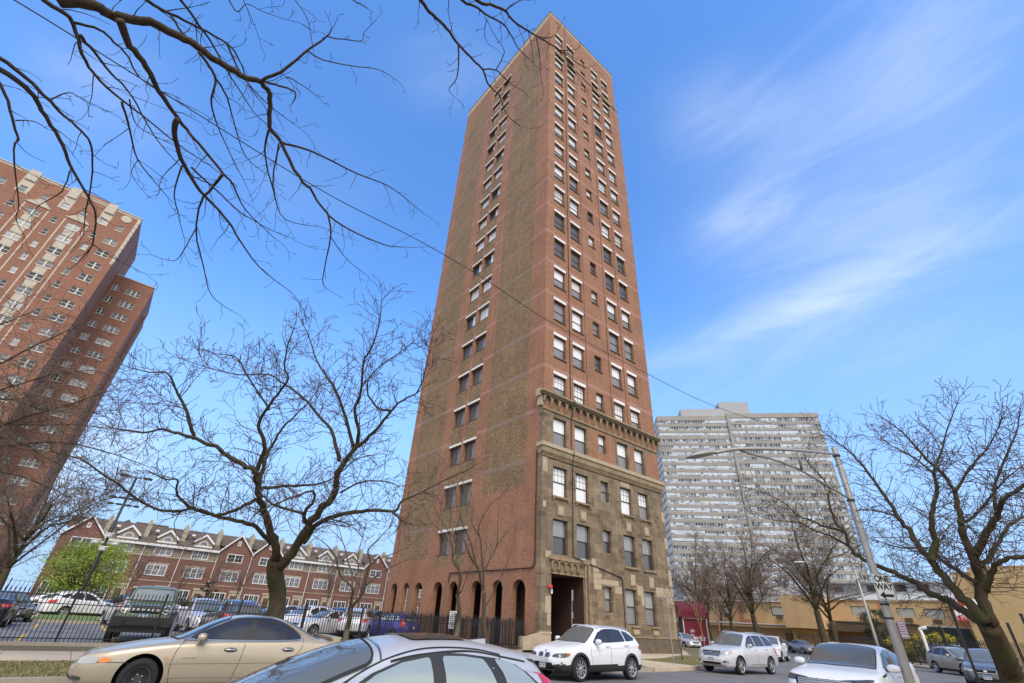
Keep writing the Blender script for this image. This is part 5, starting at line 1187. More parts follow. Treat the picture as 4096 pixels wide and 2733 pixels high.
TYPES['suv_round'] = dict(name='suv', L=4.72, W=1.85, R=.35, wb=2.72, fo=.9, rim='five', clad=.34,
  belt=[(0, .60), (.1, .78), (.5, .92), (1.1, 1.0), (1.7, 1.05), (2.8, 1.10), (3.8, 1.17), (4.3, 1.16), (4.6, 1.0), (4.72, .8)],
  top=[(0, .63), (.1, .82), (.5, .98), (1.0, 1.07), (1.3, 1.13), (1.8, 1.40), (2.2, 1.58), (2.6, 1.65), (3.1, 1.67), (3.7, 1.62), (4.2, 1.46), (4.5, 1.2), (4.66, 1.02), (4.72, .85)],
  wt=[(0, .5), (1.3, .74), (2.2, .64), (2.8, .62), (3.8, .60), (4.3, .6), (4.72, .66)], plan=[(0, .55), (.1, .71), (.3, .82), (.8, .90), (1.5, .925), (3.7, .925), (4.3, .87), (4.6, .76), (4.72, .62)],
  wind=[(1.34, -.72), (1.2, 0), (1.34, .72), (2.15, .57), (2.22, 0), (2.15, -.57)], rearw=[(-.56, 1.14), (.56, 1.14), (.50, 1.44), (-.50, 1.44)], rear_ax='B', glass=cglass, side_glass=tint,
  side=[[(1.75, 1.10), (2.25, 1.44), (2.55, 1.54), (2.72, 1.55), (2.70, 1.12)], [(2.78, 1.125), (2.80, 1.555), (3.35, 1.54), (3.62, 1.18)], [(3.72, 1.19), (3.48, 1.52), (3.85, 1.44), (4.15, 1.22)]],
  gaps=[[(1.55, 1.05), (1.5, .8), (1.6, .34)], [(2.74, 1.12), (2.70, .8), (2.68, .34)], chaik([(3.75, 1.17), (3.72, .95), (3.45, .75), (3.4, .4)], 2)], handles=[(2.5, .98), (3.5, 1.02)], mirror=(1.85, .87, 1.12), mould=[[(1.8, .62), (3.3, .66)]], mouldw=.02,
  rails=curve([(1.9, 1.56), (2.7, 1.61), (3.7, 1.57), (4.1, 1.46)]), railx=(2.3, 4.05), raily=.60, railm=alloy, fpz=.5, rpz=.78,
  lamps=[('headlight', 'FC', [(-.32, .70), (-.25, .80), (.25, .86), (.22, .74)], lampc), ('fog_lamp', 'FC', ring(-.06, .45, .05, .04, 12), lampd), ('tail_light', 'BC', [(-.22, .86), (-.22, 1.05), (.28, 1.10), (.3, .9)], redl)],
  extra=[('grille', wellm, fpatch([(-.38, .66), (.38, .66), (.42, .80), (-.42, .80)], .013, sym=False)), ('grille_surround', chrome, lambda B, mb: B.ribbon([(-.38, .66), (.38, .66), (.42, .80), (-.42, .80)], 'F', .018, .02, mb=mb, closed=True)), ('grille_badge', chrome, lambda B, mb: B.patch(ring(0, .73, .07, .04, 14), 'F', .026, .1, 0, False, mb)), ('lower_grille', wellm, fpatch([(-.5, .36), (.5, .36), (.46, .46), (-.46, .46)], sym=False))])
TYPES['saloon'] = dict(name='saloon_car', L=4.75, W=1.82, R=.33, wb=2.75, fo=.92, rim='multi',
  belt=[(0, .52), (.1, .68), (.5, .80), (1.1, .88), (1.7, .94), (2.8, .98), (3.8, 1.03), (4.4, 1.02), (4.68, .92), (4.75, .8)],
  top=[(0, .55), (.1, .72), (.5, .86), (1.0, .95), (1.3, 1.0), (1.7, 1.2), (2.1, 1.38), (2.5, 1.45), (2.9, 1.46), (3.4, 1.39), (3.9, 1.2), (4.25, 1.08), (4.6, 1.05), (4.75, .88)],
  wt=[(0, .45), (1.3, .68), (2.1, .60), (3.0, .58), (3.6, .58), (4.2, .62), (4.75, .6)], plan=[(0, .50), (.1, .68), (.35, .80), (.8, .88), (1.5, .91), (3.6, .91), (4.3, .86), (4.65, .76), (4.75, .6)],
  wind=[(1.34, -.66), (1.2, 0), (1.34, .66), (2.05, .52), (2.12, 0), (2.05, -.52)], rearw=[(4.15, -.58), (4.2, 0), (4.15, .58), (3.42, .48), (3.36, 0), (3.42, -.48)], glass=cglass, side_glass=tint,
  side=[[(1.62, .99), (2.1, 1.28), (2.4, 1.36), (2.62, 1.37), (2.60, 1.01)], [(2.68, 1.015), (2.70, 1.37), (3.1, 1.34), (3.45, 1.2), (3.62, 1.06)]], gaps=[[(1.5, .94), (1.45, .7), (1.55, .25)], [(2.64, 1.0), (2.60, .7), (2.58, .25)], chaik([(3.7, 1.02), (3.68, .85), (3.45, .65), (3.4, .3)], 2)],
  handles=[(2.42, .86), (3.45, .90)], mirror=(1.75, .84, 1.0), mould=[[(1.0, .80), (2.4, .84), (4.2, .90)]], mouldw=.012, fpz=.42, rpz=.72,
  lamps=[('headlight', 'FC', [(-.35, .62), (-.3, .70), (.30, .76), (.22, .66)], lampc), ('tail_light', 'BC', [(-.3, .80), (-.32, .92), (.30, .96), (.25, .84)], redl)],
  extra=[('grille', wellm, fpatch([(-.35, .56), (.35, .56), (.40, .68), (-.40, .68)], .013, sym=False)), ('grille_surround', chrome, lambda B, mb: B.ribbon([(-.35, .56), (.35, .56), (.4, .68), (-.4, .68)], 'F', .016, .02, mb=mb, closed=True)), ('lower_grille', wellm, fpatch([(-.5, .26), (.5, .26), (.45, .38), (-.45, .38)], sym=False))])
def bronco_letters(B, mb):
    W = {'B': ['111', '101', '110', '101', '111'], 'R': ['111', '101', '110', '101', '101'], 'O': ['111', '101', '101', '101', '111'], 'N': ['101', '111', '111', '111', '101'], 'C': ['111', '100', '100', '100', '111']}
    for i, ch in enumerate('BRONCO'):
        y0 = .42 - i * .15
        for r, row in enumerate(W[ch]):
            for c, bit in enumerate(row):
                if bit == '1': y = y0 - c * .024; z = 1.06 - r * .013; mb.box(-.075, -.055, y - .024, y + .0005, z - .013, z + .0005)
TYPES['offroader'] = dict(wrnd=1, name='off_road_car', L=4.6, W=1.93, R=.40, wb=2.75, fo=.82, rim='six', gap=.07, clad=.60, arches=.11,
  belt=[(0, .92), (.06, 1.08), (.3, 1.13), (1.1, 1.16), (1.6, 1.18), (3.0, 1.20), (4.2, 1.20), (4.5, 1.18), (4.6, 1.1)],
  top=[(0, .95), (.06, 1.12), (.3, 1.18), (1.1, 1.21), (1.35, 1.24), (1.55, 1.50), (1.75, 1.76), (1.95, 1.82), (3.0, 1.84), (4.2, 1.83), (4.42, 1.74), (4.52, 1.3), (4.6, 1.15)],
  wt=[(0, .7), (1.3, .78), (1.75, .72), (2.5, .71), (4.2, .70), (4.6, .74)], plan=[(0, .72), (.06, .80), (.2, .84), (.6, .86), (1.5, .88), (3.8, .88), (4.4, .86), (4.6, .8)], zb=[(0, .50), (.2, .38), (4.4, .40), (4.6, .5)],
  wind=[(-.68, 1.27), (.68, 1.27), (.63, 1.70), (-.63, 1.70)], wind_ax='F', rearw=[(-.55, 1.3), (.55, 1.3), (.52, 1.65), (-.52, 1.65)], rear_ax='B', glass=mat('offroad_glass', (.14, .16, .16), .05, spec=1, coat=1), side_glass=tint,
  side=[[(1.62, 1.25), (1.82, 1.70), (2.5, 1.73), (2.5, 1.26)], [(2.6, 1.26), (2.6, 1.73), (3.3, 1.73), (3.4, 1.26)], [(3.5, 1.26), (3.5, 1.73), (4.25, 1.71), (4.35, 1.28)]], gaps=[[(1.45, 1.18), (1.45, .6)], [(2.55, 1.25), (2.52, .6)], [(3.45, 1.25), (3.4, .6)]], handles=[(2.4, 1.08), (3.3, 1.08)], mirror=(1.45, .96, 1.28), mirror_r=(.09, .14, .12), mirrorm=plastic,
  lamps=[('headlight', 'F', ring(-.62, 1.03, .115, .115, 20), lampd), ('fog_lamp', 'F', ring(-.60, .70, .09, .075, 12), wellm), ('tail_light', 'B', [(-.8, .95), (-.8, 1.15), (-.7, 1.15), (-.7, .95)], redl)], fpz=.84, rpz=.8, fpy=0,
  extra=[('grille', plastic, fpatch([(-.76, .90), (.76, .90), (.78, 1.15), (-.78, 1.15)], .006, sym=False)), ('grille_slots', wellm, grille_bars(-.4, .4, .915, .985, 4, False, .012, .012)), ('grille_lettering', white, bronco_letters), ('headlight_ring', white, lambda B, mb: [B.ribbon(ring(s * .62, 1.03, .12, .12, 24), 'F', .018, .02, mb=mb, closed=True) for s in (-1, 1)] + [B.ribbon([(s * .62 - .06, 1.03), (s * .62 + .06, 1.03)], 'F', .02, .02, mb=mb) for s in (-1, 1)]),
         ('front_bumper', plastic, lambda B, mb: (mb.box(-.2, .15, -.90, .90, .52, .80), mb.box(-.1, .3, -.84, .84, .33, .52), mb.box(-.24, -.2, -.45, .45, .56, .74), mb.box(-.28, -.2, .5, .56, .58, .7), mb.box(-.28, -.2, -.56, -.5, .58, .7))), ('wheel_flares', plastic, lambda B, mb: [mb.prism([(x - .55, .62), (x - .42, .86), (x - .2, .97), (x + .2, .97), (x + .42, .86), (x + .55, .62), (x + .48, .62), (x + .36, .80), (x + .18, .89), (x - .18, .89), (x - .36, .80), (x - .48, .62)], s * .84 if s > 0 else -.965, .965 if s > 0 else -.84, 'y') for x in (.82, 3.57) for s in (-1, 1)])])
c_ = dict
PAINTS = dict(gold=paint('champagne_paint', (.50, .415, .30), .35, .3), silver=paint('silver_paint', (.46, .475, .51), .2, .38), white=paint('white_car_paint', (.74, .74, .76), .0, .3), pearl=paint('pearl_silver_paint', (.64, .625, .635), .35, .3), beige=paint('beige_paint', (.42, .37, .30), .4, .32), grey=paint('grey_paint', (.12, .115, .125), .5, .3),
   green=paint('sage_green_paint', (.13, .165, .11), .1, .35), black=paint('black_paint', (.012, .012, .016), .2, .2), maroon=paint('maroon_paint', (.16, .018, .025), .3, .28), navy=paint('navy_paint', (.03, .035, .08), .3, .28), violet=paint('violet_blue_paint', (.075, .065, .30), .4, .25), brown=paint('bronze_paint', (.14, .11, .08), .4, .3), lavender=paint('pale_lavender_paint', (.55, .54, .60), .25, .3))
CARS = {}
def place(ty, pcol, x, y, deg, label, cat='car', z=None, group=None, tilt=None):
    """nose at (x, y); deg = direction the tail points, anticlockwise from +x"""
    mp = {'car_paint': PAINTS[pcol]}
    if ty not in CARS:
        CARS[ty] = make_car(ty, label, cat); r = CARS[ty]
        r['_mp'] = pcol; r['_first'] = 1
        first = True
    else: first = False
    src = CARS[ty]
    if first:
        r = src; FIRST.append((src, mp)); r.location = (x, y, z if z is not None else ROAD); r.rotation_euler = (0, 0, R(deg))
    else: r = copy_thing(src, (x, y, z if z is not None else ROAD), R(deg), label, mp)
    r['category'] = cat
    if group: r['group'] = group
    elif 'group' in r: del r['group']
    for k in ('_mp', '_first'):
        if k in r: del r[k]
    return r
FIRST = []
STREET = 'cars parked along the street'; LOT = 'cars standing in the car park'
def gold_first(): pass
place('saloon_gold', 'gold', .48, 13.75, -5.5, 'champagne gold four door saloon with dark steel wheels before the lawn', 'car', group=None)
place('hatch_silver', 'silver', .15, 5.0, -5, 'silver hatchback with a sunroof at the bottom edge, before the gold saloon', 'car', z=-.185)
place('suv_white', 'white', 13.15, 13.9, 0.8, 'white SUV with twin kidney grilles parked in front of the tower portal', 'suv')
place('suv_silver', 'pearl', 24.67, 14.3, -3, 'pale silver SUV with chrome grille bars and roof rails parked past the white one', 'suv')
place('suv_round', 'white', 42.0, 19.7, 15, 'small white SUV half hidden behind the pale silver SUV', 'suv')
place('suv_sleek', 'white', 13.8, 5.3, 1.5, 'white SUV with black mesh grille and low roof behind the street lamp pole', 'suv')
place('suv_round', 'beige', 48.7, 8.2, 46, 'beige SUV parked at the far kerb behind the black sign post', 'suv')
place('suv_round', 'grey', 34.8, 6.0, 6, 'dark grey SUV with an oval grille badge beside the leaning tree trunk', 'suv')
place('saloon', 'navy', 72.5, 30.8, 50, 'dark blue saloon beside the yellow building entrance', 'car')
place('saloon', 'beige', 70.5, 27.3, 50, 'beige saloon parked behind the dark blue one before the yellow building', 'car')
place('saloon', 'white', 64, 21.2, 48, 'white car roof showing just above the low roofed white SUV', 'car')
place('saloon', 'pearl', 52.5, 32.0, 60, 'silver saloon seen between the burgundy canopy and the pale silver SUV', 'car')
place('suv_round', 'white', 57.5, 36.5, 60, 'white SUV behind the silver saloon beside the burgundy canopy', 'suv')
# the car park, from the left
LZ = -.01
place('saloon', 'black', -.9, 37.5, -93, 'black saloon seen from behind with a full width red and chrome tail strip at the left edge', 'car', LZ) if False else None
def rearto(ty, pc, x, y, deg, label, cat='car'): # tail end at (x, y), deg = direction from nose to tail
    L_ = TYPES[ty]['L']; return place(ty, pc, x - L_ * math.cos(R(deg)), y - L_ * math.sin(R(deg)), deg, label, cat, LZ, LOT)
def noseto(ty, pc, x, y, deg, label, cat='car'): return place(ty, pc, x, y, deg, label, cat, LZ, LOT)
rearto('saloon', 'black', -2.9, 33.2, -90, 'black saloon seen from behind at the left edge of the car park')
place('offroader', 'green', 2.3, 25.0, 82, 'sage green boxy off-road car with round headlights and BRONCO across its grille', 'off-road car', LZ).scale = (1.08, 1.08, 1.08)
rearto('suv_round', 'grey', 6.1, 25.6, -88, 'dark grey SUV seen from behind, just right of the green off-road car', 'suv')
noseto('suv_round', 'lavender', 5.9, 31.6, 92, 'pale lavender SUV facing the fence behind the dark grey SUV', 'suv')
noseto('saloon', 'maroon', 13.5, 40.5, 20, 'maroon car with dark windows behind the dark grey SUV')
noseto('suv_round', 'white', 10.4, 36.2, 20, 'white SUV facing left, with dark grille, left of the big tree trunk', 'suv')
noseto('saloon', 'pearl', 10.7, 33.4, 14, 'pale silver saloon side on behind the big tree trunk')
rearto('suv_round', 'navy', 13.9, 35.6, -140, 'dark blue SUV seen from behind, just right of the big trunk', 'suv')
rearto('suv_white', 'pearl', 13.3, 31.0, -128, 'silver crossover with red tail lamps and alloy wheels beside the slim forked tree', 'suv')
noseto('suv_round', 'black', 22.0, 44.5, 200, 'black SUV behind the silver crossover', 'suv')
rearto('hatch_silver', 'violet', 16.6, 29.3, -72, 'violet blue hatchback with a sloping tail left of the arcade', 'car')
rearto('saloon', 'brown', 1.0, 43, -60, 'bronze car nose between the black saloon and the grass island') if False else None
noseto('saloon', 'brown', -2.2, 39.5, 105, 'bronze saloon facing the street behind the black saloon')
rearto('suv_round', 'white', -1.6, 49, 200, 'white estate car side on right of the black saloon', 'suv')
rearto('saloon', 'white', -3.2, 53, 185, 'white saloon far left, behind the black saloon')
rearto('saloon', 'pearl', .2, 58, -80, 'silver saloon seen from behind left of the leaning black lamp post')
noseto('suv_white', 'black', 4.1, 60, 95, 'black SUV facing the street right of the leaning black lamp post', 'suv')
rearto('saloon', 'maroon', 3.9, 47, -85, 'maroon saloon tail left of the green off-road car mirror')
rearto('hatch_silver', 'lavender', 3.0, 38.0, -82, 'pale hatchback tail peeping out left of the green off-road car', 'car')
noseto('suv_white', 'white', 6.3, 61, 93, 'white SUV roof far behind the green off-road car', 'suv')
noseto('suv_round', 'pearl', 9.4, 47, 60, 'silver SUV between the lavender SUV and the maroon car', 'suv')
noseto('saloon', 'white', 22.5, 58, 15, 'white car right of the trunk, deep in the car park')
noseto('suv_round', 'black', 26.8, 60, 20, 'dark SUV in the far row behind the silver crossover', 'suv')
noseto('saloon', 'white', 33.5, 62, 10, 'white car seen left of the first arch')
noseto('suv_white', 'pearl', 33, 54, 80, 'pale SUV seen through the second arch of the arcade', 'suv')
noseto('suv_white', 'grey', 37.5, 55, 80, 'grey SUV seen through the third arch of the arcade', 'suv')
noseto('saloon', 'grey', 14.5, 60, 10, 'grey saloon in the far row left of the big trunk')
for i, (ty, pc, x, y, dg, lab) in enumerate((('saloon', 'grey', -6.5, 44, 185, 'grey saloon side on in the second row behind the black saloon'), ('suv_round', 'black', -3.5, 62, 5, 'black SUV in the far row above the white estate car'), ('suv_round', 'pearl', 8.5, 66, 5, 'silver SUV in the far row left of the off-road car roof'), ('saloon', 'navy', 11.5, 53, 80, 'navy saloon between the lavender SUV and the maroon car'), ('suv_round', 'white', 17.5, 66, 8, 'white SUV in the far row above the maroon car'),
    ('saloon', 'black', 18.5, 50, 15, 'black saloon behind the pale silver saloon'), ('suv_round', 'grey', 25.5, 52, 12, 'grey SUV behind the black SUV near the forked tree'), ('saloon', 'white', 27, 46.5, 10, 'white saloon just above the violet hatchback'), ('suv_white', 'white', 30.5, 66, 6, 'white SUV in the far row behind the forked tree'), ('saloon', 'maroon', 23.5, 68, 4, 'maroon saloon in the far row right of the big trunk'), ('suv_round', 'navy', 1.5, 68, 4, 'navy SUV in the far row behind the island tree'), ('saloon', 'pearl', 38, 68, 4, 'silver saloon in the far row left of the arcade'))):
    noseto(ty, pc, x, y, dg, lab, 'suv' if 'SUV' in lab else 'car')
# behind the railings on the right
place('saloon', 'white', 66, 9.5, 20, 'white car behind the railings right of the leaning tree', 'car', .05); place('suv_round', 'white', 60, 11.8, 15, 'white car seen through the railings left of the leaning tree', 'suv', .05); place('saloon', 'black', 57, 4.2, 10, 'black car behind the railings at the right edge', 'car', .05)
for src, mp in FIRST:
    def rec(o):
        if o.type == 'MESH':
            for i, sl in enumerate(o.material_slots):
                if sl.material and sl.material.name in mp: nm = sl.material.name; sl.link = 'OBJECT'; sl.material = mp[nm]
        for c in o.children: rec(c)
    rec(src)
# ---------------------------------------------------------------- trees
def barkmat(name, a, b_, moss=None):
    m, nt2, b = nodes(name); g = N(nt2, 'ShaderNodeNewGeometry'); mp = N(nt2, 'ShaderNodeMapping'); mp.inputs['Scale'].default_value = (1, 1, .22); lk(nt2, g.outputs['Position'], mp.inputs[0])
    n1 = N(nt2, 'ShaderNodeTexNoise'); n1.inputs['Scale'].default_value = 16; n1.inputs['Detail'].default_value = 8; n1.inputs['Roughness'].default_value = .75; lk(nt2, mp.outputs[0], n1.inputs['Vector'])
    r = N(nt2, 'ShaderNodeMapRange'); r.inputs['From Min'].default_value = .38; r.inputs['From Max'].default_value = .62; lk(nt2, n1.outputs['Fac'], r.inputs['Value'])
    mx = N(nt2, 'ShaderNodeMix', data_type='RGBA'); lk(nt2, r.outputs[0], mx.inputs['Factor']); mx.inputs['A'].default_value = c4(a); mx.inputs['B'].default_value = c4(b_); out = mx.outputs['Result']
    if moss:
        n2 = N(nt2, 'ShaderNodeTexNoise'); n2.inputs['Scale'].default_value = 3; n2.inputs['Detail'].default_value = 6; lk(nt2, g.outputs['Position'], n2.inputs['Vector'])
        r2 = N(nt2, 'ShaderNodeMapRange'); r2.inputs['From Min'].default_value = .5; r2.inputs['From Max'].default_value = .68; lk(nt2, n2.outputs['Fac'], r2.inputs['Value'])
        m2 = N(nt2, 'ShaderNodeMix', data_type='RGBA'); lk(nt2, r2.outputs[0], m2.inputs['Factor']); lk(nt2, out, m2.inputs['A']); m2.inputs['B'].default_value = c4(moss); out = m2.outputs['Result']
    lk(nt2, out, b.inputs['Base Color']); b.inputs['Roughness'].default_value = .95; b.inputs['Specular IOR Level'].default_value = .15
    bp = N(nt2, 'ShaderNodeBump'); bp.inputs['Strength'].default_value = .9; bp.inputs['Distance'].default_value = .04; lk(nt2, n1.outputs['Fac'], bp.inputs['Height']); lk(nt2, bp.outputs['Normal'], b.inputs['Normal'])
    MATS[name] = m; return m
bark = barkmat('mossy_bark', (.055, .042, .028), (.115, .085, .055), (.075, .085, .03)); bark2 = barkmat('grey_bark', (.10, .08, .06), (.17, .135, .10)); barkd = barkmat('dark_twig_bark', (.065, .046, .036), (.12, .088, .066)); twigm = mat('twig_bark', (.105, .072, .056), .95); twig2 = mat('pale_twig_bark', (.15, .11, .085), .95)
def smooth(P, k=4):
    out = []
    for i in range(len(P) - 1):
        a, b, c, d = P[max(i - 1, 0)], P[i], P[i + 1], P[min(i + 2, len(P) - 1)]
        for j in range(k):
            t = j / k; out.append(.5 * ((2 * b) + (c - a) * t + (2 * a - 5 * b + 4 * c - d) * t * t + (3 * b - a - 3 * c + d) * t ** 3))
    out.append(P[-1]); return out
def twig(mb, p, d, ln, r, lvl, rg_, zig=.35, rise=.05, dens=1.0, leaf=None):
    n = max(3, int(ln / .16)) if lvl > 0 else max(3, int(ln / .13)); n = min(n, 12); s = ln / n; pts = [p]; rad = [r]; dd = d.copy(); q = p.copy()
    for i in range(n):
        dd = (dd + Vector((rg_.gauss(0, 1), rg_.gauss(0, 1), rg_.gauss(0, 1) * .8)) * zig * .5 + Vector((0, 0, rise))).normalized()
        q = q + dd * s; pts.append(q); rad.append(max(r * (1 - .75 * (i + 1) / n), TW))
        if lvl > 0 and i > 0 and rg_.random() < dens * (.85 if lvl > 1 else .6):
            side = dd.cross(Vector((rg_.gauss(0, 1), rg_.gauss(0, 1), rg_.gauss(0, 1)))).normalized(); nd = (dd * rg_.uniform(.5, .9) + side * rg_.uniform(.6, 1)).normalized()
            twig(mb, q, nd, ln * rg_.uniform(.35, .6) * (1 - .4 * i / n), rad[-1] * .7, lvl - 1, rg_, zig, rise, dens, leaf)
        elif leaf: leaf(q, dd)
    mb.tube(pts, rad, 3 if r < .02 else 5, cap=False)
TW = .004
def limb(tm, cm, P, r0, r1, rg_, ln, lvl=2, step=.35, start=.15, rise=.05, dens=1.0, zig=.35, tipf=.7, n=9):
    P = smooth(P); m = len(P); rad = [r0 + (r1 - r0) * (i / (m - 1)) ** .8 for i in range(m)]
    P = [p + Vector((rg_.gauss(0, 1), rg_.gauss(0, 1), rg_.gauss(0, 1))) * min(.03, rad[i] * .25) for i, p in enumerate(P)]
    tm.tube(P, rad, n if r0 > .04 else 6, cap=True)
    L_ = sum((b - a).length for a, b in zip(P, P[1:])); acc = 0; nxt = L_ * start
    for i in range(1, m):
        seg = (P[i] - P[i - 1]); acc += seg.length
        while acc > nxt:
            d = seg.normalized(); side = d.cross(Vector((rg_.gauss(0, 1), rg_.gauss(0, 1), rg_.gauss(0, 1)))).normalized()
            f = nxt / L_; l = ln * rg_.uniform(.45, 1.0) * (1 - .35 * f)
            twig(cm, P[i], (d * rg_.uniform(.3, .9) + side + Vector((0, 0, rise * 4))).normalized(), l, min(rad[i] * .5, .006 + l * .008), lvl, rg_, zig, rise, dens)
            nxt += step * rg_.uniform(.6, 1.4)
    twig(cm, P[-1], (P[-1] - P[-2]).normalized(), ln * tipf, max(r1 * .9, TW), lvl, rg_, zig, rise, dens)
def traced(name, label, cat, base, trunk, limbs, conv, mats, seed, ln=1.6, tw=.004, group=None, **kw):
    global TW
    TW = tw; rg_ = random.Random(seed); t = thing(name, label, cat, tuple(base), world=True, group=group); tm, cm = MB(), MB()
    T = [conv(*p) for p in trunk[0]]; T[0] = Vector(base); tm.tube(smooth(T), [trunk[1] + (trunk[2] - trunk[1]) * i / (len(smooth(T)) - 1) + (.12 * trunk[1] if i == 0 else 0) for i in range(len(smooth(T)))], 14)
    for L_ in limbs:
        pts, r0, r1 = L_[:3]; k2 = dict(kw); k2.update(L_[3] if len(L_) > 3 else {}); l2 = k2.pop('ln', ln)
        limb(tm, cm, [conv(*p) for p in pts], r0, r1, rg_, l2, **k2)
    tm.build('trunk', mats[0], t, True); cm.build('crown', mats[1], t, False); return t
def cv(ox, oy, k, d0):
    def f(x, y, d=None): return at(ox + x * k, oy + y * k, d if d is not None else d0)
    return f
def dep(pts, a, b):
    """give a traced limb a depth that runs from a to b along it"""
    n = len(pts) - 1; return [(p[0], p[1], a + (b - a) * i / n) for i, p in enumerate(pts)]
# big tree on the verge
c = cv(200, 1100, .8293, 14.2)
bx = aty(200 + 1100 * .8293, 2520, 17.0); base = (bx.x, 17.0, 0)
T1 = [(dep([(1085, 1380), (1092, 1320), (1060, 1230), (1035, 1150), (1010, 1070), (1005, 1000), (985, 945), (930, 920), (850, 870), (800, 830), (700, 790), (620, 765), (540, 745), (450, 760), (300, 740)], 14.2, 11.8), .13, .018),
 (dep([(1008, 1000), (1025, 930), (1050, 860), (1085, 800), (1120, 740), (1180, 680), (1240, 620), (1290, 560)], 13.9, 15.5), .07, .014), (dep([(990, 945), (1020, 880), (1035, 800), (1005, 720), (1050, 640), (1110, 560), (1150, 500), (1130, 440), (1150, 330), (1180, 250)], 13.8, 13.2), .075, .012),
 (dep([(1065, 1300), (1000, 1220), (900, 1185), (800, 1160), (690, 1125), (640, 1090), (610, 1050), (615, 990), (560, 985), (470, 945)], 14.2, 11.8), .07, .014), (dep([(1010, 1080), (960, 1100), (880, 1140), (800, 1158), (700, 1130), (600, 1140), (500, 1125), (400, 1065), (330, 1010), (250, 960), (170, 900), (80, 870), (0, 850)], 14.1, 11), .06, .012),
 (dep([(700, 790), (680, 730), (655, 650), (620, 580), (600, 530), (560, 470), (480, 470), (400, 450)], 12.6, 12.2), .055, .012), (dep([(1110, 1400), (1170, 1340), (1240, 1220), (1300, 1140), (1370, 1060), (1390, 960), (1430, 890), (1470, 840), (1540, 780), (1610, 700), (1680, 620), (1770, 570)], 14.2, 13.5), .155, .02),
 (dep([(1460, 830), (1440, 740), (1380, 560), (1340, 500), (1280, 400), (1250, 300), (1200, 200)], 13.9, 14.8), .06, .01), (dep([(1470, 840), (1490, 760), (1470, 660), (1500, 560), (1510, 430), (1560, 330), (1590, 220), (1600, 120)], 13.9, 13), .065, .01), (dep([(1395, 900), (1370, 790), (1350, 740), (1280, 660), (1220, 590), (1120, 520), (1050, 480), (900, 480), (740, 440), (620, 400)], 14, 15.2), .06, .01),
 (dep([(1220, 1290), (1310, 1190), (1440, 1150), (1560, 1135), (1660, 1140), (1700, 1090), (1800, 1045), (1900, 990), (2040, 930)], 14.1, 15.5), .085, .014), (dep([(1650, 1138), (1690, 1180), (1725, 1200)], 14.7, 14.8), .04, .02), (dep([(1225, 1195), (1230, 1140), (1270, 1090), (1265, 1040), (1180, 1070), (1050, 1120)], 14, 13), .06, .02), (dep([(1222, 1150), (1110, 1120), (1040, 1080), (985, 1000)], 14, 13.2), .045, .02),
 (dep([(1015, 1030), (1120, 1020), (1250, 1015), (1350, 990), (1480, 890), (1560, 870)], 14, 15.5), .055, .012), (dep([(1400, 1050), (1500, 1000), (1600, 995), (1690, 1020)], 14, 13), .035, .01), (dep([(1640, 655), (1580, 640), (1530, 560), (1560, 470), (1680, 380), (1780, 300)], 13.7, 13.2), .04, .008), (dep([(1770, 570), (1800, 500), (1830, 380), (1850, 270)], 13.5, 13), .025, .006), (dep([(1060, 650), (960, 500), (900, 400), (800, 380), (700, 350)], 13.4, 12.6), .03, .006)]
traced('honey_locust', 'big spreading bare tree with a thick mossy trunk on the verge behind the gold saloon', 'tree', base, ([(1100, 1660), (1098, 1568), (1085, 1450), (1088, 1375)], .25, .235), T1, c, (bark, twigm), 21, ln=1.45, tw=.0075, step=.115, start=.1, tipf=.4)
# leaning tree at the right
c = cv(2900, 1500, .7863, 9.6)
b2 = at(2900 + 1500 * .7863, 1500 + 1640 * .7863, 9.4)
T6 = [(dep([(1340, 1300), (1250, 1220), (1150, 1160), (1050, 1110), (960, 1050)], 9.6, 12.0) + dep([(860, 1010), (770, 970), (700, 935), (640, 890), (610, 800), (570, 760), (540, 690), (525, 610), (535, 580), (490, 520), (430, 460), (400, 400)], 12.4, 15), .095, .012, dict(ln=1.0)), (dep([(610, 800), (500, 770), (440, 740), (370, 715), (300, 650), (200, 600), (90, 570)], 13.6, 15.5), .04, .007), (dep([(640, 880), (560, 830), (450, 790), (380, 750), (250, 740), (120, 700)], 13.2, 15), .04, .007),
 (dep([(1330, 1250), (1200, 1130), (1120, 1040), (1060, 950), (1000, 890), (950, 810), (880, 720), (830, 640), (760, 540), (690, 450), (620, 380), (540, 320), (470, 270)], 9.6, 14), .11, .008), (dep([(1055, 945), (1065, 850), (1050, 760), (1060, 660), (1080, 580), (1060, 500), (1090, 420), (1130, 280), (1190, 120)], 10, 10.5), .075, .008), (dep([(1350, 1270), (1310, 1130), (1290, 1000), (1250, 900), (1210, 800), (1190, 700), (1170, 600), (1120, 520), (1000, 400), (900, 290), (790, 210)], 9.6, 12), .13, .008),
 (dep([(1270, 920), (1320, 830), (1380, 720), (1420, 630), (1521, 560), (1600, 500)], 9.9, 9), .085, .02), (dep([(1290, 975), (1350, 930), (1380, 870), (1450, 770), (1521, 720), (1600, 690)], 9.7, 10.5), .055, .02), (dep([(1330, 1100), (1360, 990), (1420, 940), (1521, 925), (1620, 900)], 9.6, 9), .06, .03), (dep([(1280, 1060), (1190, 1000), (1110, 950), (1080, 920), (1060, 880), (900, 880), (760, 840)], 9.7, 12.6), .05, .01), (dep([(1380, 720), (1370, 600), (1400, 480), (1480, 300), (1500, 180)], 9.6, 10), .04, .008), (dep([(1170, 600), (1240, 480), (1350, 350), (1420, 200)], 10, 10), .035, .007), (dep([(880, 720), (760, 690), (670, 690)], 12, 12.5), .025, .007), (dep([(1060, 500), (960, 420), (880, 380), (800, 330)], 10.2, 12), .03, .006), (dep([(1200, 760), (1290, 700), (1400, 560), (1500, 470)], 9.9, 9.8), .035, .008)]
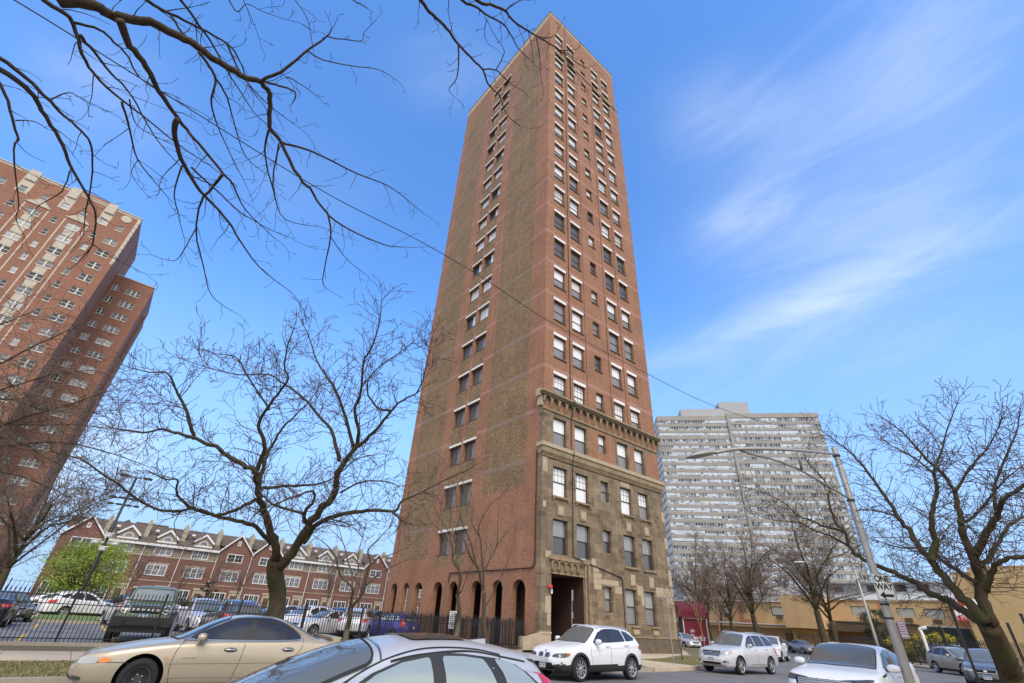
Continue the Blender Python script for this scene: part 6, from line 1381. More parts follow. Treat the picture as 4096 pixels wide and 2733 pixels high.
traced('leaning_tree', 'leaning bare tree with green moss on its forked trunk at the right edge', 'tree', (b2.x, b2.y, -.02), ([(1500, 1640), (1470, 1568), (1430, 1460), (1385, 1360), (1345, 1280)], .215, .185), T6, c, (bark, twigm), 5, ln=1.1, tw=.0055, step=.048, start=.1, rise=.02, tipf=.3)
# overhead tree whose trunk stands left of the camera
k4 = .797; A = lambda p: [(x * k4, y * k4) for x, y in p]; K8 = .574; B8 = lambda p: [(x * K8, y * K8) for x, y in p]; Cc = lambda p: [(1550 + x * .4464, y * .4464) for x, y in p]
def at8(x, y, d): return at(x, y, d)
OV = []
def ov(pts, r0, r1, d0, d1, **k): OV.append((dep(pts, d0, d1), r0, r1, k))
ov([(60, -260), (150, -90)] + B8([(430, 0), (650, 40), (790, 105), (1060, 160), (1290, 270), (1480, 400), (1680, 530), (1820, 575)]) + A([(1355, 500), (1355, 640), (1410, 715), (1500, 890), (1560, 950), (1630, 1060), (1750, 1150), (1930, 1230), (2030, 1240)]), .10, .008, 6.5, 10)
ov(A([(1320, 405), (1440, 340), (1540, 255), (1640, 185), (1665, 145)]), .032, .01, 8.2, 8.4, ln=.5); ov(A([(1640, 185), (1740, 200), (1815, 205), (1830, 160), (1890, 100)]), .012, .005, 8.4, 8.8, ln=.4); ov(A([(1540, 255), (1620, 300), (1760, 330), (1900, 350), (1985, 400)]), .014, .005, 8.3, 8.8, ln=.4); ov(A([(1330, 412), (1400, 430), (1480, 460), (1478, 505)]), .022, .012, 8.2, 8.2, ln=.3); ov(A([(1440, 385), (1520, 430), (1600, 490)]), .012, .005, 8.3, 8.4, ln=.3)
ov(A([(1410, 715), (1560, 760), (1790, 870), (1960, 940), (2105, 1055)]), .03, .007, 8.9, 10, ln=.8); ov(A([(1355, 640), (1330, 760), (1370, 950), (1430, 1100), (1610, 1140)]), .025, .006, 8.8, 10); ov(A([(1400, 720), (1370, 900), (1380, 980)]), .018, .008, 8.9, 9.2); ov(A([(1640, 1060), (1660, 1180), (1620, 1400), (1640, 1450)]), .022, .006, 9.4, 9.8, ln=.7); ov(A([(1660, 1190), (1740, 1300), (1850, 1390)]), .012, .005, 9.5, 10, ln=.5)
ov(A([(600, 105), (650, 230), (740, 340), (800, 460), (890, 590), (960, 680), (1120, 870), (1170, 930), (1230, 1050), (1370, 1190)]), .06, .007, 7.0, 9.5); ov(A([(885, 600), (880, 700), (920, 820), (1010, 960), (1130, 1090), (1200, 1200), (1300, 1340), (1440, 1450)]), .05, .007, 7.9, 10); ov(A([(1120, 875), (1060, 950), (1010, 1010), (985, 1170), (1020, 1330), (1060, 1480), (1160, 1560)]), .03, .006, 8.6, 9.6, ln=.7); ov(A([(915, 830), (875, 960), (890, 1060), (930, 1220)]), .018, .005, 8.3, 8.8, ln=.6); ov(A([(980, 1150), (920, 1260), (870, 1310), (760, 1280)]), .012, .005, 9.1, 9.3, ln=.5); ov(A([(960, 840), (1080, 950), (1200, 1060), (1350, 1150), (1450, 1190)]), .02, .005, 8.4, 9.3)
ov([(40, -150)] + A([(220, 0), (350, 90), (400, 240), (470, 370), (610, 500), (740, 600), (900, 730), (1050, 830)]), .045, .007, 7, 9); ov(A([(370, 110), (500, 150), (570, 210), (640, 280), (700, 390), (840, 480), (960, 540)]), .026, .006, 7.2, 8.6); ov(A([(400, 180), (470, 260), (560, 370), (660, 480), (780, 690), (900, 830)]), .03, .006, 7.3, 8.8); ov(A([(610, 510), (650, 640), (690, 800), (800, 940), (850, 1000)]), .022, .005, 7.9, 8.8); ov(A([(650, 500), (660, 560), (700, 640), (850, 720)]), .014, .005, 8, 8.5, ln=.6); ov(A([(470, 370), (460, 480), (440, 560)]), .01, .004, 7.7, 7.8, ln=.3); ov(A([(695, 800), (660, 870), (710, 950)]), .008, .004, 8.3, 8.4, ln=.3)
ov([(-160, 140)] + A([(0, 290), (130, 390), (240, 500), (300, 560), (410, 660), (460, 740), (460, 900), (430, 1060), (420, 1180)]), .04, .007, 7, 8.5, ln=.7); ov([(-160, 180)] + A([(0, 350), (150, 460), (210, 560), (300, 700), (350, 830), (420, 950), (480, 1080), (465, 1220)]), .05, .012, 7, 8.6, ln=.7); ov(A([(465, 1225), (560, 1290), (740, 1380)]), .012, .004, 8.6, 8.9, ln=.5); ov(A([(465, 1230), (400, 1310), (330, 1370)]), .014, .004, 8.6, 8.8, ln=.5); ov(A([(350, 860), (310, 960), (200, 1030), (160, 1080)]), .014, .004, 8.0, 8.2, ln=.5); ov(A([(255, 500), (345, 465), (420, 500), (560, 570)]), .012, .004, 7.4, 7.8, ln=.5)
ov([(-120, 200)] + A([(0, 420), (60, 590), (90, 700), (70, 730), (75, 850), (95, 1030), (80, 1100), (120, 1180)]), .026, .005, 7, 8, ln=.6); ov(A([(80, 605), (170, 610), (240, 650)]), .012, .005, 7.4, 7.5, ln=.4)
ov([(480, -150)] + A([(740, 0), (860, 70), (1000, 140), (1140, 220), (1200, 300), (1250, 430), (1300, 500)]), .038, .007, 7.4, 9); ov(A([(1140, 220), (1210, 370), (1340, 520), (1500, 640)]), .02, .005, 8.3, 9.2); ov([(640, -150)] + A([(910, 0), (1000, 130), (1060, 210), (1130, 340), (1200, 450), (1280, 570), (1380, 660)]), .03, .006, 7.4, 9); ov(A([(1000, 260), (1080, 390), (1060, 500), (1080, 600), (1140, 740), (1220, 900)]), .028, .006, 7.7, 8.8, ln=.6); ov(A([(1080, 390), (1140, 490), (1170, 600), (1230, 780), (1330, 870)]), .022, .005, 8, 8.8, ln=.6); ov(A([(860, 80), (910, 160), (940, 190)]), .02, .014, 7.6, 7.7, ln=.2)
ov(A([(1480, 0), (1540, 90), (1570, 230)]), .01, .006, 8.6, 8.5, ln=.5); ov(A([(1150, 0), (1190, 60), (1240, 20), (1320, 60), (1440, 100)]), .012, .004, 7.8, 8.2, ln=.5); ov(A([(1220, 0), (1270, 110), (1300, 190)]), .008, .004, 7.9, 8.2, ln=.4); ov(A([(1770, 0), (1838, 38)]), .012, .008, 8.8, 8.8, ln=.2)
ov([(1560, -180)] + Cc([(290, 0), (400, 130), (530, 260), (630, 390), (780, 550), (850, 620), (900, 750), (1000, 860), (1050, 990), (1100, 1060), (1190, 1130)]), .04, .006, 8.5, 10.5, ln=.6); ov(Cc([(630, 400), (640, 520), (620, 700), (550, 800), (590, 860)]), .02, .005, 9.2, 9.5, ln=.5); ov(Cc([(850, 620), (970, 630), (1060, 710), (1130, 770), (1220, 820)]), .018, .005, 9.6, 10.2, ln=.5); ov(Cc([(970, 630), (1030, 520), (1040, 440), (950, 300), (890, 180)]), .012, .005, 9.8, 9.4, ln=.4)
ov([(1700, -160)] + Cc([(670, 0), (790, 60), (900, 140), (1040, 220), (1110, 320), (1170, 430), (1270, 530), (1310, 570)]), .03, .005, 8.6, 10.2, ln=.6); ov([(1800, -130)] + Cc([(800, 0), (950, 50), (1055, 95), (1130, 190), (1260, 280), (1350, 330), (1480, 410), (1570, 460), (1660, 540), (1780, 610)]), .035, .006, 8.6, 10.6, ln=.6)
ov(Cc([(1055, 95), (1130, 40), (1190, 5)]), .016, .008, 9, 9, ln=.4); ov(Cc([(1340, 330), (1440, 340), (1500, 310), (1550, 230)]), .014, .005, 10, 10.1, ln=.3); ov(Cc([(1330, 330), (1360, 480), (1370, 650), (1390, 800)]), .014, .005, 10, 10.3, ln=.4); ov(Cc([(1570, 460), (1620, 560), (1740, 740)]), .014, .005, 10.3, 10.6, ln=.4); ov(Cc([(1570, 455), (1690, 440), (1740, 400)]), .012, .005, 10.3, 10.5, ln=.3); ov(Cc([(1260, 290), (1290, 400), (1310, 570)]), .01, .005, 9.8, 10, ln=.3); ov(Cc([(550, 0), (545, 120), (580, 280)]), .009, .005, 9, 9.2, ln=.2); ov(Cc([(890, 170), (870, 280), (890, 380), (960, 430)]), .009, .004, 9.3, 9.5, ln=.3)
s0 = at8(60, -260, 6.5)
TW = .0042; rg_ = random.Random(8); t = thing('overhanging_tree', 'dark bare branches of a near tree hanging in from the top left corner', 'tree', (-4.5, 1.2, -.02), world=True); tm, cm = MB(), MB()
tm.tube(smooth([Vector((-4.5, 1.2, -.02)), Vector((-4.4, 1.3, 3)), Vector((-4.1, 1.6, 5.5)), Vector((-3.8, 2.0, 7.2))]), [.24 - .005 * i for i in range(13)], 14)
top_ = Vector((-3.8, 2.0, 7.2))
for q, r in ((at8(60, -260, 6.5), .10), (at8(40, -150, 7), .05), (at8(-160, 140, 7), .05), (at8(-160, 180, 7), .05), (at8(480, -150, 7.4), .045), (at8(640, -150, 7.4), .04), (at8(1560, -180, 8.5), .05), (at8(1700, -160, 8.6), .04), (at8(1800, -130, 8.6), .04)):
    mid = (top_ + q) / 2 + Vector((0, 0, .5)); tm.tube(smooth([top_ - Vector((0, 0, .4)), mid, q]), [r * 1.3 - r * .3 * i / 8 for i in range(9)], 8)
for pts, r0, r1, k in OV:
    k = dict(k); l_ = k.pop('ln', .9); limb(tm, cm, [at(*p) for p in pts], r0, r1, rg_, l_, lvl=1, step=.30, start=.18, rise=-.02, dens=.9, zig=.4)
tm.build('trunk', barkd, t, True); cm.build('crown', barkd, t)
# tree whose crown reaches in at the left edge
Lb = at(-700, 2500, 15); Lb.z = 0
lj = [([(-700, 1900), (-450, 1800), (-250, 1760), (-100, 1740), (100, 1670), (300, 1610), (450, 1560)], .07, .008), ([(-700, 1900), (-500, 1650), (-300, 1560), (-100, 1500), (150, 1380), (320, 1300)], .07, .008), ([(-600, 1950), (-300, 1850), (-100, 1800), (200, 1770), (400, 1800), (600, 1870)], .06, .007), ([(-600, 1900), (-300, 1720), (-100, 1690), (150, 1700), (300, 1700), (560, 1725)], .06, .007), ([(-500, 1700), (-200, 1600), (0, 1560), (200, 1500), (380, 1480)], .05, .007), ([(-500, 1950), (-200, 1900), (0, 1890), (150, 1930), (280, 1990)], .05, .007), ([(-500, 1600), (-200, 1400), (0, 1300), (150, 1240)], .05, .007), ([(-500, 1850), (-200, 1760), (50, 1760), (200, 1840), (330, 1900)], .04, .007), ([(-400, 1700), (-100, 1610), (60, 1600), (180, 1640), (330, 1650), (480, 1640)], .04, .006)]
traced('edge_tree', 'bare twiggy crown reaching in from the left edge across the brick high-rise', 'tree', tuple(Lb), ([(-700, 2500, 15), (-700, 2200, 14.5), (-700, 1900, 14)], .22, .16), [(dep(p, 14, 11.5 + (i % 4)), a, b) for i, (p, a, b) in enumerate(lj)], lambda x, y, d=14: at(x, y, d), (bark, twig2), 31, ln=1.8, tw=.0055, step=.13, start=.3, rise=.0)
# slim trees by the fence
c = cv(1200, 1900, .4464, 20); b3 = (9.5, 22.3, 0)
traced('slim_forked_tree', 'slim forked bare tree by the fence between the silver crossover and the arcade', 'tree', b3, ([(395, 1500), (420, 1400), (445, 1290), (458, 1180)], .125, .105), [(dep([(458, 1190), (462, 1100), (466, 1005), (360, 900), (320, 740), (240, 630), (100, 530)], 20, 18.5), .085, .01), (dep([(464, 1000), (470, 900), (430, 780), (380, 600), (260, 480)], 20, 21), .06, .01), (dep([(470, 1180), (560, 1060), (590, 920), (630, 780), (610, 680), (700, 580), (800, 470), (870, 390)], 20, 19.5), .075, .01), (dep([(635, 765), (800, 720), (1000, 620), (1150, 480)], 19.8, 20.5), .035, .006), (dep([(600, 985), (720, 880), (850, 810), (980, 750), (1150, 700)], 19.9, 18.5), .035, .006), (dep([(480, 930), (520, 850), (520, 720), (560, 560), (600, 400)], 20, 20.5), .04, .007), (dep([(380, 600), (330, 450), (200, 380)], 20.6, 21), .02, .006), (dep([(560, 560), (480, 480), (380, 430), (150, 490)], 20.3, 20), .02, .006)], c, (bark2, twig2), 12, ln=1.5, tw=.005, step=.4, start=.35, rise=.07)
c = cv(1200, 1900, .4464, 23.1)
traced('arcade_tree', 'slim bare tree with twin stems in front of the fourth and fifth arches', 'tree', (15.0, 22.3, 0), ([(1410, 1500), (1418, 1350), (1425, 1200), (1412, 1070)], .12, .10), [(dep([(1412, 1070), (1440, 900), (1370, 760), (1362, 640), (1260, 500), (1160, 400), (1080, 200)], 23, 21.5), .06, .008), (dep([(1425, 1060), (1422, 850), (1400, 760), (1430, 680), (1380, 560), (1430, 380), (1460, 250)], 23, 24), .055, .008), (dep([(1440, 1060), (1500, 900), (1540, 820), (1600, 700)], 23, 22.5), .03, .008), (dep([(1365, 640), (1340, 500), (1350, 300), (1260, 120)], 22.6, 22), .03, .006), (dep([(1380, 560), (1280, 440), (1180, 250)], 23.5, 23), .03, .006)], c, (bark2, twig2), 14, ln=1.9, tw=.0055, step=.3, start=.35, rise=.07)
traced('arcade_tree', 'slim bare tree with spreading stems in front of the sixth arch', 'tree', (17.2, 22.3, 0), ([(1640, 1500), (1645, 1350), (1650, 1200), (1650, 1040)], .13, .10), [(dep([(1650, 1040), (1620, 950), (1600, 850), (1540, 760), (1510, 690)], 23.8, 23.2), .075, .055), (dep([(1600, 850), (1560, 740), (1530, 600), (1480, 500), (1420, 330), (1400, 200)], 23.6, 22.5), .05, .008), (dep([(1650, 1000), (1655, 860), (1760, 640), (1770, 480), (1775, 300)], 23.8, 24.3), .06, .012), (dep([(1640, 860), (1620, 600), (1600, 480), (1680, 300), (1780, 200), (1900, 80)], 23.8, 23), .045, .007), (dep([(1670, 1170), (1740, 1040), (1830, 850), (1900, 650), (1920, 560)], 23.8, 23.3), .03, .006), (dep([(1760, 640), (1880, 480), (2000, 430)], 24, 24), .025, .006), (dep([(1610, 560), (1540, 420), (1560, 260), (1500, 120)], 23.7, 23.5), .03, .006)], c, (bark2, twig2), 15, ln=1.8, tw=.0055, step=.3, start=.3, rise=.07)
# free standing bare trees in the distance
def ptree(name, label, x, y, h, spread, seed, mats, z=0, tw=.012, r=None, group=None, ln=None, clear=.3, leafm=None, n=7, lvl=2, step=None):
    global TW
    TW = tw; rg_ = random.Random(seed); t = thing(name, label, 'tree', (x, y, z), world=True, group=group); tm, cm = MB(), MB(); r = r or h * .02; fk = Vector((x + rg_.uniform(-.3, .3), y, z + h * clear)); b_ = Vector((x, y, z))
    tp0 = Vector((x + rg_.uniform(-.1, .1) * spread, y + rg_.uniform(-.1, .1) * spread, z + h)); fk2 = fk.lerp(tp0, .35) + Vector((rg_.uniform(-.3, .3), rg_.uniform(-.3, .3), 0))
    tm.tube(smooth([b_, (b_ + fk) / 2 + Vector((rg_.uniform(-.15, .15), 0, 0)), fk]), [r * (1.25 if i == 0 else 1.05) - r * .03 * i for i in range(9)], 9)
    limb(tm, cm, [fk, fk2, fk.lerp(tp0, .7) + Vector((rg_.uniform(-.5, .5), rg_.uniform(-.5, .5), 0)), tp0], r * .6, tw, rg_, ln or spread * .5, lvl=lvl, step=step or spread * .13, start=.2, rise=.06, n=6)
    for i in range(n):
        a = 2 * PI * i / n + rg_.uniform(-.5, .5); sp = spread * rg_.uniform(.65, 1.05); f = (i % 3) / 3 * .9; st = fk.lerp(fk2, f); tp = Vector((x + math.cos(a) * sp, y + math.sin(a) * sp, z + h * rg_.uniform(.5, .82) + h * .12 * f)); hd_ = Vector((math.cos(a), math.sin(a), 0))
        m1 = st + hd_ * sp * .28 + Vector((rg_.uniform(-.3, .3), rg_.uniform(-.3, .3), (tp.z - st.z) * rg_.uniform(.35, .6))); m0 = st + hd_ * sp * .62 + Vector((rg_.uniform(-.5, .5), rg_.uniform(-.5, .5), (tp.z - st.z) * rg_.uniform(.6, .95)))
        limb(tm, cm, [st, m1, m0, tp], r * rg_.uniform(.32, .5), tw, rg_, ln or spread * .5, lvl=lvl, step=step or spread * .13, start=.15, rise=.05, n=6)
    tm.build('trunk', mats[0], t, True); cm.build('crown', mats[1], t); return t
DB = (bark2, twig2)
ptree('bare_tree', 'bare spreading tree with a thick trunk behind the parked cars at the far left', -5.2, 60, 13.5, 7.5, 41, (bark, twig2), tw=.018, r=.30, n=10, clear=.22, step=.6)
gq = 'bare trees before the terrace'
for i, (x, y, h, s_, lab) in enumerate(((5.6, 90, 9, 3.2, 'bare tree before the first dormered house, right of the green tree'), (11.3, 91, 8, 3, 'bare tree above the dark grey SUV roof'), (15.2, 90, 9.5, 3.2, 'bare tree before the pair of gables, left one'), (19.3, 91, 9, 3, 'bare tree just left of the big trunk'), (33, 89, 10, 3.6, 'bare tree right of the big trunk before the dormered houses'), (38.5, 88, 9, 3, 'bare tree behind the slim forked tree'), (44, 86, 8, 2.8, 'small bare tree left of the first arch'))):
    ptree('bare_tree', lab, x, y, h, s_, 50 + i, DB, tw=.018, r=.13, group=gq, step=.5)
for i, (x, y, h, s_, lab) in enumerate(((23, 122, 16, 5, 'bare treetop showing above the terrace roof left of the big trunk'), (40, 124, 15, 5, 'bare treetop showing above the terrace roof right of the big trunk'), (-14, 92, 10, 6, 'low bare tree at the foot of the brick high-rise'), (-9, 98, 11, 6, 'bare tree left of the first gable'))):
    ptree('bare_tree', lab, x, y, h, s_, 70 + i, DB, tw=.02, r=.2, step=.7)
gr = 'bare trees before the slab high-rise'
for i, (x, y, h, s_, r, lab) in enumerate(((66, 24.2, 15.5, 7.5, .38, 'tall straight trunked bare tree before the yellow building left of the lamp pole'), (70, 24.4, 12, 6, .3, 'second bare tree right of the tall straight one before the yellow building'), (60, 28.8, 12.5, 6, .3, 'bare tree rising behind the pale silver SUV roof'), (58, 30.6, 9.5, 4.5, .2, 'smaller bare tree left of the one behind the pale silver SUV'), (66, 39, 13, 6.5, .3, 'bare tree with an arching crown beside the tower corner'), (75, 43, 11, 6, .2, 'thicket like bare tree above the burgundy canopy'), (84, 46, 12, 7, .2, 'hazy bare tree behind the burgundy canopy'), (88, 40, 12, 7, .2, 'hazy bare tree behind the small white SUV'))):
    ptree('bare_tree', lab, x, y, h, s_, 80 + i, (bark, twig2), tw=.016, r=r, group=gr, n=9, step=.55, clear=.28)
ptree('sapling', 'thin leafless sapling on the verge right of the parking sign', 29.8, 19.2, 5.5, .8, 90, DB, tw=.007, r=.04, n=5, ln=.7, step=.4); ptree('sapling', 'thin tan sapling before the burgundy canopy sign', 43.5, 25.7, 6, 1.4, 91, (mat('tan_bark', (.30, .17, .08), .9), twig2), tw=.009, r=.06, n=6, ln=.9, step=.4); ptree('sapling', 'thin tan sapling just right of the burgundy canopy', 45, 24.9, 6.2, 1.6, 92, (MATS['tan_bark'], twig2), tw=.009, r=.06, n=6, ln=.9, step=.4)
ptree('bare_shrub_tree', 'low bare shrub against the tall yellow block', 66, 4.5, 4.5, 2.6, 93, DB, tw=.009, r=.06, n=8, step=.35, clear=.15)
# tree with fresh yellow green leaves
def leafy(name, label, cat, x, y, z, h, spread, seed, m, cnt, size, stems=7, sq=1.0, trunkm=None):
    global TW
    rg_ = random.Random(seed); t = thing(name, label, cat, (x, y, z), world=True); tm, lm = MB(), MB(); TW = .012; b_ = Vector((x, y, z)); tips = []
    for i in range(stems):
        a = 2 * PI * i / stems + rg_.uniform(-.5, .5); tp = b_ + Vector((math.cos(a) * spread * rg_.uniform(.3, 1), math.sin(a) * spread * rg_.uniform(.3, 1), h * rg_.uniform(.6, 1)))
        tm.tube(smooth([b_, b_.lerp(tp, .4) + Vector((0, 0, h * .12)), tp]), [.09 * h / 6 * (1 - .09 * k) for k in range(9)], 5)
    cl = []
    for i in range(max(14, cnt // 90)):
        a = rg_.uniform(0, 2 * PI); rr_ = math.sqrt(rg_.random()); zz = rg_.uniform(-.9, 1); q = math.sqrt(max(0, 1 - zz * zz * .8)); cl.append((b_ + Vector((math.cos(a) * rr_ * spread * q, math.sin(a) * rr_ * spread * q, h * (.58 + .40 * zz * sq))), rg_.uniform(.35, .8)))
    for c_, r_ in cl:
        tm.tube([b_ + Vector((0, 0, h * .25)), b_.lerp(c_, .6) + Vector((0, 0, .1)), c_], [.03, .02, .01], 3, cap=False)
        for k in range(int(cnt / len(cl))):
            p = c_ + Vector((rg_.gauss(0, 1), rg_.gauss(0, 1), rg_.gauss(0, .6))) * r_ * spread * .24; u = Vector((rg_.gauss(0, 1), rg_.gauss(0, 1), rg_.gauss(0, 1))).normalized() * size * rg_.uniform(.5, 1.2); v = u.cross(Vector((rg_.gauss(0, 1), rg_.gauss(0, 1), rg_.gauss(0, 1)))).normalized() * size * .5
            lm.face([p - u, p + v, p + u, p - v], 0 if rg_.random() < .55 else 1)
    tm.build('trunk', trunkm or bark2, t, True); lm.build('foliage', m, t); return t
leafy('spring_tree', 'round tree with fresh yellow green leaves in the car park', 'tree', aty(335, 2300, 60).x, 60, .1, aty(345, 2165, 60).z, 3.3, 3, [mat('spring_leaf', (.30, .385, .055), .7), mat('spring_leaf_dark', (.25, .35, .04), .7)], 17000, .08, 10)  # two leaf greens mixed at random
ym_ = [mat('yellow_blossom', (.62, .50, .03), .7), mat('olive_leaf', (.22, .24, .04), .7)]
leafy('forsythia', 'yellow flowering shrub left of the street lamp pole', 'shrub', 62.5, 15.8, 0, 2.6, 1.3, 5, ym_, 1800, .07, 8, .8); leafy('forsythia', 'yellow flowering shrub right of the street lamp pole, beside the blue cloth', 'shrub', 62, 14.2, 0, 2.5, 1.1, 6, ym_, 1800, .07, 8, .8); leafy('forsythia', 'yellow flowering shrub by the white vent pipe', 'shrub', 62, 12.7, 0, 2.7, 1.2, 7, ym_, 1800, .07, 8, .8)
dg_ = [mat('dark_evergreen', (.03, .045, .02), .8), mat('evergreen_tip', (.05, .075, .03), .8)]
leafy('evergreen_shrub', 'dark ivy like evergreen behind the far street lamp', 'shrub', 70, 19.6, 0, 4.6, 1.9, 8, dg_, 3500, .1, 8); leafy('evergreen_shrub', 'dark low evergreen beneath the yellow shrubs', 'shrub', 60.8, 13.8, 0, 1.3, 1.6, 9, dg_, 2200, .08, 8); leafy('evergreen_shrub', 'small conical dark evergreen before the terrace', 'shrub', 15.6, 93, 0, 4.4, 1.1, 10, dg_, 1500, .12, 5)
leafy('hedge_shrub', 'green hedge shrub seen through the second arch', 'shrub', 31.5, 51, 0, 2.2, 2.2, 11, [mat('hedge_green', (.07, .11, .03), .8), dg_[1]], 2500, .08, 6)
# grass blades and dead leaves on the verge
rg_ = random.Random(77); mb = MB()
def ynw(x):
    for (x0, y0), (x1, y1) in zip(NW, NW[1:]):
        if x0 <= x <= x1: return y0 + (y1 - y0) * (x - x0) / (x1 - x0)
    return 15
for i in range(16000):
    x = rg_.uniform(-4, 7) if i < 11500 else rg_.uniform(20, 34); y0 = ynw(x) + .22; y = y0 + rg_.random() * 3.2
    if 21 < x < 25.6: continue
    h = rg_.uniform(.015, .055); a = rg_.uniform(0, PI); dx, dy = math.cos(a) * .012, math.sin(a) * .012; lx, ly = rg_.uniform(-.03, .03), rg_.uniform(-.03, .03)
    mb.face([(x - dx, y - dy, -.004), (x + dx, y + dy, -.004), (x + lx, y + ly, h)], 0 if rg_.random() < .6 else 1)
for i in range(2600):
    x = rg_.uniform(-4, 34); y = rg_.choice([rg_.uniform(ynw(x) + .1, ynw(x) + 3.8), rg_.uniform(21.3, 23.3)]) if x < 21 else rg_.uniform(ynw(x) + .1, ynw(x) + 3.6); s_ = rg_.uniform(.012, .03); a = rg_.uniform(0, PI)
    mb.face([(x + s_ * math.cos(a + k * PI / 2), y + s_ * math.sin(a + k * PI / 2), .004 + rg_.uniform(0, .015)) for k in range(4)], 2)
o = mb.build('grass', [mat('grass_blade', (.15, .16, .05), .8), mat('dry_blade', (.30, .24, .11), .9), mat('dead_leaf', (.33, .24, .15), .9)]); tag(o, kind='stuff')
# ---------------------------------------------------------------- fences, lamps, signs, cable
def picket_fence(name, label, a, b, h, post=2.4, gap=.115, spear=True, z=0, pr=.011, rails=(.18, 1.3, 1.5), pw=.035, doubled=False):
    a, b = Vector(a), Vector(b); L_ = (b - a).length; d = (b - a) / L_; t = thing(name, label, 'fence', (a.x, a.y, z), math.atan2(d.y, d.x)); n = int(L_ / gap); mb = MB()
    for i in range(n):
        x = (i + .5) * gap
        if abs((x + post / 2) % post - post / 2) < pw + .02 and False: continue
        mb.box(x - pr, x + pr, -pr, pr, .1, h)
        if spear:
            for s_ in (0,): mb.v += [Vector((x - .02, -.006, h - .03)), Vector((x + .02, -.006, h - .03)), Vector((x, 0, h + .1)), Vector((x, .012, h - .03)), Vector((x, 0, h - .09))]; k = len(mb.v) - 5; mb.f += [[k, k + 1, k + 2], [k + 1, k + 3, k + 2], [k + 3, k, k + 2], [k, k + 4, k + 1], [k + 1, k + 4, k + 3], [k + 3, k + 4, k]]; mb.m += [0] * 6
    mb.build('pickets', black, t)
    for r in rails: mb = MB(); mb.box(0, L_, -.014, .014, r - .014, r + .014); mb.build('rail', black, t)
    k = 0
    while k * post <= L_ + .01:
        mb = MB(); x = k * post; mb.box(x - pw, x + pw, -pw, pw, -.1, h + .06); mb.box(x - pw - .008, x + pw + .008, -pw - .008, pw + .008, h + .06, h + .09); mb.build('post', black, t); k += 1
    return t
picket_fence('railing', 'long black spear topped railing between the lawn and the car park', (-15.7, 23.4), (20.4, 23.4), 1.56, 2.62, spear=True, rails=(.2, 1.18, 1.42))
picket_fence('railing', 'dense black railing before the tower arcade', (12.0, 24.6), (21.4, 24.2), 1.45, 2.3, .14, False, rails=(.25, 1.3), pr=.012)
picket_fence('railing', 'black railing running along the arcade foot', (21.0, 44.0), (21.3, 24.2), 1.5, 2.3, .13, False, rails=(.25, 1.3), pr=.012)
picket_fence('railing', 'tall black railing before the yellow building garden', (84, 36), (61.5, 16.5), 2.0, 2.6, .16, True, rails=(.2, 1.75))
picket_fence('railing', 'tall black railing behind the beige SUV', (61.5, 16.2), (53.5, 8.6), 2.0, 2.4, .15, True, rails=(.2, 1.8))
picket_fence('railing', 'black railing standing before the tall yellow block', (79, 14), (72, -6), 2.3, 2.6, .18, False, rails=(.2, 2.0), pr=.02)
picket_fence('railing', 'grey wire fence before the foot of the brick high-rise', (-13, 66), (0.5, 75), 2.4, 3, .4, False, rails=(.2, 2.3), pr=.01)
# pale wheel stops and rubble along the arcade foot
mb = MB(); mb.box(12, 21.3, 24.32, 24.42, 0, .25); tag(mb.build('low_wall', pale), 'low pale wall behind the dense railing before the arcade', 'wall')
mb = MB(); mb.box(20.4, 21.85, 23.3, 23.7, 0, .75); mb.prism([(20.9, .75), (21.85, .75), (21.85, .95)], 23.32, 23.68, 'y'); tag(mb.build('stone_kerb_block', pale), 'pale stone block between railing and tower corner', 'block')
# street lamp by the kerb
galv = mat('galvanised_steel', (.36, .34, .31), .5, .35, var=.08, vscale=3)
lx, ly = 15.6, 4.12
lampt = thing('street_lamp', 'tall grey street lamp with a long arm and a one way sign', 'street lamp', (lx, ly, -.02), world=True)
def onx(u, v, x):                                  # photo point at the pole's distance
    return atx(u, v, x)
ztop = onx(3337, 1790, lx).z
mb = MB(); mb.lathe([(.115, -.02), (.11, .3), (.10, 1.5), (.072, ztop - .02), (.05, ztop), (.02, ztop + .03)], 20, 0, Matrix.Translation((lx, ly, 0))); mb.build('pole', galv, lampt, True)
mb = MB()
for z in (ztop - .28, ztop - 1.55, 2.0, 2.3): mb.lathe([(.09, 0), (.10, 0), (.10, .05), (.09, .05)], 16, 0, Matrix.Translation((lx, ly, z)))
mb.build('band', mat('dark_band_steel', (.06, .055, .05), .6, .4), lampt)
hd = at(2800, 1822, 9.2)                           # lamp head, out over the street
hd = Vector((lx - .3, ly, ztop)) + (Vector((hd.x, hd.y, hd.z)) - Vector((lx - .3, ly, ztop)))
p1 = Vector((lx, ly, ztop - .2)); a1 = at(3150, 1799, 9.9); a2 = at(2950, 1797, 9.5); a3 = at(2860, 1812, 9.3)
mb = MB(); mb.tube(smooth([p1, a1, a2, a3]), .036, 10); q1 = Vector((lx, ly, ztop - 1.5)); b1 = at(3180, 1870, 9.9); b2_ = at(3000, 1815, 9.6)
mb.tube(smooth([q1, b1, b2_, a2]), .026, 8); mb.tube([at(3193, 1812, 9.98), at(3207, 1880, 9.98)], .028, 6); mb.build('arm', galv, lampt, True)
hdir = (hd - a2).normalized(); up = Vector((0, 0, 1)); sd_ = hdir.cross(up).normalized(); mb = MB()
def HP(l, s_, u): return a3 + hdir * l + sd_ * s_ + up * u
rr_ = [(0.0, .05, .05), (.12, .12, .09), (.35, .17, .10), (.6, .15, .06), (.68, .08, .02)]; rings = []
for l, wd, hh in rr_: rings.append([mb.p(HP(l, wd * math.cos(2 * PI * k / 14), hh * math.sin(2 * PI * k / 14) if math.sin(2 * PI * k / 14) > 0 else .4 * hh * math.sin(2 * PI * k / 14))) for k in range(14)])
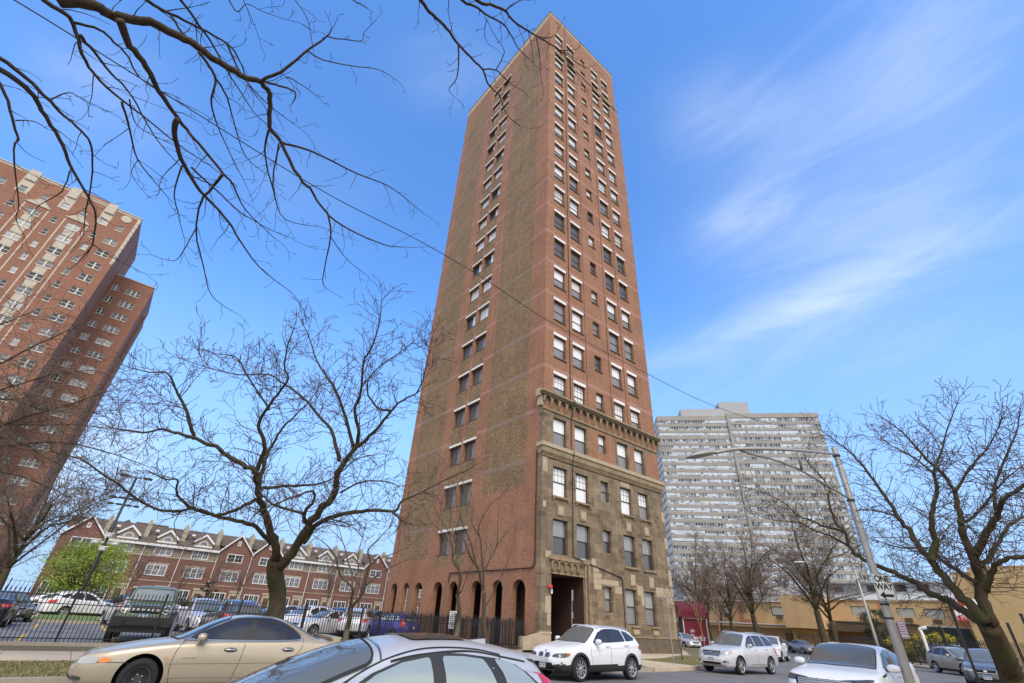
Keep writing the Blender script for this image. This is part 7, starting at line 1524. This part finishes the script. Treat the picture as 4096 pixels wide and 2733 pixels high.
for A_, B_ in zip(rings, rings[1:]):
    for k in range(14): j = (k + 1) % 14; mb.f.append([A_[k], A_[j], B_[j], B_[k]]); mb.m.append(0)
mb.f.append(rings[0]); mb.m.append(0); mb.f.append(rings[-1]); mb.m.append(0); lh_ = mb.build('lamp_head', galv, lampt, True)
mb = MB(); mb.tube([HP(.08, 0, .09), HP(.08, 0, .18)], .035, 8); q = mb.build('photocell', white); q.parent = lh_; q.matrix_parent_inverse = Matrix.Translation(-Vector(lampt['_w']))
mb = MB(); mb.face([HP(.2, .1, -.05), HP(.2, -.1, -.05), HP(.55, -.1, -.04), HP(.55, .1, -.04)]); q = mb.build('lens', lampd); q.parent = lh_; q.matrix_parent_inverse = Matrix.Translation(-Vector(lampt['_w']))
def text_mesh(s, size, extr=.002, font_shear=0, bold=0):
    cu = bpy.data.curves.new('lettering', 'FONT'); cu.body = s; cu.size = size; cu.extrude = extr; cu.align_x = 'CENTER'; cu.align_y = 'CENTER'; cu.shear = font_shear; cu.offset = bold; cu.space_character = .95
    o = bpy.data.objects.new('tmp', cu); col.objects.link(o); bpy.context.view_layer.update(); me = bpy.data.meshes.new_from_object(o.evaluated_get(bpy.context.evaluated_depsgraph_get())); bpy.data.objects.remove(o); me.name = 'lettering'; return me
def put_text(par, s, size, loc, rot, m, sx=1, bold=0, shear=0, parentspace=None):
    me = text_mesh(s, size, .002, shear, bold); me.materials.clear(); me.materials.append(m); me.polygons.foreach_set('material_index', [0] * len(me.polygons)); o = link('lettering', me, par); o.matrix_parent_inverse = Matrix.Identity(4); o.location = loc; o.rotation_euler = rot; o.scale = (sx, 1, 1); return o
def roundrect(w_, h_, r_): return [(sx * (w_ / 2 - r_) + r_ * math.cos(a), sz * (h_ / 2 - r_) + r_ * math.sin(a)) for sx, sz, a0 in ((1, 1, 0), (-1, 1, 90), (-1, -1, 180), (1, -1, 270)) for a in (R(a0), R(a0 + 45), R(a0 + 90))]
def sign_plate(par, w_, h_, border=True, bm_=None, fm=None):
    mb = MB(); mb.prism(roundrect(w_, h_, .03), 0, .004, 'y'); pl = mb.build('plate', fm or mat('sign_white', (.72, .71, .74), .35), par)
    if border:
        mb = MB(); o_ = roundrect(w_ - .02, h_ - .02, .03); i_ = roundrect(w_ - .045, h_ - .045, .02)
        for k in range(len(o_)): j = (k + 1) % len(o_); mb.face([(o_[k][0], -.002, o_[k][1]), (o_[j][0], -.002, o_[j][1]), (i_[j][0], -.002, i_[j][1]), (i_[k][0], -.002, i_[k][1])])
        q = mb.build('border', bm_ or blackp, None); q.parent = pl
    return pl
blackp = mat('sign_black', (.015, .015, .015), .5)
sc_ = atx(3533, 2348, lx - .15); face = math.atan2(-(O - sc_).x, (O - sc_).y) + PI
sg = thing('one_way_sign', 'white ONE WAY sign with a left arrow on the grey lamp pole', 'road sign', (sc_.x, sc_.y - .02, sc_.z), face + R(36))
wS = (atx(3574, 2290, lx - .15) - atx(3487, 2290, lx - .15)).length; hS = (atx(3550, 2412, lx - .15) - atx(3505, 2295, lx - .15)).length * .98
pl = sign_plate(sg, .47, .60)
put_text(pl, 'ONE', .20, (0, -.004, .175), (R(90), 0, 0), blackp, .92, .006); put_text(pl, 'WAY', .20, (0, -.004, .0), (R(90), 0, 0), blackp, .92, .006)
mb = MB(); mb.prism([(-.17, -.19), (-.04, -.095), (-.04, -.16), (.17, -.16), (.17, -.22), (-.04, -.22), (-.04, -.285)], -.004, -.001, 'y'); q = mb.build('arrow', blackp); q.parent = pl
mb = MB(); mb.box(-.03, .03, -.012, .03, .29, .33); mb.box(-.03, .03, -.012, .03, -.34, -.30); mb.build('bracket', galv, sg)
ps = atx(3607, 2518, lx - .1); sg = thing('small_notice', 'narrow white parking notice strapped to the lamp pole below the ONE WAY sign', 'sign', (ps.x, ps.y - .02, ps.z), face + R(-55)); pl = sign_plate(sg, .26, .36, True, mat('sign_red', (.55, .03, .03), .5))
mb = MB(); [mb.box(-.09, .09, -.003, -.001, .1 - k * .05, .115 - k * .05) for k in range(5)]; q = mb.build('print_lines', MATS['sign_red']); q.parent = pl
# sign posts in front of the tower
def parking_sign(x, y, h, label, face_deg, two=False, lean=0):
    t = thing('parking_sign', label, 'road sign', (x, y, 0), R(face_deg)); t.rotation_euler = (0, R(lean), R(face_deg)); mb = MB(); mb.box(-.03, .03, 0, .025, 0, h); mb.build('post', galv, t)
    for k, (zc, hh) in enumerate(((h - .25, .5), (h - 1.15, .3))[:2 if two else 1]):
        mb = MB(); mb.prism([(a, b + zc) for a, b in roundrect(.3, hh, .02)], -.006, -.002, 'y'); pl = mb.build('plate', MATS['sign_white'], t)
        mb = MB(); [mb.box(-.1, .1, -.008, -.0061, zc + hh / 2 - .08 - j * .07, zc + hh / 2 - .05 - j * .07) for j in range(int(hh / .08))]; q = mb.build('print_lines', MATS['sign_red']); q.parent = pl
q = aty(2300, 2520, 21.0); parking_sign(20.3, 19.4, 3.05, 'leaning grey post with two white parking plates before the dark portal', 60, True, -4)
parking_sign(24.35, 16.2, 3.1, 'grey post with a red and white parking plate on the verge before the stone corner', 55, False, 1)
# black post with a tow zone sign
tp_ = at(3785, 2390, 21); dr = (atz(3838, 2733, -.15) - O); k = 1
pb = O + (Vector((tp_.x, tp_.y, 0)) - Vector((0, 0, 0))); pb.z = 0
t = thing('tow_zone_sign', 'black post with a white and red TOW ZONE sign under the leaning tree limb', 'road sign', (tp_.x, tp_.y, -.02), 0); yaw = math.atan2(tp_.y, tp_.x) - R(90)
mb = MB(); mb.box(-.05, .05, -.05, .05, 0, tp_.z + .05); mb.build('post', black, t); mb = MB(); mb.box(-.07, .07, -.07, .07, tp_.z + .05, tp_.z + .1); mb.build('post_cap', black, t)
t.rotation_euler = (0, 0, yaw); zc = tp_.z - .45
mb = MB(); mb.prism([(x + .62, z + zc) for x, z in roundrect(1.05, .85, .03)], -.02, -.01, 'y'); pl = mb.build('plate', MATS['sign_white'], t); mb = MB(); mb.box(.12, 1.12, -.024, -.0205, zc - .42, zc - .24); q = mb.build('red_strip', MATS['sign_red']); q.parent = pl
put_text(pl, 'TOW ZONE', .16, (.62, -.027, zc - .33), (R(90), 0, 0), MATS['sign_white'], .95)
mb = MB(); rg = ring(.62, zc + .3, .25, .12, 24); mb.prism(ring(.45, zc + .24, .13, .12, 20), -.023, -.0205, 'y'); q = mb.build('red_disc', MATS['sign_red']); q.parent = pl
# far street lamp and the dark lamp posts
def mast(name, label, u0, u1v, x0=None, depth=40, r=.09, m=galv, cat='street lamp'):
    pass
far_b = atx(2680 + 0, 2500, 50)
fl = at(3508, 2573, 36); fx, fy = fl.x, fl.y; topf = atx(3465, 2275, fx)
t = thing('far_street_lamp', 'far grey street lamp with a twin bar arm behind the low roofed white SUV', 'street lamp', (fx, fy, -.1), world=True)
mb = MB(); mb.lathe([(.13, -.1), (.11, 2), (.07, topf.z + .3), (.02, topf.z + .32)], 12, 0, Matrix.Translation((fx, fy, 0))); mb.build('pole', galv, t, True)
dd = 34.5; mb = MB(); pA = Vector((fx, fy, topf.z + .15)); mb.tube(smooth([pA, at(3350, 2283, dd), at(3240, 2250, dd - 1), at(3205, 2249, dd - 1.3)]), .024, 6); mb.tube(smooth([Vector((fx, fy, topf.z - .35)), at(3330, 2295, dd), at(3260, 2256, dd - .8)]), .02, 6); mb.build('arm', galv, t, True)
mb = MB(); e_ = at(3195, 2249, dd - 1.4); ellipsoid(mb, e_, (.2, .35, .06)); mb.build('lamp_head', white, t, True)
def dark_post(label, ub, vb, ut, vt, depth, r, bar=.9, z0=0, extras=None):
    b_ = at(ub, vb, depth); x, y = b_.x, b_.y; zt = (at(ut, vt, 1) - O); 
    # height where the sight line through the top passes over the base
    rr2 = math.hypot(x, y) / math.hypot(zt.x, zt.y); z1 = EYE + zt.z * rr2
    t = thing('lamp_post', label, 'lamp post', (x, y, z0), world=True); mb = MB(); mb.lathe([(r, z0), (r * .95, z0 + 2), (r * .6, z1), (.02, z1 + .01)], 10, 0, Matrix.Translation((x, y, 0))); mb.build('pole', black, t, True)
    s_ = Vector((y, -x, 0)).normalized(); mb = MB(); c0 = Vector((x, y, z1)); mb.tube([c0 - s_ * bar, c0 + s_ * bar], .04, 5)
    for k in (-1, 1): a_ = c0 + s_ * bar * k; mb.box(a_.x - .3, a_.x + .3, a_.y - .3, a_.y + .3, z1 - .03, z1 + .07)
    mb.build('floodlight', black, t)
    if extras: extras(t, x, y, s_, z1)
    return t
def cams(t, x, y, s_, z1):
    for dz in (.17, .22):
        z = z1 - (z1) * dz; mb = MB(); c0 = Vector((x, y, z)); mb.tube([c0 - s_ * .9, c0 + s_ * .9], .035, 5); [mb.box((c0 + s_ * k).x - .18, (c0 + s_ * k).x + .18, (c0 + s_ * k).y - .18, (c0 + s_ * k).y + .18, z - .05, z + .06) for k in (-.85, -.3, .3, .85)]; mb.build('small_floodlights', black, t)
    for z, k in ((z1 * .50, 1), (z1 * .55, 0), (z1 * .455, 0), (z1 * .50, -1)):
        mb = MB(); c0 = Vector((x, y, z)) + s_ * (.62 * k) - Vector((x, y, 0)).normalized() * .22; ellipsoid(mb, c0, (.25, .25, .17), 8); mb.box(c0.x - .28, c0.x + .28, c0.y - .28, c0.y + .28, z + .1, z + .16); mb.build('dome_camera', white, t)
    mb = MB(); c0 = Vector((x, y, z1 * .5)); mb.tube([c0 - s_ * .65, c0 + s_ * .65], .05, 6); mb.build('camera_arm', white, t)
    mb = MB(); mb.lathe([(.5, 0), (.46, .9), (.3, .92)], 16, 0, Matrix.Translation((x, y, .1))); mb.build('concrete_base', kerbm, t)
dark_post('black lamp post with white dome cameras rising from the grass island', 312, 2400, 545, 1910, 33, .13, .8, 0, cams)
dark_post('thin black lamp post behind the leaning tree limb', 3680, 2510, 3632, 2305, 62, .09, .9)
# hose like cable over the street
P = [(-260, -170, 9), (90, 20, 10), (700, 400, 12.5), (1300, 770, 15.5), (1670, 960, 18), (1936, 1115, 20), (2205, 1290, 23), (2597, 1500, 27), (2858, 1625, 31), (3100, 1700, 36), (3330, 1745, 41), (3600, 1765, 48)]
mb = MB(); mb.tube(smooth([at(*p) for p in P], 6), .017, 6); tag(mb.build('overhead_cable', black, None, True), 'thin black cable hanging across the sky in front of the brick tower', 'cable')
# burgundy canopy of the next building
cvx = mat('burgundy_canvas', (.15, .010, .024), .6, var=.12, vscale=1.5)
dx = aty(2692, 2560, 37.5).x
t = thing('entrance_canopy', 'burgundy entrance canopy with a rounded roof and a white script name', 'canopy', (55.2, 35.2, .1), R(-18))
AL = 4.1; mb = MB(); prof = [(0, 2.75), (0, 3.4), (.12, 3.85), (.4, 4.2), (.9, 4.4), (5, 4.4), (5, 2.75)]
mb.prism([(y, z) for y, z in prof], -.1, AL, 'x'); mb.build('roof', cvx, t, False)
mb = MB(); mb.box(.55, AL - .15, .3, .34, -.3, 2.75); w_ = mb.build('side_panel', cvx, t)
mb = MB(); mb.box(.5, .58, .25, .36, -.3, 2.75); mb.box(AL - .18, AL - .1, .25, .36, -.3, 2.75); mb.box(.5, AL - .1, .25, .36, 2.66, 2.75); mb.box(.5, AL - .1, .25, .36, -.32, -.24); mb.build('frame', white, t)
mb = MB(); mb.box(-.05, .5, .4, .44, -.3, 2.75); mb.build('end_panel', black, t)
put_text(w_, 'the', .55, (1.7, .295, 1.45), (R(90), 0, 0), white, .9, 0, .5); put_text(w_, 'Charles', .88, (2.2, .295, .75), (R(90), 0, 0), white, .95, 0, .5); put_text(w_, '5', .25, (AL - .6, -.01 + .0, 3.0), (R(90), 0, 0), white)
# notice board on the arcade railing
nb = thing('notice_board', 'white notice board with small print on the railing between the arcade trees', 'sign', (15.9, 23.9, 0), R(-20)); mb = MB(); mb.box(-.2, .2, 0, .02, .95, 1.75); pl = mb.build('plate', MATS['sign_white'], nb)
mb = MB(); [mb.box(-.15, .15, -.003, -.001, 1.66 - k * .09, 1.69 - k * .09) for k in range(8) if k != 3]; q = mb.build('print_lines', blackp); q.parent = pl; mb = MB(); mb.box(-.02, .02, .02, .04, 0, 1.75); mb.build('post', black, nb)
# goods in the garden at the right
mb = MB(); mb.prism([(-.5, 0), (.5, .05), (.55, 1.0), (-.45, 1.1)], -.02, .02, 'y'); o = mb.build('blue_cloth', mat('violet_cloth', (.09, .05, .28), .8)); o.location = (61.4, 13.4, .6); o.rotation_euler = (0, 0, R(-70)); tag(o, 'dark blue violet cloth hanging between the yellow shrubs', 'cloth')
vp = atx(3680, 2512, 58); t = thing('vent_pipe', 'white bent vent pipe standing beside the yellow shrubs', 'pipe', (vp.x, vp.y, 0), world=True); zz = vp.z; mb = MB(); mb.tube(smooth([Vector((vp.x, vp.y, 0)), Vector((vp.x, vp.y, zz - .5)), Vector((vp.x, vp.y + .05, zz - .1)), Vector((vp.x, vp.y - .45, zz + .05))]), .13, 10); mb.build('pipe', white, t, True)
# scaffold like black posts behind the beige SUV
for (u, v, lab) in ((3757, 2505, 'black gate post with finial, left of the pair behind the beige SUV'), (3828, 2505, 'black gate post with finial, right of the pair behind the beige SUV')):
    p = at(u, v, 41); t = thing('gate_post', lab, 'post', (p.x, p.y, 0), 0); mb = MB(); mb.box(-.12, .12, -.12, .12, 0, p.z - .25); mb.build('shaft', black, t); mb = MB(); mb.lathe([(.14, 0), (.16, .06), (.05, .1), (.07, .2), (.01, .36)], 10, 0, Matrix.Translation((0, 0, p.z - .25))); mb.build('finial', black, t)
p = at(4032, 2500, 25); t = thing('barrier_post', 'leaning black post with a short arm right of the leaning tree trunk', 'post', (p.x, p.y, 0), 0); mb = MB(); mb.box(-.06, .06, -.06, .06, 0, p.z + .1); mb.build('shaft', black, t); mb = MB(); mb.box(-.45, -.06, -.02, .02, p.z - .3, p.z - .24); mb.build('arm', black, t)
p = at(4086, 2465, 17); t = thing('meter_post', 'black post cut off by the right edge', 'post', (p.x, p.y, 0), 0); mb = MB(); mb.box(-.04, .04, -.04, .04, 0, p.z); mb.build('shaft', black, t); mb = MB(); mb.lathe([(.05, 0), (.06, .05), (.02, .1)], 10, 0, Matrix.Translation((0, 0, p.z))); mb.build('cap', black, t)
for o in bpy.data.objects:
    if '_w' in o: del o['_w']
# every thing's label stays within sixteen words
for o in bpy.data.objects:
    if o.get('label') and len(o['label'].split()) > 16: print('LONG LABEL', o.name, o['label'])
